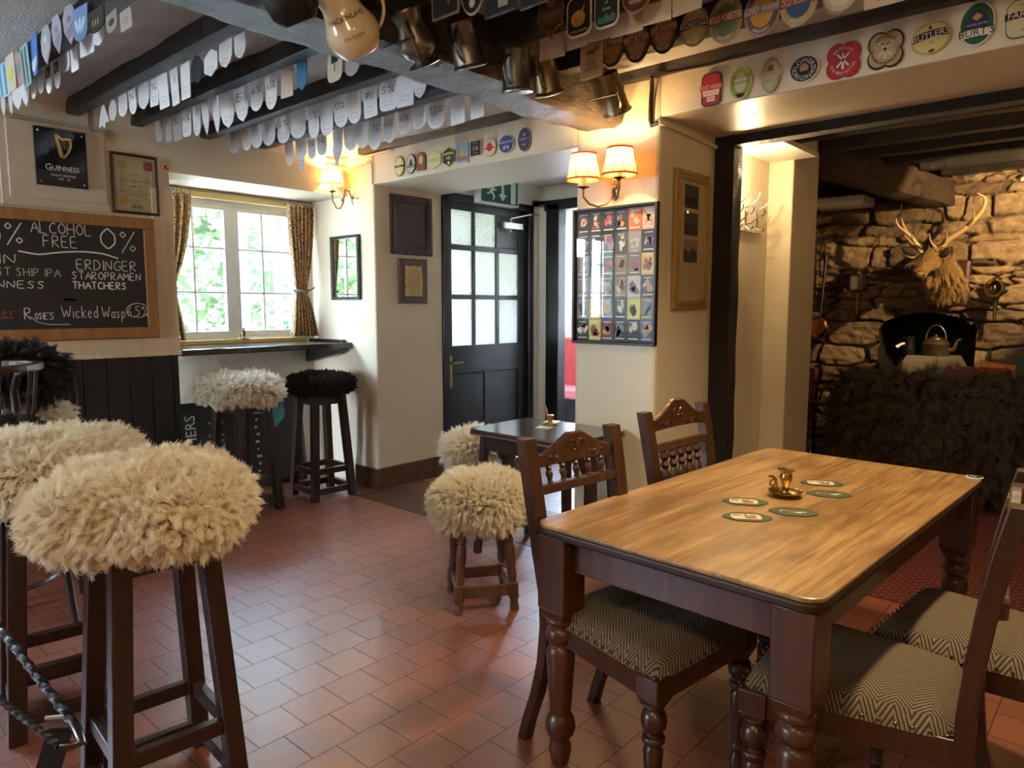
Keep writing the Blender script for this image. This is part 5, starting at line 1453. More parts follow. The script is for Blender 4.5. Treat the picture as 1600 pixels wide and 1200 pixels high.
# beer mats ---------------------------------------------------------------
mg = pm('dark_green_card', (0.055, 0.080, 0.045), 0.6)
def beer_mat(label, u, v, z, rz, kind, hw=0.058, hh=0.046, cols=None):
    p = at(u, v, 'z', z)
    r = thing('beer_mat', label, 'beer mat', (p.x, p.y, z + 0.0002), rz, 'beer mats on the tables')
    shp = [(hw * 1.12 * math.cos(t) * (1 + 0.08 * math.cos(2 * t)), hh * math.sin(t) * (1 + 0.08 * math.cos(6 * t))) for t in [2 * PI * k / 36 for k in range(36)]]
    if kind == 'square': shp = rrect(hw * 0.9, hh, 0.004, 3)
    MB().prism(shp, 0.0014).build('card', mg if cols is None else cols, r)
    if kind == 'label':
        MB().prism(rrect(hw * 0.74, hh * 0.55, hh * 0.3, 5), 0.0003, T(-0.004, 0, 0.0015)).build('cream_label', M['paper'], r)
        t = MB(); print_bars(t, 0.070, 0.010, 0.012, u, -0.006); t.build('lettering', flat('print_black', (0.03, 0.025, 0.02)), r, X=T(0, 0, 0.0021))
        b = MB()
        for k in range(3): b.prism(rrect(0.016, 0.003, 0.0028, 3), 0.0002, T(0.008, -0.002 - 0.007 * k, 0.002))
        b.build('red_motif', flat('print_red', (0.36, 0.07, 0.045)), r)
    elif kind == 'picture':
        b = MB()
        for x, y, a, s in ((-0.022, 0.004, 0.3, 1), (0.0, 0.008, -0.5, .8), (-0.01, -0.008, 1.0, .7)): b.prism(rrect(0.014 * s, 0.005 * s, 0.004 * s, 3), 0.0003, T(x, y, 0.0015) @ Rz(a))
        b.build('red_motif', flat('print_red', (0.36, 0.07, 0.045)), r)
        b = MB()
        for x, y, a, s in ((0.024, -0.004, 0.2, 1), (-0.034, 0.0, 1.2, .6), (0.012, -0.013, -0.3, .9)): b.prism(rrect(0.014 * s, 0.004 * s, 0.003 * s, 3), 0.0003, T(x, y, 0.0019) @ Rz(a))
        b.build('cream_motif', M['paper'], r)
    return r
ZT = 0.741
beer_mat('green and cream beer mat left of the candlestick, farther from the table front', 1164, 784, ZT, 0.52, 'label')
beer_mat('green and cream beer mat nearest the front edge of the big table', 1168, 808, ZT, 0.58, 'label')
beer_mat('green beer mat with red and cream picture just in front of the candlestick', 1239, 800, ZT, 0.45, 'picture')
beer_mat('green and cream beer mat behind the candlestick', 1284, 755, ZT, 0.50, 'label')
beer_mat('green beer mat with red picture to the right of the candlestick', 1295, 772, ZT, 0.50, 'picture')
beer_mat('yellow beer mat lying on the small dark table', 862, 659, 0.7003, 0.3, 'square', 0.045, 0.045, flat('mat_yellow', (0.62, 0.44, 0.13)))
beer_mat('pale patterned beer mat on the small dark table, in front of the yellow mat', 851, 668, 0.7003, 0.3, 'square', 0.045, 0.045, pm('mat_pale', (0.45, 0.43, 0.30), 0.6, var=0.6, scale=60))
tk = thing('number_disc', 'small black and white round disc on the far corner of the big table', 'disc', (at(1523, 746, 'z', ZT).x, at(1523, 746, 'z', ZT).y, ZT), math.radians(-30))
MB().lathe([(0.027, 0), (0.027, 0.003)], 26).build('rim', M['white'], tk)
MB().prism(ell(0.023, 0.023), 0.0004, T(0, 0, 0.0031)).build('face', M['ink'], tk)
t = MB(); print_bars(t, 0.03, 0.0, 0.012); t.build('number', M['card'], tk, X=T(0, 0, 0.0037))

# wall lamps ---------------------------------------------------------------
def lamp_shade(root, c, rb, rt, h, m, trim=None):
    rows = []
    n = 72
    for i in range(9):
        s = i / 8
        r = rb + (rt - rb) * s
        rows.append([(c[0] + (r + 0.0022 * (1 if k % 2 else -1)) * math.cos(2 * PI * k / n), c[1] + (r + 0.0022 * (1 if k % 2 else -1)) * math.sin(2 * PI * k / n), c[2] + h * s) for k in range(n)])
    o = MB().grid(rows, closed=True).build('lamp_shade', m, root, smooth=True, angle=180)
    b = MB()
    for z, r in ((0.0, rb), (h, rt)):
        b.lathe([(r + 0.003, z - 0.004), (r + 0.004, z + 0.005), (r - 0.001, z + 0.005), (r - 0.001, z - 0.004)], 40, T(*c), cap=False)
    b.build('trim', trim or m, o)
    if trim is not None:
        b = MB()
        for k in range(9):
            a0 = 2 * PI * k / 9
            for sg in (-1, 1):
                a1 = a0 + sg * 0.35
                b.tube([(c[0] + (rb + 0.004) * math.cos(a0), c[1] + (rb + 0.004) * math.sin(a0), c[2]), (c[0] + ((rb + rt) / 2 + 0.004) * math.cos((a0 + a1) / 2), c[1] + ((rb + rt) / 2 + 0.004) * math.sin((a0 + a1) / 2), c[2] + h / 2), (c[0] + (rt + 0.004) * math.cos(a1), c[1] + (rt + 0.004) * math.sin(a1), c[2] + h)], 0.0016, 5)
        b.build('piping', M['shade_trim'], o)
    return o
def candle_bulb(root, c, zb, zshade, m_tube, power):
    MB().lathe([(0.004, zb - 0.012), (0.012, zb - 0.006), (0.030, zb), (0.032, zb + 0.003), (0.012, zb + 0.004)], 20, T(c[0], c[1], 0)).build('drip_pan', M['darkbrass'], root, smooth=True)
    MB().lathe([(0.0125, zb + 0.004), (0.0125, zshade + 0.015)], 14, T(c[0], c[1], 0)).build('candle_tube', m_tube, root, smooth=True)
    MB().lathe([(0.006, 0), (0.013, 0.012), (0.014, 0.022), (0.009, 0.038), (0.002, 0.05)], 14, T(c[0], c[1], zshade + 0.018)).build('bulb', M['bulb'], root, smooth=True)
    p = root.matrix_basis @ Vector((c[0], c[1], zshade + 0.085))
    lamp('wall_lamp_light', 'POINT', p, power, WARM, 0.018)
tube_cream = pm('cream_candle_tube', (0.62, 0.56, 0.46), 0.5)
def Ujoin(a, dip, b): return [a, (a[0], a[1], a[2] - dip * 0.45), (a[0] * .8 + b[0] * .2, a[1] * .8 + b[1] * .2, a[2] - dip * 0.85), ((a[0] + b[0]) / 2, (a[1] + b[1]) / 2, a[2] - dip), (a[0] * .2 + b[0] * .8, a[1] * .2 + b[1] * .8, a[2] - dip * 0.8), (b[0], b[1], a[2] - dip * 0.4)]
bs1 = at(555, 312, 'y', YW)
w1 = thing('wall_lamp', 'single wall lamp with a cream pleated shade beside the window bay', 'wall lamp', (bs1.x, YW, bs1.z))
MB().lathe([(0.042, 0), (0.044, 0.004), (0.030, 0.012), (0.020, 0.014), (0.018, 0.024), (0.008, 0.028)], 26, Rx(PI / 2)).build('wall_rose', M['steel'], w1, smooth=True)
sxp = at(519, 300, 'y', 3.045)
cx, cy = sxp.x - bs1.x, 3.045 - YW
pts = [(0, -0.02, 0.0), (0.0, -0.035, 0.012), (cx * 0.15, -0.045, 0.055), (cx * 0.35, cy * 0.45, 0.065), (cx * .45, cy * .5, 0.02), (cx * .50, cy * .55, -0.03), (cx * .62, cy * .7, -0.075), (cx * .8, cy * .85, -0.07), (cx * .95, cy, -0.02), (cx, cy, 0.04)]
MB().tube(pts, 0.0055, 8).build('arm', M['darkbrass'], w1, smooth=True)
MB().tube([(cx * (.5 + .1 * math.cos(t) * (1 - t / 9)), cy * .6, -0.015 + 0.022 * math.sin(t) * (1 - t / 9)) for t in np.linspace(0, 6, 16)], 0.003, 6).build('scroll', M['darkbrass'], w1, smooth=True)
candle_bulb(w1, (cx, cy), 0.045, 0.098, tube_cream, 6.5)
lamp_shade(w1, (cx, cy, 0.092), 0.083, 0.058, 0.105, M['shade_cream'])
bs2 = at(962, 293, 'y', YW)
w2 = thing('wall_lamp', 'double wall lamp with two amber pleated shades on the pillar above the poster frame', 'wall lamp', (bs2.x, YW, bs2.z))
MB().box((-0.016, -0.016, -0.06), (0.016, 0, 0.06)).lathe([(0.022, 0), (0.024, 0.008), (0.012, 0.026)], 20, Rx(PI / 2)).build('back_plate', M['steel'], w2, smooth=True, bevel=0.004)
for (u, vb, vs, ylamp) in ((911.5, 300, 281, 3.03), (968, 285, 273, 3.05)):
    q = at(u, vb - 7, 'y', ylamp)
    c = (q.x - bs2.x, ylamp - YW); zb = q.z - bs2.z
    zs = at(u, vs, 'y', ylamp).z - bs2.z
    MB().tube(Ujoin((c[0], c[1], zb - 0.008), 0.085, (0.0, -0.03, zb - 0.01)) + [(0.0, -0.018, zb + 0.02)], 0.005, 8).build('arm', M['darkbrass'], w2, smooth=True)
    candle_bulb(w2, c, zb, zs, tube_cream, 8.5)
    lamp_shade(w2, (c[0], c[1], zs), 0.083, 0.062, 0.125, M['shade_amber'], M['shade_trim'])

# framed mirror, two plaques, poster frame, gilt frame --------------------
mp = thing('wall_mirror', 'black framed mirror beside the window, reflecting curtain and hedge', 'mirror', X=XF_y((-4.525, YW - 0.002, 1.643)))
picture_frame(mp, 0.178, 0.237, 0.022, 0.024, M['black'], step=False)
MB().box((-0.165, -0.222, 0), (0.165, 0.222, 0.010)).build('mirror_glass', pm('silvered_glass', (0.86, 0.89, 0.88), 0.02, 1.0, 0.0), mp)
def plaque(name, label, u0, v0, u1, v1):
    a = at(u0, v0, 'x', XP + 0.01); b = at(u1, v1, 'x', XP + 0.01)
    return thing(name, label, 'plaque', X=XF_x((XP + 0.001, (a.y + b.y) / 2, (a.z + b.z) / 2))), (b.y - a.y) / 2, (a.z - b.z) / 2
pl, hw, hh = plaque('carved_plaque', 'large dark brown carved wooden plaque with lines of text on the pier', 609, 302, 674, 401)
picture_frame(pl, hw, hh, 0.045, 0.026, M['brownpanel'])
MB().box((-hw + 0.04, -hh + 0.04, 0), (hw - 0.04, hh - 0.04, 0.012)).build('panel', M['brownpanel'], pl)
t = MB()
rr = random.Random(4)
for k in range(10): print_bars(t, (hw - 0.07) * 2 * rr.uniform(.75, 1), hh - 0.08 - k * 0.029, 0.014, k)
t.build('raised_lettering', pm('worn_brown_letter', (0.10, 0.045, 0.028), 0.45), pl, X=T(0, 0, 0.0125))
pl, hw, hh = plaque('parchment_plaque', 'small wooden plaque with a ragged parchment verse, below the large plaque', 622, 403, 667, 474)
MB().box((-hw, -hh, 0), (hw, hh, 0.02)).build('wood_back', wood('burnt_edge_wood', (0.035, 0.014, 0.007), (0.14, 0.058, 0.022), 0.4, 'z', .5), pl, bevel=0.004)
rr = random.Random(2)
out = [((hw - 0.055) * (1 + rr.uniform(-.05, .05)) * sgx, 0) for sgx in ()]
edge = []
for k in range(40):
    tt = k / 40; a, b_ = hw - 0.055, hh - 0.055; j = rr.uniform(-0.005, 0.005)
    s = tt * 4
    if s < 1: edge.append((-a + 2 * a * s, b_ + j))
    elif s < 2: edge.append((a + j, b_ - 2 * b_ * (s - 1)))
    elif s < 3: edge.append((a - 2 * a * (s - 2), -b_ + j))
    else: edge.append((-a + j, -b_ + 2 * b_ * (s - 3)))
MB().prism(edge, 0.002, T(0, 0, 0.0202)).build('parchment', M['parch'], pl)
t = MB()
for k in range(12): print_bars(t, (hw - 0.068) * 2 * (0.5 if k == 0 else rr.uniform(.6, 1)), hh - 0.075 - 0.017 * k, 0.007, k)
t.build('verse', pm('sepia_ink', (0.12, 0.07, 0.025), 0.7), pl, X=T(0, 0, 0.0226))

ps = thing('poster_frame', 'big black frame holding rows of colourful small cards on the pillar', 'picture frame', X=XF_y((-2.128, YW - 0.002, 1.514)))
PW, PH = 0.262, 0.362
picture_frame(ps, PW, PH, 0.014, 0.030, M['black'], step=False)
MB().box((-PW + 0.01, -PH + 0.01, 0), (PW - 0.01, PH - 0.01, 0.006)).build('backing', pm('black_mount', (0.02, 0.02, 0.02), 0.6), ps)
pal = {'k': (0.02, 0.02, 0.022), 'y': (0.72, 0.48, 0.03), 'r': (0.35, 0.03, 0.04), 'o': (0.62, 0.16, 0.02), 'p': (0.66, 0.42, 0.30), 'g': (0.06, 0.07, 0.07), 'l': (0.62, 0.66, 0.08), 'm': (0.16, 0.03, 0.06), 'b': (0.05, 0.08, 0.16), 'n': (0.22, 0.15, 0.08), 's': (0.30, 0.30, 0.30), 'w': (0.6, 0.58, 0.52)}
grid_ = ['kkkkop', 'kkkgsk', 'skknny', 'ssknwk', 'sybkln', 'klmkkb']
rr = random.Random(11)
cw, chh = (2 * PW - 0.036) / 6, (2 * PH - 0.036) / 6
for i in range(6):
    for j in range(6):
        c = pal[grid_[i][j]]
        cxp = -PW + 0.018 + cw * (j + .5); cyp = PH - 0.018 - chh * (i + .5)
        card = MB().box((-cw / 2 + 0.0015, -chh / 2 + 0.0015, 0), (cw / 2 - 0.0015, chh / 2 - 0.0015, 0.0008)).build('card', colr('card_' + grid_[i][j], c), ps, X=T(cxp, cyp, 0.0062))
        hues = [(0.60, 0.50, 0.40), (0.45, 0.05, 0.05), (0.55, 0.25, 0.04), (0.30, 0.12, 0.32), (0.30, 0.32, 0.34), (0.7, 0.68, 0.6), (0.12, 0.20, 0.30), (0.10, 0.10, 0.11)]
        if grid_[i][j] in 'yl': hues = [(0.30, 0.03, 0.05), (0.05, 0.05, 0.04)]
        if grid_[i][j] in 'gs': hues = [(0.5, 0.5, 0.5), (0.12, 0.12, 0.13), (0.7, 0.7, 0.68)]
        for q in range(2):
            b = MB(); hue = rr.choice(hues)
            for e_ in range(rr.randint(2, 4)):
                kd_ = rr.choice(('oval', 'leaf', 'star', 'shield', 'round', 'ragged', 'bird'))
                b.prism(shapes(kd_, rr.uniform(0.006, 0.018), rr.uniform(0.010, 0.026)), 0.0001, T(rr.uniform(-.018, .018), rr.uniform(-.024, .024), 0) @ Rz(rr.uniform(-.7, .7)) )
            b.build('motif', colr('motif_%d' % int(hue[0] * 100 + hue[1] * 10000 + hue[2] * 7), hue), card, X=T(0, 0, 0.0009 + 0.0003 * q))
        t = MB()
        if (i, j) in ((1, 3), (1, 4)): text(t, 'AAA', 0.02, T(0, 0.042 if j == 3 else -0.045, 0))
        else: t.box((-cw * .36, -chh * .40, 0), (cw * .36, -chh * .40 + 0.006, 0.0002)).box((-cw * .3, chh * .36, 0), (cw * .3, chh * .36 + 0.004, 0.0002))
        t.build('printed_lines', M['card'], card, X=T(0, 0, 0.0016))
MB().box((-PW + 0.008, -PH + 0.008, 0.016), (PW - 0.008, PH - 0.008, 0.0185)).build('picture_glass', M['picglass'], ps)

ga, gb = at(1059, 266, 'x', XR + 0.02), at(1106, 479, 'x', XR + 0.02)
gf = thing('gilt_frame', 'tall gilt frame of four small pictures on the side of the pillar', 'picture frame', X=XF_x((XR + 0.001, (ga.y + gb.y) / 2 - 0.012, (ga.z + gb.z) / 2)))
GW, GH = 0.185, 0.362
picture_frame(gf, GW, GH, 0.046, 0.022, M['gold'])
MB().box((-GW + 0.04, -GH + 0.04, 0), (GW - 0.04, GH - 0.04, 0.008)).build('mount', pm('buff_mount', (0.60, 0.48, 0.30), 0.7), gf)
for k, (z, c) in enumerate(((0.225, 'k'), (0.075, 'g'), (-0.075, 'n'), (-0.225, 'n'))):
    if k < 3:
        q = MB().box((-0.075, -0.06, 0), (0.075, 0.06, 0.001)).build('picture', pm('sepia_%d' % k, ((0.055, 0.05, 0.045), (0.09, 0.08, 0.06), (0.33, 0.25, 0.16))[k], 0.6, var=0.8, scale=30), gf, X=T(0, z * 0.95 + 0.02, 0.0085))
        b = MB().prism([(-0.075, -0.06), (0.075, -0.06), (0.075, -0.01), (0.03, 0.015), (-0.02, -0.01), (-0.075, 0.01)], 0.0003)
        b.build('motif', pm('sepia_dark', (0.035, 0.03, 0.025), 0.7, var=0.6, scale=40), q, X=T(0, 0, 0.0011))
MB().box((-GW + 0.038, -GH + 0.038, 0.012), (GW - 0.038, GH - 0.038, 0.014)).build('picture_glass', M['picglass'], gf)

# coat hooks in the passage -----------------------------------------------
ck = thing('coat_rack', 'cream painted board of twisted wire coat hooks in the passage', 'coat rack', X=XF_x((-1.892, 4.25, 1.90)))
MB().box((-0.25, -0.09, 0), (0.235, 0.115, 0.016)).build('board', M['white_wall'], ck, bevel=0.003)
for k, x in enumerate((-0.17, -0.02, 0.15)):
    b = MB()
    b.tube([(x, 0.05, 0.016), (x, 0.055, 0.03), (x + 0.01, 0.07, 0.06), (x + 0.02, 0.10, 0.085), (x + 0.025, 0.135, 0.095)], 0.004, 6)
    b.tube([(x, 0.045, 0.018), (x, 0.02, 0.03), (x, 0.012, 0.055), (x, 0.03, 0.07), (x, 0.05, 0.068)], 0.004, 6)
    b.tube([(x - 0.006, 0.05, 0.018), (x - 0.008, -0.02, 0.02), (x, -0.06, 0.018)], 0.003, 6).tube([(x + 0.006, 0.05, 0.018), (x + 0.008, -0.02, 0.02), (x, -0.06, 0.018)], 0.003, 6)
    b.tube([(x, -0.05, 0.018), (x + 0.01, -0.045, 0.05), (x + 0.02, -0.02, 0.08), (x + 0.025, 0.015, 0.09)], 0.004, 6)
    b.tube([(x, -0.06, 0.018), (x, -0.075, 0.03), (x, -0.082, 0.055), (x, -0.065, 0.07)], 0.004, 6)
    b.build('wire_hook', M['darkbrass'], ck, smooth=True)

# exit sign over the lobby door --------------------------------------------
e0, e1 = at(751, 315, 'x', XP + 0.09), at(811, 322, 'x', XP + 0.09)
ex = thing('exit_sign', 'green and white emergency exit sign with running figure and down arrow over the door', 'exit sign', X=XF_x((XP + 0.012, (e0.y + e1.y) / 2, e0.z + 0.105)))
hw = (e1.y - e0.y) / 2
MB().box((-hw, -0.105, 0), (hw, 0.105, 0.075)).build('case', M['white'], ex, bevel=0.003)
MB().box((-hw + 0.012, -0.095, 0.0752), (hw - 0.012, 0.095, 0.0765)).build('green_panel', M['exitgreen'], ex)
b = MB()
b.prism([(-0.016, 0.08), (0.016, 0.08), (0.016, -0.02), (0.05, -0.02), (0, -0.075), (-0.05, -0.02), (-0.016, -0.02)], 0.0006, T(0.03, 0, 0))
b.prism(rrect(0.03, 0.085, 0.002, 2), 0.0006, T(hw - 0.075, 0, 0))
b.prism(ell(0.013, 0.013, 14), 0.0006, T(-0.10, 0.06, 0))
b.prism([(-0.125, 0.035), (-0.095, 0.045), (-0.07, 0.02), (-0.045, 0.012), (-0.05, 0.0), (-0.08, 0.005), (-0.085, -0.015), (-0.06, -0.045), (-0.085, -0.075), (-0.095, -0.07), (-0.082, -0.045), (-0.11, -0.02), (-0.14, -0.035), (-0.165, -0.03), (-0.16, -0.02), (-0.14, -0.02), (-0.115, 0.01), (-0.12, 0.02), (-0.15, 0.0), (-0.157, 0.01)], 0.0006)
b.build('symbols', pm('pale_sign_white', (0.75, 0.78, 0.74), 0.5), ex, X=T(0, 0, 0.077))

# pipes at the top of the corner ---------------------------------------------
pp = MB()
pa = at(583, 285, 'y', YW - 0.012)
for dz, du in ((0.0, 0), (-0.045, 0.02)):
    pp.tube([(-4.49, 3.03, 2.41 + dz), (-4.485, 3.12, 2.405 + dz), (-4.46, 3.19 - du * .3, 2.40 + dz), (-4.30, 3.194, 2.415 + dz), (-4.22, 3.194, 2.42 + dz)], 0.008, 8)
pp.tube([(-4.30, 3.196, 2.372), (-4.20, 3.196, 2.378), (-4.183, 3.196, 2.36), (-4.180, 3.196, 2.22)], 0.006, 8)
pp.tube([(-4.22, 3.194, 2.42), (-3.95, 3.194, 2.423)], 0.008, 8)
tag(pp.build('wall_pipes', M['pipe'], smooth=True), 'cream painted pipes bending round the corner above the single wall lamp', 'pipe')
# black cable down the pillar corner
cbk = MB().tube([(-1.90, 3.155, 2.47), (-1.915, 3.185, 2.43), (-1.925, 3.194, 2.36), (-1.928, 3.196, 2.28), (-1.92, 3.197, 2.25), (-1.885, 3.20, 2.258)], 0.011, 8)
cbk.tube([(-1.40, 3.165, 2.475), (-1.6, 3.165, 2.465), (-1.75, 3.165, 2.472), (-1.88, 3.13, 2.47)], 0.006, 6)
tag(cbk.build('cable', M['black'], smooth=True), 'black cable running along the wall plate and down beside the last tankard', 'cable')
tr = MB().tube([(-1.885, 3.20, 2.262), (-1.868, 3.24, 2.255), (-1.867, 3.5, 2.25), (-1.867, 3.80, 2.235)], 0.012, 8)
tag(tr.build('cable_trunking', M['wall'], smooth=True), 'painted over cable bead along the top of the pillar side', 'cable')

# drinks sign under the window shelf --------------------------------------
sg = thing('cider_sign', 'black sign with white upright lettering and a blue apple under the window shelf', 'sign', X=T(-4.90, 2.52, 0.02) @ Rz(0) @ Ry(-0.10))
SX = Matrix(((0, 0, 1, 0), (1, 0, 0, 0), (0, 1, 0, 0), (0, 0, 0, 1)))
MB().box((0, -0.58, 0), (0.012, 0.50, 0.64)).build('board', M['slate'], sg)
b = MB().box((-0.004, -0.595, 0.62), (0.022, 0.515, 0.665)).box((-0.004, -0.60, 0), (0.022, -0.575, 0.66)).box((-0.004, 0.495, 0), (0.022, 0.52, 0.66)).box((-0.004, -0.6, -0.015), (0.022, 0.52, 0.02))
b.build('frame', M['black'], sg, bevel=0.003)
t = MB()
up = lambda y, z: SX @ T(y, z, 0.0125) @ Rz(PI / 2)
text(t, 'THATCHERS', 0.105, up(-0.36, 0.30), fit=0.56)
arc_text(t, 'MAKERS', 0.03, 0.12, 0.12, PI * 0.52, True, up(-0.36, 0.22))
t.build('lettering', pm('grey_white_print', (0.42, 0.43, 0.40), 0.7), sg)
t = MB(); text(t, 'OLIN', 0.17, up(-0.18, 0.33), fit=0.42); t.build('outline_lettering', pm('grey_print', (0.20, 0.21, 0.21), 0.7), sg)
t = MB(); text(t, 'JAON', 0.085, up(0.02, 0.36), fit=0.30)
for k in range(9): t.box((0.0126, 0.115 + 0.012 * (k % 2), 0.10 + 0.055 * k), (0.0130, 0.135 + 0.010 * (k % 3), 0.118 + 0.055 * k))
for k in range(5): t.box((0.0126, 0.0 + 0.02 * (k % 2), 0.05 + 0.03 * k), (0.0130, 0.022 + 0.02 * (k % 2), 0.062 + 0.03 * k))
t.build('white_lettering', M['chalk'], sg)
b = MB()
for k in range(26):
    z = -0.085 + 0.17 * k / 25; w_ = math.sqrt(max(0, 1 - (z / 0.088) ** 2)) * 0.075
    ribbon(b, [(-w_, z - 0.02), (w_, z + 0.02)], 0.0052, SX @ T(0.30, 0.52, 0.0128))
ribbon(b, [(-0.075, 0.0), (-0.11, 0.02), (-0.15, 0.02)], 0.008, SX @ T(0.30, 0.52, 0.0128)); ribbon(b, [(-0.11, 0.02), (-0.13, 0.05)], 0.008, SX @ T(0.30, 0.52, 0.0128))
b.build('blue_apple_drawing', M['chalkblue'], sg)
# ribbed white ceiling fitting between the joists
cl = thing('ceiling_fitting', 'white ribbed plastic fitting on the ceiling between the joists', 'ceiling fitting', (at(566, 121, 'z', 2.47).x, at(566, 121, 'z', 2.47).y, 2.52))
b = MB()
for k in range(7): b.box((-0.24, -0.075 + 0.0215 * k, -0.045 + 0.006 * abs(k - 3)), (0.24, -0.058 + 0.0215 * k, 0))
b.box((-0.235, -0.07, -0.02), (0.235, 0.075, 0)); b.build('ribbed_cover', M['white'], cl, bevel=0.004)
# ================================================================ pump clips, tankards, snug
ORD = ['first', 'second', 'third', 'fourth', 'fifth', 'sixth', 'seventh', 'eighth', 'ninth', 'tenth', 'eleventh', 'twelfth', 'thirteenth', 'fourteenth', 'fifteenth', 'sixteenth']
SN = {'oval': 'oval', 'rect': 'square-cornered', 'round': 'rounded', 'tongue': 'round-ended', 'point': 'pointed', 'hex': 'six-sided', 'shield': 'shield-shaped', 'scallop': 'scalloped', 'bottle': 'bottle-shaped', 'ragged': 'ragged', 'leaf': 'leaf-shaped', 'bird': 'bird-shaped', 'arch': 'arched'}
CN = {'card': 'white', 'cardgrey': 'grey', 'ink': 'black', 'blue': 'blue', 'brown': 'dark brown', 'pink': 'pinkish', 'cream': 'cream'}
CM = {'card': M['card'], 'cardgrey': M['cardgrey'], 'ink': M['ink'], 'blue': pm('teal_blue_card', (0.035, 0.16, 0.28), 0.5), 'brown': pm('brown_card', (0.10, 0.075, 0.055), 0.6), 'pink': pm('pinkish_card', (0.62, 0.50, 0.48), 0.5), 'cream': pm('cream_card', (0.62, 0.53, 0.42), 0.5)}
def hang(u0, u1, vb, yp, shape, mat, label, group, ztop=2.408, marks='', seed=0, extra=None):
    a, b = at(u0, vb, 'y', yp), at(u1, vb, 'y', yp)
    zb = at((u0 + u1) / 2, vb, 'y', yp).z
    hw, hh = (b.x - a.x) / 2, max(0.03, (ztop - zb) / 2)
    r = random.Random(seed + int(u0))
    X = XF_y(((a.x + b.x) / 2, yp, (zb + ztop) / 2)) @ Ry(r.uniform(-0.10, 0.10)) @ Rx(r.uniform(-0.05, 0.05))
    o = MB().prism(shapes(shape, hw, hh), 0.0035).build('pump_clip', mat, X=X, bevel=0.0008)
    tag(o, label, 'pump clip', group)
    if marks is not None:
        t = MB()
        if marks: chalk(t, marks, -hw * 0.75, hh * 0.18, hh * 0.42, 0.0032, I4, fit=hw * 1.45)
        ww = hw * 0.45
        z0 = -hh * 0.35
        for p in ([(-ww, z0), (ww, z0)], [(-ww, z0 - hh * .28), (ww, z0 - hh * .28)], [(-ww, z0), (-ww, z0 - hh * .28)], [(ww, z0), (ww, z0 - hh * .28)]): ribbon(t, p, 0.0012, I4)
        t.build('handwriting', pm('grey_ink', (0.10, 0.10, 0.11), 0.6) if not marks else M['ink'], o, X=T(0, 0, 0.0042))
    if extra: extra(o, hw, hh)
    return o
def Z1(x, y): return (90 + x / 4, 60 + y / 4)
def Z2(x, y): return (400 + x / 4.444, 80 + y / 4.444)
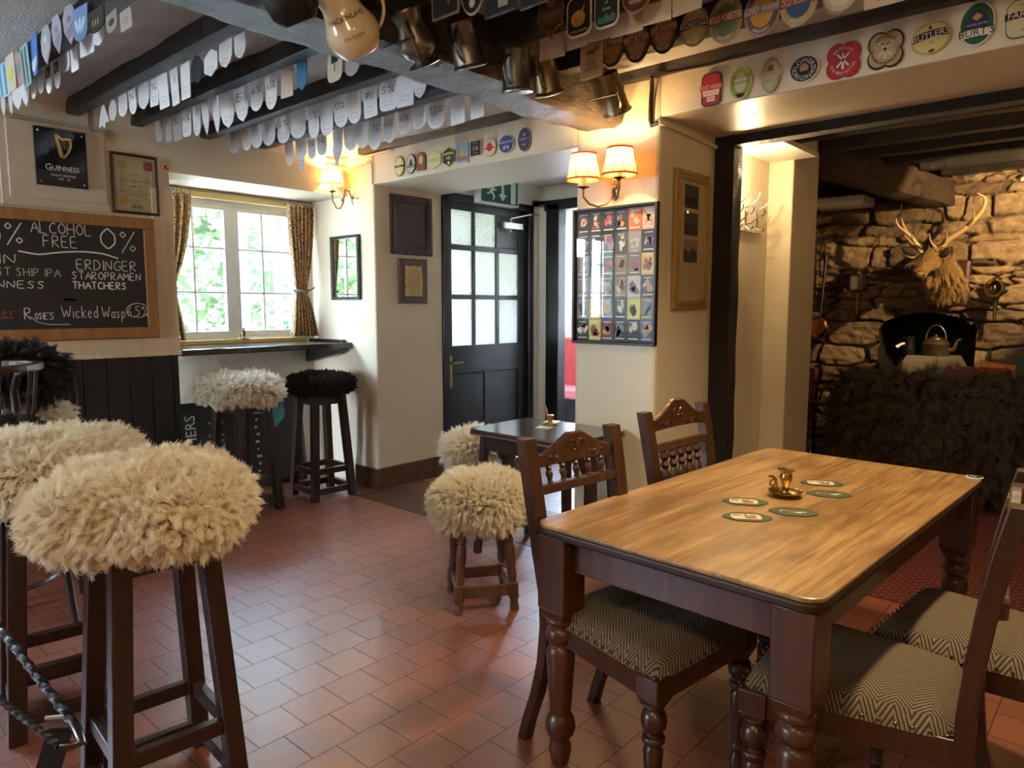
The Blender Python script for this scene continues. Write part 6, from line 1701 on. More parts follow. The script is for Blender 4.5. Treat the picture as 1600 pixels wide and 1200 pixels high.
rows_ = [
 (1, 'first', 'above the black plaque', Z1, [
  (190, 238, 590, 'leaf', 'brown', None), (255, 335, 565, 'bird', 'card', ''), (325, 378, 515, 'oval', 'card', ''), (385, 445, 487, 'tongue', 'card', ''), (448, 505, 472, 'tongue', 'card', '%'),
  (508, 585, 445, 'shield', 'card', ''), (590, 635, 425, 'rect', 'card', '%'), (638, 703, 435, 'rect', 'card', ''), (712, 770, 415, 'rect', 'card', '3,6'), (780, 838, 380, 'rect', 'card', ''),
  (840, 915, 280, 'scallop', 'ink', None), (920, 1013, 240, 'hex', 'card', ''), (1015, 1100, 185, 'shield', 'card', ''), (1104, 1192, 125, 'shield', 'card', '')]),
 (2, 'second', 'above the framed certificate', Z1, [
  (615, 668, 650, 'tongue', 'cardgrey', None), (680, 722, 645, 'rect', 'cardgrey', None), (726, 785, 640, 'rect', 'cardgrey', '%'), (790, 838, 615, 'round', 'card', '6%'), (850, 905, 610, 'tongue', 'card', ''), (910, 958, 605, 'point', 'card', ''),
  (975, 1028, 595, 'point', 'card', ''), (1032, 1105, 560, 'shield', 'card', ''), (1112, 1205, 520, 'shield', 'card', '5'), (1212, 1292, 455, 'tongue', 'card', '6%'), (1305, 1380, 445, 'tongue', 'card', '6,5%'), (1405, 1475, 370, 'rect', 'cream', ''), (1500, 1568, 325, 'shield', 'blue', None)]),
 (3, 'third', "over the left curtain", None, [
  (Z1(1085, 0)[0], Z1(1140, 0)[0], Z1(0, 720)[1], 'tongue', 'cardgrey', ''), (Z1(1160, 0)[0], Z1(1215, 0)[0], Z1(0, 700)[1], 'tongue', 'card', ''), (Z1(1222, 0)[0], Z1(1280, 0)[0], Z1(0, 685)[1], 'tongue', 'card', ''),
  (Z2(52, 0)[0], Z2(140, 0)[0], Z2(0, 655)[1], 'tongue', 'card', ''), (Z2(155, 0)[0], Z2(243, 0)[0], Z2(0, 640)[1], 'tongue', 'card', '6%'), (Z2(250, 0)[0], Z2(343, 0)[0], Z2(0, 605)[1], 'tongue', 'card', ''), (Z2(365, 0)[0], Z2(448, 0)[0], Z2(0, 607)[1], 'tongue', 'card', '5%'), (Z2(452, 0)[0], Z2(540, 0)[0], Z2(0, 588)[1], 'tongue', 'card', ''),
  (Z2(552, 0)[0], Z2(635, 0)[0], Z2(0, 528)[1], 'tongue', 'card', '0%'), (Z2(645, 0)[0], Z2(728, 0)[0], Z2(0, 502)[1], 'tongue', 'card', ''), (Z2(748, 0)[0], Z2(850, 0)[0], Z2(0, 458)[1], 'rect', 'card', 'TIPPLE'), (Z2(868, 0)[0], Z2(983, 0)[0], Z2(0, 415)[1], 'round', 'card', '5%'), (Z2(988, 0)[0], Z2(1092, 0)[0], Z2(0, 385)[1], 'rect', 'card', ''), (Z2(1096, 0)[0], Z2(1190, 0)[0], Z2(0, 328)[1], 'shield', 'card', '')]),
 (4, 'fourth', 'over the window middle', Z2, [
  (205, 270, 795, 'tongue', 'pink', None), (287, 355, 830, 'bottle', 'card', ''), (360, 425, 748, 'tongue', 'card', '%'), (428, 492, 725, 'tongue', 'card', '%'), (535, 610, 790, 'ragged', 'card', ''), (620, 698, 690, 'tongue', 'card', ''), (706, 780, 675, 'tongue', 'card', ''), (786, 874, 685, 'tongue', 'card', '35%'),
  (888, 973, 637, 'tongue', 'card', '65%'), (988, 1085, 580, 'tongue', 'card', '6%'), (1090, 1188, 543, 'tongue', 'card', ''), (1196, 1315, 538, 'tongue', 'card', '5,5%'), (1350, 1458, 508, 'rect', 'card', ''), (1490, 1588, 465, 'rect', 'card', '')]),
]
for ji, nm, where, ZZ, lst in rows_:
    for k, (x0, x1, yb, shp, m, marks) in enumerate(lst):
        if ZZ: (u0, v), (u1, _) = ZZ(x0, yb), ZZ(x1, yb)
        else: u0, u1, v = x0, x1, yb
        lab = '%s %s clip back, %s from window wall, joist %s' % (CN[m], SN[shp], ORD[k], where)
        hang(u0, u1, v, JF[ji] + 0.006 + 0.003 * (k % 2), shp, CM[m], lab, 'pump clip backs under the %s joist' % nm, marks=marks, seed=ji)
# picture card and grey card at the beam end of the second joist
def picture_card(o, hw, hh):
    b = MB().box((-hw * .45, hh * .1, 0), (hw * .45, hh * .75, 0.0004)).box((-0.003, -hh * .4, 0), (0.003, hh * .1, 0.0004))
    b.build('printed_picture', M['ink'], o, X=T(0, 0, 0.0042))
hang(*[Z2(497, 0)[0], Z2(612, 0)[0]], Z2(0, 212)[1], JF[2] + 0.006, 'round', CM['cream'], 'cream pump clip with a black tower picture, next to the main beam', 'pump clip backs under the second joist', marks=None, extra=picture_card)
hang(*[Z2(617, 0)[0], Z2(735, 0)[0]], Z2(0, 172)[1], JF[2] + 0.012, 'tongue', CM['cardgrey'], 'grey rounded pump clip back beside the cream tower card, touching the main beam', 'pump clip backs under the second joist', marks=None)

# leftmost joist: coloured fronts on the near side, backs on the far side
fronts = [(18, 102, 640, 1010, 'rect', (0.36, 0.55, 0.66), (0.06, 0.25, 0.42), 'pale blue patterned card'), (86, 180, 560, 950, 'rect', (0.55, 0.52, 0.40), (0.62, 0.52, 0.05), 'cream card with a yellow figure'),
 (168, 252, 515, 890, 'arch', (0.42, 0.24, 0.26), (0.16, 0.26, 0.32), 'dusky pink card'), (242, 336, 460, 895, 'rect', (0.22, 0.42, 0.40), (0.06, 0.08, 0.08), 'teal striped card'), (328, 432, 345, 790, 'tongue', (0.05, 0.16, 0.50), (0.55, 0.60, 0.66), 'bright blue and white card'),
 (440, 562, 260, 680, 'leaf', (0.34, 0.37, 0.42), (0.60, 0.62, 0.66), 'grey leaf-shaped clip'), (560, 672, 145, 565, 'leaf', (0.36, 0.38, 0.45), (0.20, 0.22, 0.30), 'silver leaf-shaped clip'), (690, 802, 45, 472, 'leaf', (0.42, 0.36, 0.46), (0.20, 0.18, 0.28), 'lilac leaf-shaped clip'),
 (795, 918, 50, 430, 'tongue', (0.16, 0.30, 0.56), (0.55, 0.68, 0.82), 'blue oval clip with a pale winged figure'), (940, 1092, 95, 340, 'tongue', (0.030, 0.034, 0.030), (0.42, 0.36, 0.14), 'black oval clip with gold marks'), (1110, 1250, 120, 330, 'tongue', (0.40, 0.37, 0.35), (0.03, 0.03, 0.03), 'grey clip with a dark centre'), (1265, 1385, 150, 272, 'rect', (0.48, 0.43, 0.40), (0.40, 0.36, 0.34), 'plain dull card')]
yf = JY[0] - 0.058
for k, (x0, x1, t0, b0, shp, c1, c2, nm) in enumerate(fronts):
    u0, u1 = x0 / 6.667, x1 / 6.667
    def art(o, hw, hh, c2=c2, k=k, shp=shp):
        b = MB()
        if k in (0, 3):
            for q in (-0.5, 0.35): b.box((hw * q - hw * .16, -hh * .9, 0), (hw * q + hw * .16, hh * .85, 0.0004))
        elif k == 4: b.prism([(-hw * .8, -hh * .25), (hw * .8, -hh * .1), (hw * .6, -hh * .6), (0, -hh * .85), (-hw * .6, -hh * .6)], 0.0004)
        elif k in (5, 6, 7):
            for q in range(3): b.box((-hw * .6, -hh * (.2 + .18 * q), 0), (hw * .55, -hh * (.12 + .18 * q), 0.0004), Rz(0.5))
            b.prism(ell(hw * .3, hh * .18), 0.0004, T(0, hh * .3, 0))
        elif k == 8:
            for s in (-1, 0, 1): b.prism(shapes('leaf', hw * .22, hh * .5), 0.0004, T(s * hw * .4, -hh * .15, 0) @ Rz(-s * .45))
        elif k == 9:
            for s in (-1, 0, 1): b.box((s * hw * .3 - hw * .07, -hh * .4, 0), (s * hw * .3 + hw * .07, hh * .1, 0.0004))
        else: b.prism(ell(hw * .5, hh * .35), 0.0004, T(0, -hh * .05, 0))
        b.build('printed_picture', colr('clip_print_%d' % k, c2), o, X=T(0, 0, 0.0042))
    zt_ = at((u0 + u1) / 2, t0 / 6.667, 'y', yf).z
    hang(u0, u1, b0 / 6.667, yf - 0.004 * (k % 2), shp, colr('clip_card_%d' % k, c1), '%s on the near side of the leftmost joist' % nm, 'coloured pump clips on the leftmost joist', ztop=zt_, marks=None, extra=art)
for k, (x0, x1, vb, shp) in enumerate([(22, 76, 1205, 'point'), (100, 152, 1192, 'point'), (158, 232, 1145, 'point'), (240, 322, 1105, 'point'), (335, 392, 1030, 'tongue'), (402, 470, 972, 'tongue'), (488, 560, 975, 'tongue'), (572, 648, 920, 'tongue'), (642, 742, 745, 'tongue'), (752, 830, 740, 'rect'), (860, 982, 575, 'rect'), (985, 1100, 472, 'shield')]):
    def pic(o, hw, hh):
        MB().box((-hw * .7, hh * .1, 0), (hw * .7, hh * .8, 0.0004)).build('dark_print', M['ink'], o, X=T(0, 0, 0.0042))
        MB().box((-hw * .35, hh * .2, 0), (hw * .35, hh * .65, 0.0004)).build('pale_print', CM['cream'], o, X=T(0, 0, 0.0048))
    hang(x0 / 6.667, x1 / 6.667, vb / 6.667, JF[0] + 0.006 + 0.003 * (k % 2), shp, CM['card'], 'white %s clip back, %s from the left edge, leftmost joist' % (SN[shp], ORD[k]), 'pump clip backs under the leftmost joist', marks=None, extra=pic if k in (6, 7) else None)

# printed clips and badges ----------------------------------------------
def badge(u, v, wpx, hpx, yp, shape, base, rim=None, inner=None, banner=None, texts=(), label='', group='', arcs=(), motif=None, name='pump_clip', rot=0.0, cat='pump clip', rimk=0.90):
    a, b = at(u - wpx / 2, v, 'y', yp), at(u + wpx / 2, v, 'y', yp)
    hw = (b.x - a.x) / 2; hh = (at(u, v - hpx / 2, 'y', yp).z - at(u, v + hpx / 2, 'y', yp).z) / 2
    c = at(u, v, 'y', yp)
    o = MB().prism(shapes(shape, hw, hh), 0.006).build(name, colr('plate_' + '_'.join('%02d' % int(x * 99) for x in (rim or base)), rim or base, 0.35), X=XF_y((c.x, yp, c.z)) @ Rz(rot), bevel=0.0012)
    tag(o, label, cat, group)
    z = 0.0062
    key = lambda c_: colr('plate_' + '_'.join('%02d' % int(x * 99) for x in c_), c_, 0.35)
    if rim:
        MB().prism(shapes(shape, hw * rimk, hh * rimk), 0.0006).build('face', key(base), o, X=T(0, 0, z)); z += 0.0008
    if inner:
        ic, k, sh_ = inner
        MB().prism(shapes(sh_, hw * k, hh * k), 0.0006).build('centre', key(ic), o, X=T(0, 0, z)); z += 0.0008
    if motif:
        mc, pts = motif
        mb = MB()
        for p in pts: mb.prism([(q[0] * hw, q[1] * hh) for q in p], 0.0005)
        mb.build('motif', key(mc), o, X=T(0, 0, z)); z += 0.0007
    if banner:
        bc, y0, h, kx, tilt = banner
        n = 10; up = [(hw * kx * (-1 + 2 * i / n), hh * (y0 + h / 2) + tilt * hw * (1 - (-1 + 2 * i / n) ** 2)) for i in range(n + 1)]
        dn = [(p[0], p[1] - hh * h) for p in up]
        MB().prism(dn + up[::-1], 0.0008).build('banner', key(bc), o, X=T(0, 0, z)); z += 0.001
    if texts or arcs:
        by = {}
        for s, col, y, size, fit in texts: text(by.setdefault(col, MB()), s, hh * size, T(0, hh * y, 0), fit=hw * 2 * fit)
        for s, col, k, size, mid, top in arcs: arc_text(by.setdefault(col, MB()), s, hh * size, hw * k, hh * k, math.radians(mid), top)
        for col, mb in by.items(): mb.build('lettering', key(col), o, X=T(0, 0, z))
    return o
W, K, CR, RD, GD = (0.72, 0.68, 0.58), (0.015, 0.014, 0.014), (0.62, 0.56, 0.36), (0.42, 0.02, 0.025), (0.45, 0.30, 0.09)
G1 = 'ale badges along the white lintel on the right'
yl = YW - 0.0065
fig = [[(-.25, -.15), (.25, -.15), (.3, .15), (.1, .4), (-.15, .38), (-.3, .1)]]
hat = [[(-.45, .0), (.45, .0), (.3, .12), (.28, .34), (-.05, .4), (-.3, .3), (-.35, .1)]]
badge(1112, 140, 31, 52, yl, 'round', RD, (0.03, 0.06, 0.02), None, (RD, 0.12, 0.34, 1.12, 0.05), [('POST HORN', W, .13, .36, 1.08), ('PREMIUM ALE', RD, -.22, .14, .8), ('BEER', RD, -.55, .2, .5)], 'red and green oval Post Horn ale badge, leftmost on the right lintel', G1, motif=(W, [[(-.85, -.05), (.85, -.05), (.75, -.38), (-.75, -.38)], [(-.4, -.42), (.4, -.42), (.4, -.72), (-.4, -.72)]]))
badge(1158, 130, 35, 53, yl, 'oval', (0.26, 0.33, 0.06), (0.55, 0.52, 0.28), ((0.52, 0.55, 0.36), .55, 'oval'), None, [('INDIAN', (0.20, 0.03, 0.03), .38, .36, 1.3), ('Summer', (0.20, 0.03, 0.03), .06, .34, 1.1)], 'pale green oval Indian Summer ale badge', G1, motif=(K, [[(-.45, -.62), (.45, -.62), (.2, -.85), (-.2, -.85)]]))
badge(1205, 118, 29, 55, yl, 'oval', (0.44, 0.40, 0.28), (0.30, 0.27, 0.18), ((0.50, 0.46, 0.33), .7, 'oval'), ((0.60, 0.56, 0.42), .06, .28, 1.25, .04), [('COACHMANS', (0.16, 0.13, 0.07), .08, .34, 1.2), ('Best Bitter', (0.16, 0.13, 0.07), -.28, .13, .8)], 'beige oval Coachmans ale badge with a banner', G1, motif=((0.18, 0.15, 0.09), [[(q[0], q[1] + .2) for q in hat[0]]]))
badge(1257, 108, 47, 43, yl, 'oval', K, (0.66, 0.62, 0.55), None, None, [], 'black oval Flowers Original ale badge with a small figure', G1, arcs=[('FLOWERS', W, .62, .50, 90, True), ('ORIGINAL', W, .64, .48, 270, False)], motif=((0.40, 0.27, 0.12), fig))
mill = [[(-.08, -.5), (.08, -.5), (.05, .4), (-.05, .4)], [(-.4, .35), (-.32, .42), (.4, -.3), (.32, -.38)], [(.4, .35), (.32, .42), (-.4, -.3), (-.32, -.38)]]
badge(1318, 95, 52, 55, yl, 'quatre', RD, (0.32, 0.015, 0.02), ((0.36, 0.02, 0.025), .55, 'quatre'), None, [], 'red four-lobed Batemans ale badge with a white windmill', G1, arcs=[('BATEMANS', W, .70, .25, 90, True), ('THE BEST BITTER', W, .72, .24, 270, False)], motif=(W, mill))
badge(1384, 78, 56, 58, yl, 'quatre', (0.40, 0.29, 0.14), K, ((0.44, 0.33, 0.17), .55, 'quatre'), None, [('XXXB', K, .30, .2, .6)], 'tan four-lobed Batemans ale badge with a black rim', G1, arcs=[('BATEMANS', K, .70, .23, 90, True), ('CHAMPION PREMIUM BEER', K, .73, .20, 270, False)], motif=((0.62, 0.55, 0.40), mill))
badge(1455, 60, 62, 50, yl, 'oval', (0.66, 0.53, 0.18), (0.50, 0.40, 0.10), ((0.70, 0.58, 0.24), .84, 'oval'), ((0.05, 0.025, 0.01), .12, .46, .9, .10), [('BUTLERS', W, .19, .55, 1.6), ('ALE', (0.10, 0.05, 0.01), -.28, .18, .4)], 'yellow oval Butlers ale badge with a black banner', G1, motif=((0.10, 0.05, 0.01), [[(-.15, -.72), (.15, -.72), (.12, -.9), (-.12, -.9)], [(-.1, .55), (.12, .55), (0, .85)]]), rot=0.10)
badge(1527, 38, 57, 70, yl, 'oval', (0.015, 0.10, 0.04), (0.66, 0.63, 0.58), ((0.02, 0.03, 0.10), .62, 'oval'), (W, -.42, .34, .82, .05), [("BURT'S", K, -.36, .46, 1.45), ('UNITED BITTER', W, -.02, .12, .8)], "green and navy oval Burt's ale badge", G1, motif=(GD, [[(-.3, .3), (0, .5), (.3, .3), (0, .12)]]))
badge(1602, 28, 60, 60, yl, 'round', (0.62, 0.54, 0.32), (0.16, 0.12, 0.06), None, (K, .16, .36, 1.06, .05), [('FARGO', W, .22, .48, 1.6), ('CHARLES', (0.35, 0.03, 0.02), .70, .17, 1.0), ('WELLS', (0.35, 0.03, 0.02), .50, .17, .8), ('ALE', K, -.6, .2, .5)], 'cream Fargo ale badge cut by the right edge, rightmost on the lintel', G1, rimk=.94)
G2 = 'ale badges above the lobby opening'
badge(625, 260, 15, 32, yl, 'oval', (0.62, 0.54, 0.22), (0.10, 0.07, 0.03), ((0.68, 0.62, 0.40), .72, 'oval'), (K, 0, .2, .95, 0), [('BITTER', W, 0, .14, 1.4)], 'cream and yellow oval badge with a dark band, leftmost above the lobby opening', G2)
badge(643, 256, 14.5, 31, yl, 'oval', (0.60, 0.60, 0.52), (0.03, 0.05, 0.03), None, ((0.20, 0.24, 0.18), -.28, .24, .85, 0), [], 'white oval badge with a dark figure and black rim', G2, motif=(K, [[(-.4, -.15), (.4, -.15), (.25, .15), (.1, .45), (-.15, .45), (-.25, .15)]]))
badge(659, 252, 13.5, 29, yl, 'arch', (0.20, 0.075, 0.03), (0.10, 0.035, 0.015), None, None, [], 'small brown arched badge with a cream oval', G2, motif=((0.58, 0.46, 0.28), [[(.5 * math.cos(t), .15 + .5 * math.sin(t)) for t in np.linspace(0, 2 * PI, 18)[:-1]]]))
badge(679, 250, 21, 28, yl, 'hex', (0.62, 0.58, 0.24), (0.58, 0.56, 0.42), None, ((0.50, 0.52, 0.14), .0, .4, .85, 0), [('WHEAT', (0.20, 0.22, 0.05), 0, .2, 1.2)], 'pale yellow six-sided badge with a green band', G2)
badge(702, 245, 19, 31, yl, 'hex', K, (0.40, 0.33, 0.12), None, ((0.45, 0.40, 0.04), .28, .22, .8, .05), [('NB', (0.66, 0.60, 0.55), -.12, .5, 1.2)], 'black six-sided badge with the letters NB', G2, motif=(W, [[(.2 * math.cos(t), -.62 + .16 * math.sin(t)) for t in np.linspace(0, 2 * PI, 14)[:-1]]]))
badge(723, 237, 18, 37, yl, 'arch', (0.20, 0.34, 0.52), (0.62, 0.58, 0.48), None, ((0.32, 0.10, 0.05), -.62, .3, .9, .05), [], 'tall blue arched badge with a standing figure', G2, motif=((0.46, 0.36, 0.12), [[(-.5, -.42), (.5, -.42), (.3, 0), (.2, .4), (-.1, .5), (-.25, .2)]]))
badge(744, 232, 17.5, 25, yl, 'rect', (0.035, 0.02, 0.03), (0.62, 0.58, 0.52), None, None, [('S.A', W, .05, .75, 1.5), ('BRAINS', W, .62, .18, .7), ('BEST BITTER', W, -.6, .14, 1.4)], 'small black square badge lettered SA', G2)
badge(766, 230, 20, 30, yl, 'oval', (0.66, 0.58, 0.40), (0.45, 0.32, 0.16), ((0.50, 0.02, 0.03), .45, 'oval'), ((0.50, 0.02, 0.03), -.12, .14, .85, 0), [], 'cream oval badge with a bright red centre', G2)
badge(792, 225, 24, 30, yl, 'oval', (0.025, 0.055, 0.16), (0.50, 0.46, 0.40), None, None, [('IPA', W, -.36, .66, 1.2), ("HANCOCK'S", W, .20, .36, 1.6)], "round navy Hancock's IPA badge", G2)
badge(820, 218, 20, 38, yl, 'oval', (0.020, 0.015, 0.05), (0.22, 0.18, 0.30), ((0.04, 0.03, 0.09), .78, 'oval'), ((0.10, 0.09, 0.16), 0, .2, .95, .05), [('FURSTY', W, .01, .16, 1.4)], 'dark purple oval badge, rightmost above the lobby opening', G2, motif=((0.42, 0.24, 0.08), [[(-.35, -.5), (.35, -.5), (0, -.25)], [(-.3, .3), (.3, .3), (0, .6)]]))

# clips on the right-hand joists
G3 = 'printed pump clips on the joist above the right lintel'
y1 = 2.70 - 0.066
BR = (0.10, 0.055, 0.03)
def oval(u, v, w_, h_, yp, base, rim, ban, word, label, wc=W, inner=None, low='BREWERY', up_='RINGWOOD', stem=True, g=G3, words2=()):
    o = badge(u, v, w_, h_, yp, 'oval', base, rim, inner or ((base[0] * 1.4, base[1] * 1.4, base[2] * 1.4), .66, 'oval'), (ban, .04, .36, 1.0, .10), [(word, wc, .12, .42, 0.96)] + list(words2), label, g, arcs=[(low, W, .79, .19, 270, False), (up_, W, .79, .17, 90, True)])
    o.location.y -= 0.004 * (int(u) % 3)
    return o
oval(958, 72, 38, 66, y1, (0.13, 0.085, 0.03), K, (0.05, 0.035, 0.02), 'FORTYNINER', 'dark Fortyniner clip, leftmost oval on the joist above the lintel', inner=((0.34, 0.22, 0.08), .70, 'oval'))
oval(996, 65, 40, 66, y1, (0.14, 0.08, 0.03), K, (0.22, 0.05, 0.03), 'BEST BITTER', 'oval Best Bitter clip with a dark red banner', inner=((0.38, 0.24, 0.09), .70, 'oval'))
oval(1040, 50, 42, 70, y1, (0.13, 0.06, 0.03), K, (0.26, 0.05, 0.03), 'OLD THUMPER', 'oval Old Thumper clip with a red banner', inner=((0.36, 0.21, 0.09), .70, 'oval'))
oval(1086, 42, 45, 62, y1, (0.30, 0.21, 0.07), (0.22, 0.15, 0.06), K, 'BOONDOGGLE', 'golden oval Boondoggle clip with a black banner', inner=((0.40, 0.28, 0.10), .72, 'oval'))
oval(1136, 33, 52, 72, y1, (0.20, 0.16, 0.09), (0.30, 0.24, 0.15), (0.22, 0.05, 0.03), 'BOLD FORESTER', 'oval Bold Forester clip with a green centre', inner=((0.10, 0.13, 0.05), .66, 'oval'))
oval(1193, 20, 56, 76, y1, (0.13, 0.09, 0.10), (0.33, 0.25, 0.18), (0.20, 0.16, 0.24), 'LOVEY WARNE', 'oval Lovey Warne clip with a lilac banner', inner=((0.50, 0.26, 0.05), .64, 'oval'))
oval(1250, 6, 58, 72, y1, (0.40, 0.31, 0.16), (0.45, 0.36, 0.20), (0.26, 0.05, 0.03), 'OLD SCRUMPY', 'oval Old Scrumpy clip with a blue centre', inner=((0.05, 0.10, 0.22), .66, 'oval'))
oval(1316, -10, 60, 66, y1, (0.52, 0.46, 0.36), (0.24, 0.16, 0.10), K, 'BREWERY', 'white oval brewery clip cut by the top edge, right of Old Scrumpy')
badge(1384, -16, 66, 50, y1, 'rect', (0.55, 0.42, 0.28), (0.50, 0.38, 0.26), None, None, [('BEER FESTIVAL', (0.16, 0.10, 0.06), -.6, .14, 1.4)], 'plain peach card at the top edge, rightmost above the lintel', G3)
G4 = 'printed pump clips on the joist near the tankards'
y2 = 2.26 - 0.066
badge(862, 30, 42, 66, y2, 'star', (0.07, 0.045, 0.025), (0.16, 0.09, 0.04), None, ((0.09, 0.05, 0.03), .1, .45, 1.0, .08), [('GOLDEN', (0.22, 0.13, 0.06), .18, .22, 1.3), ('BIRD', (0.22, 0.13, 0.06), -.10, .3, 1.1)], 'brown star-shaped clip with a round top, left of the lemon clip', G4, motif=((0.26, 0.17, 0.08), [[(.3 * math.cos(t), .78 + .22 * math.sin(t)) for t in np.linspace(0, 2 * PI, 16)[:-1]]]))
badge(906, 26, 38, 64, y2, 'round', K, (0.60, 0.54, 0.42), None, None, [('CITRUS BOMB', W, -.72, .17, 1.5)], 'black clip with a white rim and a yellow lemon', G4, motif=((0.48, 0.27, 0.05), [[(-.05 + .58 * math.cos(t), -.12 + .40 * math.sin(t)) for t in np.linspace(0, 2 * PI, 22)[:-1]], [(.2, .25), (.5, .5), (.35, .2)]]))
badge(949, 12, 38, 64, y2, 'round', (0.02, 0.035, 0.03), (0.60, 0.54, 0.42), None, None, [('Temple', W, .55, .24, 1.2), ('of', W, .25, .22, .4), ('Love', W, -.05, .24, .8)], 'dark green Temple of Love clip with a white rim', G4, motif=((0.05, 0.18, 0.16), [[(-.75, -.75), (.75, -.75), (.75, -.45), (.5, -.3), (.3, -.5), (0, -.3), (-.3, -.5), (-.6, -.35), (-.75, -.5)]]))
badge(996, -8, 46, 58, y2, 'oval', (0.10, 0.03, 0.025), (0.30, 0.18, 0.08), ((0.22, 0.05, 0.04), .6, 'oval'), None, [('PREMIUM', W, -.35, .24, 1.2)], 'dark red oval clip with a gold rim, right of Temple of Love', G4)
bbc = badge(925, 92, 34, 62, 2.335, 'rect', (0.28, 0.15, 0.05), (0.34, 0.20, 0.08), None, None, [('BEST', (0.10, 0.02, 0.015), -.22, .3, 1.0), ('BITTER', (0.10, 0.02, 0.015), -.52, .3, 1.4)], 'brown Best Bitter card with a leaping hare hanging beside the last tankard', 'printed pump clips on the joist near the tankards', motif=((0.10, 0.05, 0.02), [[(-.6, .25), (-.2, .45), (.3, .42), (.7, .62), (.6, .40), (.2, .2), (-.3, .22)]]), rot=0.03)
MB().tube([(-0.01, 0.075, 0.003), (-0.006, 0.12, -0.01), (0.0, 0.175, -0.03)], 0.0015, 5).build('wire', M['blackiron'], bbc)
for k, (u0, u1, vb) in enumerate(((845, 882, 92), (885, 918, 76), (918, 958, 63), (955, 1004, 54), (1004, 1048, 36), (1050, 1098, 20))):
    hang(u0, u1, vb, 2.26 + 0.05, 'rect', CM['cream'], 'pale blank clip back behind the printed clips, %s from the tankards' % ORD[k], 'pale clip backs behind the lemon clip', ztop=2.425, marks=None, seed=9)
G5 = 'dark pump clips at the top edge over the tankards'
y3 = 1.75 - 0.066
badge(697, -8, 42, 72, y3, 'rect', (0.03, 0.035, 0.045), (0.20, 0.18, 0.16), None, None, [], 'dark square clip with an orange figure above the bulbous tankard', G5, motif=((0.30, 0.13, 0.07), [[(-.5, -.1), (-.1, .3), (.4, -.35), (.3, -.5), (0, -.1), (-.3, .0)]]))
badge(740, -14, 36, 78, y3, 'oval', (0.02, 0.015, 0.015), (0.22, 0.20, 0.17), None, None, [('SPECIAL', W, -.1, .12, 1.2)], 'black oval clip with a small white ring above the tankards', G5, motif=((0.36, 0.34, 0.30), [[(.25 * math.cos(t), -.5 + .2 * math.sin(t)) for t in np.linspace(0, 2 * PI, 16)[:-1]]]))
badge(783, -12, 50, 70, y3, 'rect', K, (0.03, 0.03, 0.03), None, None, [], 'black square clip with a pale window, above the tall tankard', G5, motif=((0.24, 0.22, 0.20), [[(-.1, -.35), (.5, -.35), (.5, -.7), (-.1, -.7)]]))
badge(836, -26, 46, 72, y3, 'rect', K, (0.03, 0.03, 0.03), None, None, [], 'black square clip with a pale patch, cut by the top picture edge', G5, motif=((0.24, 0.22, 0.20), [[(-.1, -.35), (.5, -.35), (.5, -.7), (-.1, -.7)]]))

# tankards hanging on the side of the main beam -------------------------------
def tankard(label, u, v, ln, ang, prof, m, handle=True, seg=28, hdir=-1, xoff=0.0):
    c = at(u, v, 'x', -2.0 + xoff)
    # mouth points up-left in the picture: axis in the beam plane (y,z), tilted by ang
    ax = Vector((0.05, math.sin(ang), math.cos(ang))).normalized()
    X = T(*c) @ ax.to_track_quat('Z', 'X').to_matrix().to_4x4()
    r = thing('tankard', label, 'tankard', group='tankards hanging on the main beam', X=X)
    pr = [(a * ln, (b_ - 0.5) * ln) for a, b_ in prof]
    rim = pr[-1]
    inner = [(p[0] - 0.003, p[1] + (0.004 if i == 0 else 0)) for i, p in enumerate(pr)][::-1]
    MB().lathe([(0.0, pr[0][1])] + pr + inner + [(0.0, inner[-1][1])], seg, cap=False).build('body', m, r, smooth=True)
    if handle:
        dl = r.matrix_basis.to_3x3().inverted() @ Vector((0.25, hdir * math.cos(ang) * 0.9, 0.75))
        dl.z = 0; dl.normalize()
        r0 = max(p[0] for p in pr)
        pts = []
        for k in range(13):
            t = k / 12; z = (0.34 - 0.66 * t) * ln
            rad = np.interp(z, [p[1] for p in pr[1:-1]], [p[0] for p in pr[1:-1]]) if 0 else r0 * 0.93
            o_ = rad + 0.30 * ln * math.sin(PI * t) ** 0.7
            if k in (0, 12): o_ = rad - 0.006
            pts.append(dl * o_ + Vector((0, 0, z)))
        MB().tube(pts, [0.006] * 13, 8).build('handle', m, r, smooth=True)
        top = r.matrix_basis @ (dl * (r0 + 0.27 * ln))
        hk = r.matrix_basis.inverted()
        MB().tube([hk @ (top + Vector((0.0, 0, -0.004))), hk @ (top + Vector((0.004, 0, 0.018))), hk @ Vector((-2.085, top.y, top.z + 0.02))], 0.003, 6).build('hook', M['blackiron'], r)
    return r
TK = [(0.36, 0), (0.40, 0.01), (0.40, 0.05), (0.37, 0.07), (0.355, 0.12), (0.33, 0.5), (0.31, 0.96), (0.325, 0.98), (0.32, 1.0)]
BU = [(0.30, 0), (0.32, 0.015), (0.28, 0.05), (0.16, 0.09), (0.17, 0.12), (0.30, 0.22), (0.345, 0.36), (0.32, 0.52), (0.26, 0.68), (0.25, 0.78), (0.30, 0.93), (0.325, 1.0)]
JG = [(0.24, 0), (0.27, 0.02), (0.36, 0.16), (0.40, 0.28), (0.385, 0.40), (0.30, 0.58), (0.27, 0.70), (0.30, 0.86), (0.36, 1.0)]
jg = tankard('cream stoneware jug lettered Mackinlays hanging on the dark beam', 541, 30, 0.225, math.radians(-36), JG, M['ceramic'], True, hdir=1)
t = MB()
fwd = jg.matrix_basis.to_3x3().inverted() @ (Vector((0, 0, CAM_Z)) - jg.matrix_basis.translation)
ph = math.atan2(fwd.y, fwd.x)
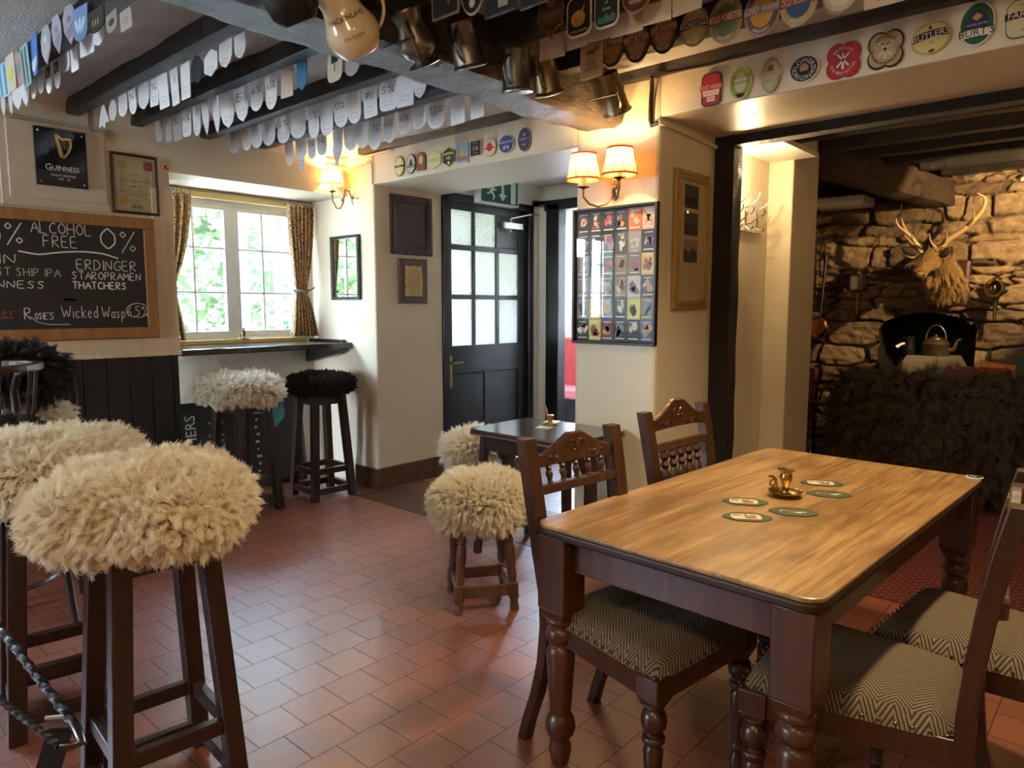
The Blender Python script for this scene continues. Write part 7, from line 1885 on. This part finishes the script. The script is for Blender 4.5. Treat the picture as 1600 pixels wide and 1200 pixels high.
def wrap(mb, s, size, z, r0, up=False):
    tmp = MB(); text(tmp, s, size)
    for f_ in tmp.f: mb.f.append(tuple(i + len(mb.v) for i in f_)); mb.m.append(0)
    for p in tmp.v:
        q = ph + p.x / r0
        mb.v.append(Vector((r0 * math.cos(q), r0 * math.sin(q), z + p.y)))
wrap(t, 'MACKINLAYS', 0.022, 0.010, 0.078)
wrap(t, 'Old Scotch', 0.016, -0.046, 0.092)
t.build('lettering', pm('dark_brown_glaze', (0.05, 0.03, 0.02), 0.3), jg)
tankard('bulbous pewter tankard on a footed base beside the cream jug', 648, 60, 0.185, math.radians(-33), BU, M['pewter'])
tankard('wide straight pewter tankard hanging between the bulbous and the tall tankard', 727, 70, 0.165, math.radians(-24), TK, M['pewter'])
tankard('tall ribbed pewter tankard, fourth along the main beam', 806, 112, 0.165, math.radians(-9), TK, M['pewter'])
tankard('hammered brassy tankard overlapping the tall one, fifth along the beam', 853, 117, 0.165, math.radians(-24), TK, M['darkbrass'])
tankard('bright flared tankard hanging at the pillar end of the beam', 957, 145, 0.19, math.radians(-34), [(0.36, 0), (0.38, 0.01), (0.35, 0.06), (0.33, 0.10), (0.27, 0.7), (0.255, 0.98), (0.26, 1.0)], M['darkbrass'])
bj = thing('dark_jug', 'black jug with a thin rim line, left of the cream jug', 'jug', X=T(*at(448, -14, 'x', -1.98)) @ Rx(math.radians(30)))
MB().lathe([(0.05, -0.09), (0.075, -0.06), (0.08, 0.0), (0.065, 0.06), (0.06, 0.09)], 24).build('body', M['blackiron'], bj, smooth=True)
MB().lathe([(0.0805, -0.004), (0.0815, 0), (0.0805, 0.004)], 24, cap=False).build('rim_line', M['darkbrass'], bj)
MB().tube([(0, 0, 0.085), (-0.04, 0, 0.11), (-0.095, 0, 0.12)], 0.004, 6).build('hook', M['blackiron'], bj)

# ================================================================ the snug
YS = 6.62
# stag head --------------------------------------------------------------
sr = thing('stag_head', 'mounted stag head with branching antlers on the stone wall', 'stag head', (0, 0, 0))
nb = at(1484, 438, 'y', 6.60); nm_ = at(1472, 420, 'y', 6.42); sk_ = at(1463, 400, 'y', 6.27); md = at(1450, 412, 'y', 6.14); ns = at(1436, 430, 'y', 6.02)
def loft(path, rad, seg=18):
    b = MB(); rows = []
    n = len(path)
    for i, p in enumerate(path):
        t_ = (path[min(i + 1, n - 1)] - path[max(i - 1, 0)]).normalized()
        sd = t_.cross(Vector((0, 0, 1))).normalized(); up = sd.cross(t_).normalized()
        a, c = rad[i]
        rows.append([p + sd * a * math.cos(2 * PI * k / seg) + up * c * math.sin(2 * PI * k / seg) for k in range(seg)])
    b.grid(rows, closed=True)
    b.f.append(tuple(range(seg - 1, -1, -1))); b.m.append(0); b.f.append(tuple(range((n - 1) * seg, n * seg))); b.m.append(0)
    return b
path = [nb + Vector((0.0, 0.06, -0.03)), nb, nm_.lerp(nb, .35), nm_, sk_ + Vector((0.02, 0.05, 0.0)), sk_, sk_.lerp(md, .5), md, md.lerp(ns, .55), ns, ns + (ns - md).normalized() * 0.018]
rad = [(0.115, 0.15), (0.105, 0.14), (0.092, 0.12), (0.085, 0.10), (0.078, 0.085), (0.070, 0.070), (0.061, 0.062), (0.048, 0.050), (0.037, 0.038), (0.034, 0.034), (0.016, 0.018)]
loft(path, rad).build('head', M['stagskin'], sr, smooth=True, sub=1, angle=180)
fwd = (ns - md).normalized(); sdv = fwd.cross(Vector((0, 0, 1))).normalized(); upv = sdv.cross(fwd)
b = MB().ball(tuple(ns + fwd * 0.012), (0.028, 0.022, 0.02), 12, 8)
b.build('nose', M['stagdark'], sr, smooth=True)
b = MB()
for s in (-1, 1): b.ball(tuple(sk_.lerp(md, .45) + sdv * s * 0.060 + upv * 0.028), 0.013, 10, 7)
b.build('eyes', pm('glass_eye', (0.01, 0.008, 0.006), 0.08), sr, smooth=True)
MB().tube([ns + fwd * 0.02 - upv * 0.015 + sdv * 0.02, ns - upv * 0.024 + sdv * 0.034, md.lerp(ns, .5) - upv * 0.022 + sdv * 0.042], 0.003, 6).build('mouth', M['stagdark'], sr)
for tip, root, nm in ((at(1411, 388, 'y', 6.26), at(1437, 398, 'y', 6.28), 'ear'), (at(1486, 387, 'y', 6.16), at(1471, 404, 'y', 6.20), 'ear')):
    d = tip - root; L_ = d.length; u_ = d.normalized(); vv = Vector((0.2, -1, 0.1)); vv = (vv - u_ * vv.dot(u_)).normalized(); ww = u_.cross(vv)
    rows = []
    for i in range(9):
        t_ = i / 8; wd_ = 0.058 * math.sin(PI * min(1, t_ * 0.9 + 0.12)) ** 0.8 * (1 - 0.25 * t_)
        rows.append([root + u_ * L_ * t_ * 1.15 + ww * wd_ * math.cos(q) + vv * (0.022 * math.sin(q) * (1 - t_ * .6)) for q in np.linspace(PI, 2 * PI, 9)] + [root + u_ * L_ * t_ * 1.15 + ww * wd_ * math.cos(q) * 0.8 - vv * 0.006 for q in np.linspace(0, PI, 9)][1:-1])
    e = MB().grid(rows, closed=True).build(nm, M['stagskin'], sr, smooth=True, angle=180)
    MB().ball((0, 0, 0), (0.5, 0.30, 0.12), 14, 8, Matrix(((u_.x * L_, ww.x * 0.09, vv.x * 0.09, root.x + u_.x * L_ * .58 - 0 + vv.x * 0.012), (u_.y * L_, ww.y * 0.09, vv.y * 0.09, root.y + u_.y * L_ * .58 - 0.012), (u_.z * L_, ww.z * 0.09, vv.z * 0.09, root.z + u_.z * L_ * .58), (0, 0, 0, 1)))).build('inner_ear', M['stagdark'], e, smooth=True)
def apath(pts, y0, y1, r0, r1):
    n = len(pts); P_ = [at(u, v, 'y', y0 + (y1 - y0) * i / (n - 1)) for i, (u, v) in enumerate(pts)]
    # resample with Catmull-Rom for a smooth sweep
    out, rr_ = [], []
    for i in range(n - 1):
        p0, p1, p2, p3 = P_[max(i - 1, 0)], P_[i], P_[i + 1], P_[min(i + 2, n - 1)]
        for k in range(5):
            t_ = k / 5
            out.append(0.5 * ((2 * p1) + (p2 - p0) * t_ + (2 * p0 - 5 * p1 + 4 * p2 - p3) * t_ ** 2 + (3 * p1 - p0 - 3 * p2 + p3) * t_ ** 3))
    out.append(P_[-1])
    m_ = len(out)
    return out, [r0 + (r1 - r0) * (i / (m_ - 1)) ** 1.4 for i in range(m_)]
aR = MB()
for pts, ya, yb_, r0, r1 in (([(1468, 392), (1480, 376), (1503, 361), (1522, 344), (1535, 328), (1540, 314), (1537, 307), (1527, 302)], 6.30, 6.22, 0.023, 0.004), ([(1514, 352), (1521, 342), (1522, 331)], 6.26, 6.16, 0.013, 0.003),
                             ([(1470, 382), (1476, 378), (1479, 370), (1479, 361)], 6.28, 6.14, 0.012, 0.003), ([(1463, 388), (1457, 382), (1453, 374), (1452, 365)], 6.27, 6.12, 0.012, 0.003)):
    P_, R_ = apath(pts, ya, yb_, r0, r1); aR.tube(P_, R_, 10)
aR.build('antler', M['antler'], sr, smooth=True)
aL = MB()
for pts, ya, yb_, r0, r1 in (([(1440, 394), (1435, 386), (1426, 374), (1417, 364), (1406, 356), (1401, 348), (1400, 341)], 6.29, 6.18, 0.021, 0.004), ([(1417, 364), (1411, 352), (1408, 338), (1409, 319)], 6.25, 6.32, 0.015, 0.004),
                             ([(1434, 385), (1428, 382), (1420, 375), (1413, 367)], 6.28, 6.14, 0.011, 0.003), ([(1431, 380), (1426, 374), (1424, 365)], 6.27, 6.16, 0.010, 0.003)):
    P_, R_ = apath(pts, ya, yb_, r0, r1); aL.tube(P_, R_, 10)
aL.build('antler', M['antler'], sr, smooth=True)
# short coat on the whole head and neck
r = np.random.default_rng(4); n = 16000
seg_ = r.integers(2, len(path) - 4, n); fr_ = r.random(n)
pa_ = np.array([tuple(p) for p in path]); rd_ = np.array(rad)
ce_ = pa_[seg_] * (1 - fr_[:, None]) + pa_[seg_ + 1] * fr_[:, None]
dd_ = pa_[seg_ + 1] - pa_[seg_]; dd_ /= np.linalg.norm(dd_, axis=1)[:, None]
sd_n = np.cross(dd_, (0, 0, 1)); sd_n /= np.linalg.norm(sd_n, axis=1)[:, None]; up_n = np.cross(sd_n, dd_)
an_ = r.uniform(0, 2 * PI, n); rr_ = rd_[seg_] * (1 - fr_[:, None]) + rd_[seg_ + 1] * fr_[:, None]
Nh = sd_n * np.cos(an_)[:, None] + up_n * np.sin(an_)[:, None]
Ph = ce_ + sd_n * (rr_[:, 0] * np.cos(an_) * 0.97)[:, None] + up_n * (rr_[:, 1] * np.sin(an_) * 0.97)[:, None]
fibres('coat', bpy.data.objects['head'], M['wool_stag'], Ph, Nh, 3000, 0.013, 14, droop=0.8, spread=0.5, rad=0.0011, wave=0.1, tight=0.3)
seg_ = r.integers(len(path) - 5, len(path) - 2, 6000); fr_ = r.random(6000); an_ = r.uniform(0, 2 * PI, 6000)
ce_ = pa_[seg_] * (1 - fr_[:, None]) + pa_[seg_ + 1] * fr_[:, None]; dd_ = pa_[seg_ + 1] - pa_[seg_]; dd_ /= np.linalg.norm(dd_, axis=1)[:, None]
sd_n = np.cross(dd_, (0, 0, 1)); sd_n /= np.linalg.norm(sd_n, axis=1)[:, None]; up_n = np.cross(sd_n, dd_); rr_ = rd_[seg_] * (1 - fr_[:, None]) + rd_[seg_ + 1] * fr_[:, None]
Nh = sd_n * np.cos(an_)[:, None] + up_n * np.sin(an_)[:, None]
Ph = ce_ + sd_n * (rr_[:, 0] * np.cos(an_) * 0.96)[:, None] + up_n * (rr_[:, 1] * np.sin(an_) * 0.96)[:, None]
fibres('muzzle_coat', bpy.data.objects['head'], M['wool_stag'], Ph, Nh, 1500, 0.009, 15, droop=0.2, spread=0.5, rad=0.0011, wave=0.1, tight=0.3)
# mane under the neck
r = np.random.default_rng(3)
n = 7000
tt = r.random(n) * 0.72; aa = r.uniform(-PI * 0.98, PI * 0.05, n) + 0.15
pa, pb = np.array(nb + Vector((0, 0.0, 0.0))), np.array(sk_ + Vector((0.02, 0.05, 0)))
cen = pa[None] * (1 - tt[:, None]) + pb[None] * tt[:, None]
dvec = Vector(pb - pa).normalized(); s1 = np.array(dvec.cross(Vector((0, 0, 1))).normalized()); u1 = np.array(Vector(s1).cross(dvec).normalized())
ra_, rc_ = 0.103 * (1 - tt) + 0.076 * tt, 0.135 * (1 - tt) + 0.082 * tt
Nn = s1[None] * np.cos(aa)[:, None] + u1[None] * np.sin(aa)[:, None]
Pp = cen + s1[None] * (ra_ * np.cos(aa))[:, None] + u1[None] * (rc_ * np.sin(aa))[:, None]
fibres('mane', sr, M['wool_stag'], Pp, Nn, 420, 0.085, 12, droop=1.5, spread=0.35, rad=0.0014, wave=0.10, tight=0.65)
MB().box((nb.x - 0.12, 6.60, nb.z - 0.22), (nb.x + 0.14, 6.68, nb.z + 0.16)).build('wall_mount', M['brownpanel'], sr, bevel=0.03)

# carriage lamps ----------------------------------------------------------
def carriage(label, u, v, vb, square, m):
    c = at(u, v, 'y', 6.46); zb = at(u, vb, 'y', 6.46).z - c.z
    r_ = thing('carriage_lamp', label, 'carriage lamp', (c.x, 6.46, c.z), math.radians(-14), 'old carriage lamps on the stone wall')
    if square:
        MB().box((-0.05, -0.05, -0.075), (0.05, 0.05, 0.065)).build('body', M['blackiron'], r_, bevel=0.014)
        b = MB(); outl = rrect(0.040, 0.062, 0.018, 4); inn = rrect(0.032, 0.053, 0.015, 4); n_ = len(outl)
        b.add([(p[0], 0, p[1]) for p in outl] + [(p[0], 0, p[1]) for p in inn] + [(p[0], -0.008, p[1]) for p in outl] + [(p[0], -0.008, p[1]) for p in inn], [(2 * n_ + i, 2 * n_ + (i + 1) % n_, 3 * n_ + (i + 1) % n_, 3 * n_ + i) for i in range(n_)] + [(i, (i + 1) % n_, 2 * n_ + (i + 1) % n_, 2 * n_ + i) for i in range(n_)], T(0, -0.051, -0.005))
        b.build('bezel', M['brass'], r_)
        MB().prism(rrect(0.034, 0.055, 0.016, 4), 0.004, T(0, -0.052, -0.005) @ Rx(PI / 2)).build('lens', pm('silvered_lens', (0.55, 0.60, 0.62), 0.08, 0.8), r_)
    else:
        MB().lathe([(0.03, 0.05), (0.045, 0.0), (0.062, -0.05), (0.064, -0.056), (0.056, -0.056), (0.035, -0.01), (0.0, 0.005)], 30, Rx(-PI / 2) @ T(0, 0, 0) , cap=False).build('reflector', M['brass'], r_, smooth=True)
        MB().ball((0, 0.03, 0), (0.045, 0.05, 0.055), 18, 12).build('body', M['blackiron'], r_, smooth=True)
        MB().lathe([(0.008, 0), (0.012, 0.02), (0.005, 0.035)], 10, T(0, -0.03, -0.012)).build('burner', M['darkbrass'], r_, smooth=True)
    MB().lathe([(0.03, 0.06), (0.032, 0.075), (0.015, 0.08), (0.015, 0.088), (0.042, 0.095), (0.035, 0.106), (0.012, 0.110), (0.0, 0.112)], 20).build('chimney_cap', m, r_, smooth=True)
    MB().lathe([(0.0, zb), (0.010, zb), (0.013, zb + 0.05), (0.014, zb + 0.10), (0.020, -0.115), (0.022, -0.08), (0.03, -0.07)], 14).build('candle_stem', m, r_, smooth=True)
    MB().tube([(0.0, 0.04, -0.02), (0.01, 0.20, -0.02), (0.01, 0.22, -0.02)], 0.010, 8).build('bracket', M['blackiron'], r_)
    return r_
carriage('square black carriage lamp with a silvered lens left of the stag', 1341, 441, 492, True, M['darkbrass'])
carriage('round brass carriage lamp right of the stag', 1557, 450, 500, False, M['darkbrass'])

# hearth: stove hood, kettle, pot ---------------------------------------------
st = thing('stove', 'grey metal stove with a tapered hood in front of the fire arch', 'stove', (0, 0, 0))
hl, hr_ = at(1416, 555, 'y', 6.40), at(1491, 557, 'y', 6.40)
bl_, br_ = at(1386, 596, 'y', 6.32), at(1514, 596, 'y', 6.32)
cxs = (hl.x + hr_.x) / 2; hws = (hr_.x - hl.x) / 2; hwb = (br_.x - bl_.x) / 2
MB().frustum((cxs, 6.50, hwb, 0.18), (cxs, 6.54, hws, 0.14), bl_.z, hl.z).build('hood', M['stovegrey'], st, bevel=0.006)
MB().box((cxs - hwb, 6.33, 0.10), (cxs + hwb, 6.68, bl_.z)).build('firebox', M['blackiron'], st, bevel=0.01)
MB().box((cxs - 0.16, 6.315, 0.25), (cxs + 0.16, 6.33, bl_.z - 0.08)).build('fire_door', M['soot_and_shade'], st, bevel=0.008)
kc = at(1461, 552, 'y', 6.52)
kt = thing('kettle', 'old iron kettle with a hoop handle standing on the stove hood', 'kettle', (kc.x, 6.52, hl.z + 0.002))
MB().lathe([(0.093, 0), (0.098, 0.008), (0.097, 0.085), (0.101, 0.09), (0.072, 0.122), (0.05, 0.128), (0.0, 0.13)], 28).build('body', pm('brown_iron', (0.10, 0.075, 0.045), 0.4, 0.6, 0.3), kt, smooth=True)
MB().lathe([(0.052, 0.127), (0.048, 0.138), (0.012, 0.152), (0.010, 0.160), (0.014, 0.166), (0.0, 0.172)], 18).build('lid', _pm['brown_iron'], kt, smooth=True)
MB().tube([(0.085, 0, 0.045), (0.125, 0, 0.05), (0.135, 0, 0.075), (0.145, 0, 0.115), (0.165, 0, 0.13), (0.175, 0, 0.128)], [0.022, 0.018, 0.014, 0.011, 0.010, 0.009], 12).build('spout', _pm['brown_iron'], kt, smooth=True)
MB().tube([(-0.070 * math.cos(a), 0, 0.125 + 0.115 * math.sin(a)) for a in np.linspace(0, PI, 22)], 0.0065, 8).build('handle', M['steel'], kt, smooth=True)
pc = at(1420, 553, 'y', 6.50)
po = thing('coffee_pot', 'small black pot with a white spout left of the kettle', 'pot', (pc.x, 6.50, hl.z + 0.002))
MB().lathe([(0.040, 0), (0.045, 0.01), (0.040, 0.06), (0.034, 0.12), (0.040, 0.145), (0.0, 0.15)], 20).build('body', M['blackiron'], po, smooth=True)
MB().tube([(-0.03, -0.02, 0.09), (-0.055, -0.03, 0.082), (-0.085, -0.04, 0.058)], [0.010, 0.011, 0.015], 10).build('spout', M['white'], po, smooth=True)
cpn = at(1279, 511, 'y', 6.42)
wp = thing('warming_pan', 'round copper warming pan with a long dark handle hanging on the stone wall', 'warming pan', (cpn.x, 6.42, cpn.z))
MB().lathe([(0.0, -0.04), (0.06, -0.036), (0.085, -0.015), (0.088, 0.0), (0.088, 0.02), (0.07, 0.04), (0.0, 0.046)], 32, Rx(PI / 2)).build('pan', M['copper'], wp, smooth=True)
MB().tube([(0.0, 0.02, 0.085), (0.005, 0.05, 0.30), (0.012, 0.08, 0.62)], [0.010, 0.012, 0.015], 10).build('handle', M['blackiron'], wp, smooth=True)
MB().tube([(0.012, 0.08, 0.61), (0.015, 0.20, 0.62)], 0.005, 6).build('hook', M['blackiron'], wp)
ft = thing('fire_irons', 'dark fire irons and chains hanging beside the white passage wall', 'fire irons', (0, 0, 0))
for k, (u, v0, v1) in enumerate(((1275, 355, 478), (1283, 360, 430), (1289, 372, 470))):
    a, b_ = at(u, v0, 'y', 6.53), at(u - 2, v1, 'y', 6.53)
    m_ = MB().tube([a, a.lerp(b_, .5), b_], [0.008, 0.006, 0.007], 8)
    m_.tube([a, a + Vector((0.01, 0.12, 0.0))], 0.005, 6)
    if k == 1:
        m_.tube([b_, b_ + Vector((0.012, -0.02, -0.02)), b_ + Vector((0.03, -0.02, 0.0))], 0.006, 6)
    m_.build('iron', M['blackiron'], ft)

# sofa back with a long-haired hide, leather armchair, cushions ------------------
sf = thing('sofa', 'sofa seen from behind, covered by a shaggy dark brown hide', 'sofa', (0, 0, 0))
SX0, SX1 = -1.62, 0.75
b = MB().box((SX0, 5.52, 0.08), (SX1, 5.72, 0.80)).box((SX0, 5.72, 0.08), (SX1, 6.25, 0.42)).box((SX0, 5.72, 0.08), (SX0 + 0.18, 6.25, 0.60)).box((SX1 - 0.18, 5.72, 0.08), (SX1, 6.25, 0.60))
b.build('body', M['redleather'], sf, bevel=0.05)
for x in (SX0 + 0.1, SX1 - 0.1):
    for y in (5.6, 6.15): MB().lathe([(0.025, 0), (0.03, 0.085)], 12, T(x, y, 0.0)).build('foot', M['stoolwood'], sf, smooth=True)
r = np.random.default_rng(6); n = 70000
xx = r.uniform(SX0 - 0.03, SX1, n); s_ = r.random(n)
P_ = np.empty((n, 3)); N_ = np.empty((n, 3))
prof = [(5.70, 0.80), (5.60, 0.825), (5.535, 0.80), (5.505, 0.74), (5.50, 0.5), (5.50, 0.12)]
pl_ = np.concatenate([[0], np.cumsum([math.hypot(prof[i + 1][0] - prof[i][0], prof[i + 1][1] - prof[i][1]) for i in range(5)])]); pl_ /= pl_[-1]
P_[:, 0] = xx; P_[:, 1] = np.interp(s_, pl_, [p[0] for p in prof]); P_[:, 2] = np.interp(s_, pl_, [p[1] for p in prof])
top = np.clip((P_[:, 2] - 0.74) / 0.07, 0, 1)
N_[:, 0] = 0; N_[:, 1] = -(1 - top * 0.8); N_[:, 2] = 0.15 + top; N_ /= np.linalg.norm(N_, axis=1)[:, None]
k = n // 10                                        # the left end of the hide hangs round the corner
P_[:k, 0] = SX0 - 0.02; P_[:k, 1] = r.uniform(5.5, 5.72, k); P_[:k, 2] = r.uniform(0.15, 0.80, k); N_[:k] = (-1, -0.2, 0.1); N_[:k] /= np.linalg.norm(N_[0])
hd = MB().grid([[(x, p[0] + 0.004, p[1] - 0.002) for p in prof] for x in np.linspace(SX0 - 0.012, SX1, 20)]).build('hide', M['skin_dark'], sf, smooth=True)
fibres('long_hair', hd, M['wool_sofa'], P_, N_, 2600, 0.15, 31, droop=1.0, spread=0.8, rad=0.0012, wave=0.22, tight=0.35, steps=8)
al, ar = at(1474, 592, 'y', 5.80), at(1575, 592, 'y', 5.80)
zt2 = at(1520, 573, 'y', 5.80).z
rows = []
bt_ = [al.x + (ar.x - al.x) * q for q in (0.16, 0.42, 0.68, 0.94)]
for i in range(33):
    x = al.x - 0.01 + (ar.x - al.x + 0.04) * i / 32; row = []
    e = min(1, (min(i, 32 - i) + 0.6) / 3.5) ** 0.5
    for k in range(17):
        a = PI * k / 16
        dm = sum(0.022 * math.exp(-((x - bx_) ** 2 / 0.0009 + (a - 0.95) ** 2 / 0.06)) for bx_ in bt_)
        row.append((x, 5.80 - 0.065 * e * math.cos(a) + dm, zt2 - 0.11 + 0.11 * e * math.sin(a)))
    rows.append(row)
rl = MB().grid(rows).build('buttoned_back', M['redleather'], sf, smooth=True, angle=180)
b = MB()
for bx_ in bt_: b.ball((bx_, 5.755, zt2 - 0.028), (0.010, 0.006, 0.010), 10, 6)
b.build('buttons', M['stagdark'], rl, smooth=True)
def cushion(label, u, v, y, s, m, rx, ry, rz):
    c = at(u, v, 'y', y); c.z -= s * 0.85
    rows = []
    for i in range(13):
        row = []
        for j in range(13):
            a, b_ = -1 + i / 6, -1 + j / 6
            row.append((a, b_))
        rows.append(row)
    mb = MB()
    f_ = lambda a, b_, sg: (s * a * (1 - 0.08 * (1 - b_ * b_) * abs(a)), s * b_ * (1 - 0.08 * (1 - a * a) * abs(b_)), sg * s * 0.42 * ((1 - a * a) * (1 - b_ * b_)) ** 0.4)
    mb.grid([[f_(a, b_, 1) for a, b_ in row] for row in rows]); mb.grid([[f_(a, b_, -1) for a, b_ in row] for row in reversed(rows)])
    o = mb.build('cushion', m, smooth=True, angle=180, X=T(*c) @ Rz(rz) @ Rx(rx) @ Ry(ry))
    return tag(o, label, 'cushion', 'cushions on the sofa')
cushion('orange cushion propped on the sofa beside the red leather back', 1576, 572, 6.08, 0.19, M['orangefab'], 1.35, 0.35, -0.15)
cushion('dark green cushion cut by the right edge above the hide', 1645, 566, 6.00, 0.21, M['greenfab'], 1.35, -0.1, 0.1)
cushion('small dark green cushion lying in front of the orange cushion', 1545, 592, 5.87, 0.09, M['greenfab'], 0.5, 0.1, 0.3)

# wooden chair and table end glimpsed at the left of the snug
wc = thing('leather_chair', 'wooden chair with a brown leather back glimpsed beside the passage wall', 'chair', (0, 0, 0))
a = at(1268, 600, 'y', 6.15)
MB().box((a.x - 0.09, 6.10, 0.45), (a.x + 0.03, 6.16, a.z + 0.14)).build('backrest', M['redleather'], wc, bevel=0.025)
MB().tube([(a.x + 0.05, 6.12, 0.46), (a.x + 0.055, 6.12, a.z), (a.x + 0.09, 6.10, a.z + 0.10), (a.x + 0.07, 6.12, a.z + 0.17), (a.x + 0.03, 6.13, a.z + 0.15)], [0.016, 0.016, 0.018, 0.017, 0.014], 10).build('arm_post', M['chairwood'], wc, smooth=True)
MB().box((a.x - 0.10, 5.80, 0.40), (a.x + 0.06, 6.16, 0.46)).build('seat', M['redleather'], wc, bevel=0.01)
for x in (a.x - 0.08, a.x + 0.04):
    for y in (5.83, 6.13): MB().tube([(x, y, 0), (x, y, 0.42)], [0.014, 0.02], 10).build('leg', M['chairwood'], wc, smooth=True)
tt_ = thing('side_table', 'small dark side table end beside the shaggy sofa hide', 'table', (0, 0, 0))
a = at(1283, 628, 'y', 5.62)
MB().box((a.x - 0.18, 5.56, a.z - 0.025), (-1.67, 5.76, a.z)).build('tabletop', M['stoolwood'], tt_, bevel=0.005)
for x in (a.x - 0.14, -1.70):
    for y in (5.60, 5.72): MB().tube([(x, y, 0), (x, y, a.z - 0.02)], [0.012, 0.018], 10).build('leg', M['stoolwood'], tt_, smooth=True)
# spotlight seen at the right edge
ls = at(1599, 275, 'y', 5.75)
sl = thing('picture_spotlight', 'small round spotlight on a bent arm under the dark snug joists', 'spotlight', (ls.x, 5.75, ls.z))
MB().lathe([(0.020, 0.0), (0.030, -0.01), (0.034, -0.03), (0.030, -0.032), (0.0, -0.025)], 20, Ry(0.6)).build('lamp_head', M['brass'], sl, smooth=True)
MB().ball((0.012, 0, -0.024), 0.014, 10, 7).build('bulb', M['bulb'], sl, smooth=True)
MB().tube([(0, 0, 0), (-0.03, 0.02, 0.05), (-0.10, 0.02, 0.06), (-0.14, 0.02, 0.035)], 0.004, 6).build('arm', M['darkbrass'], sl)
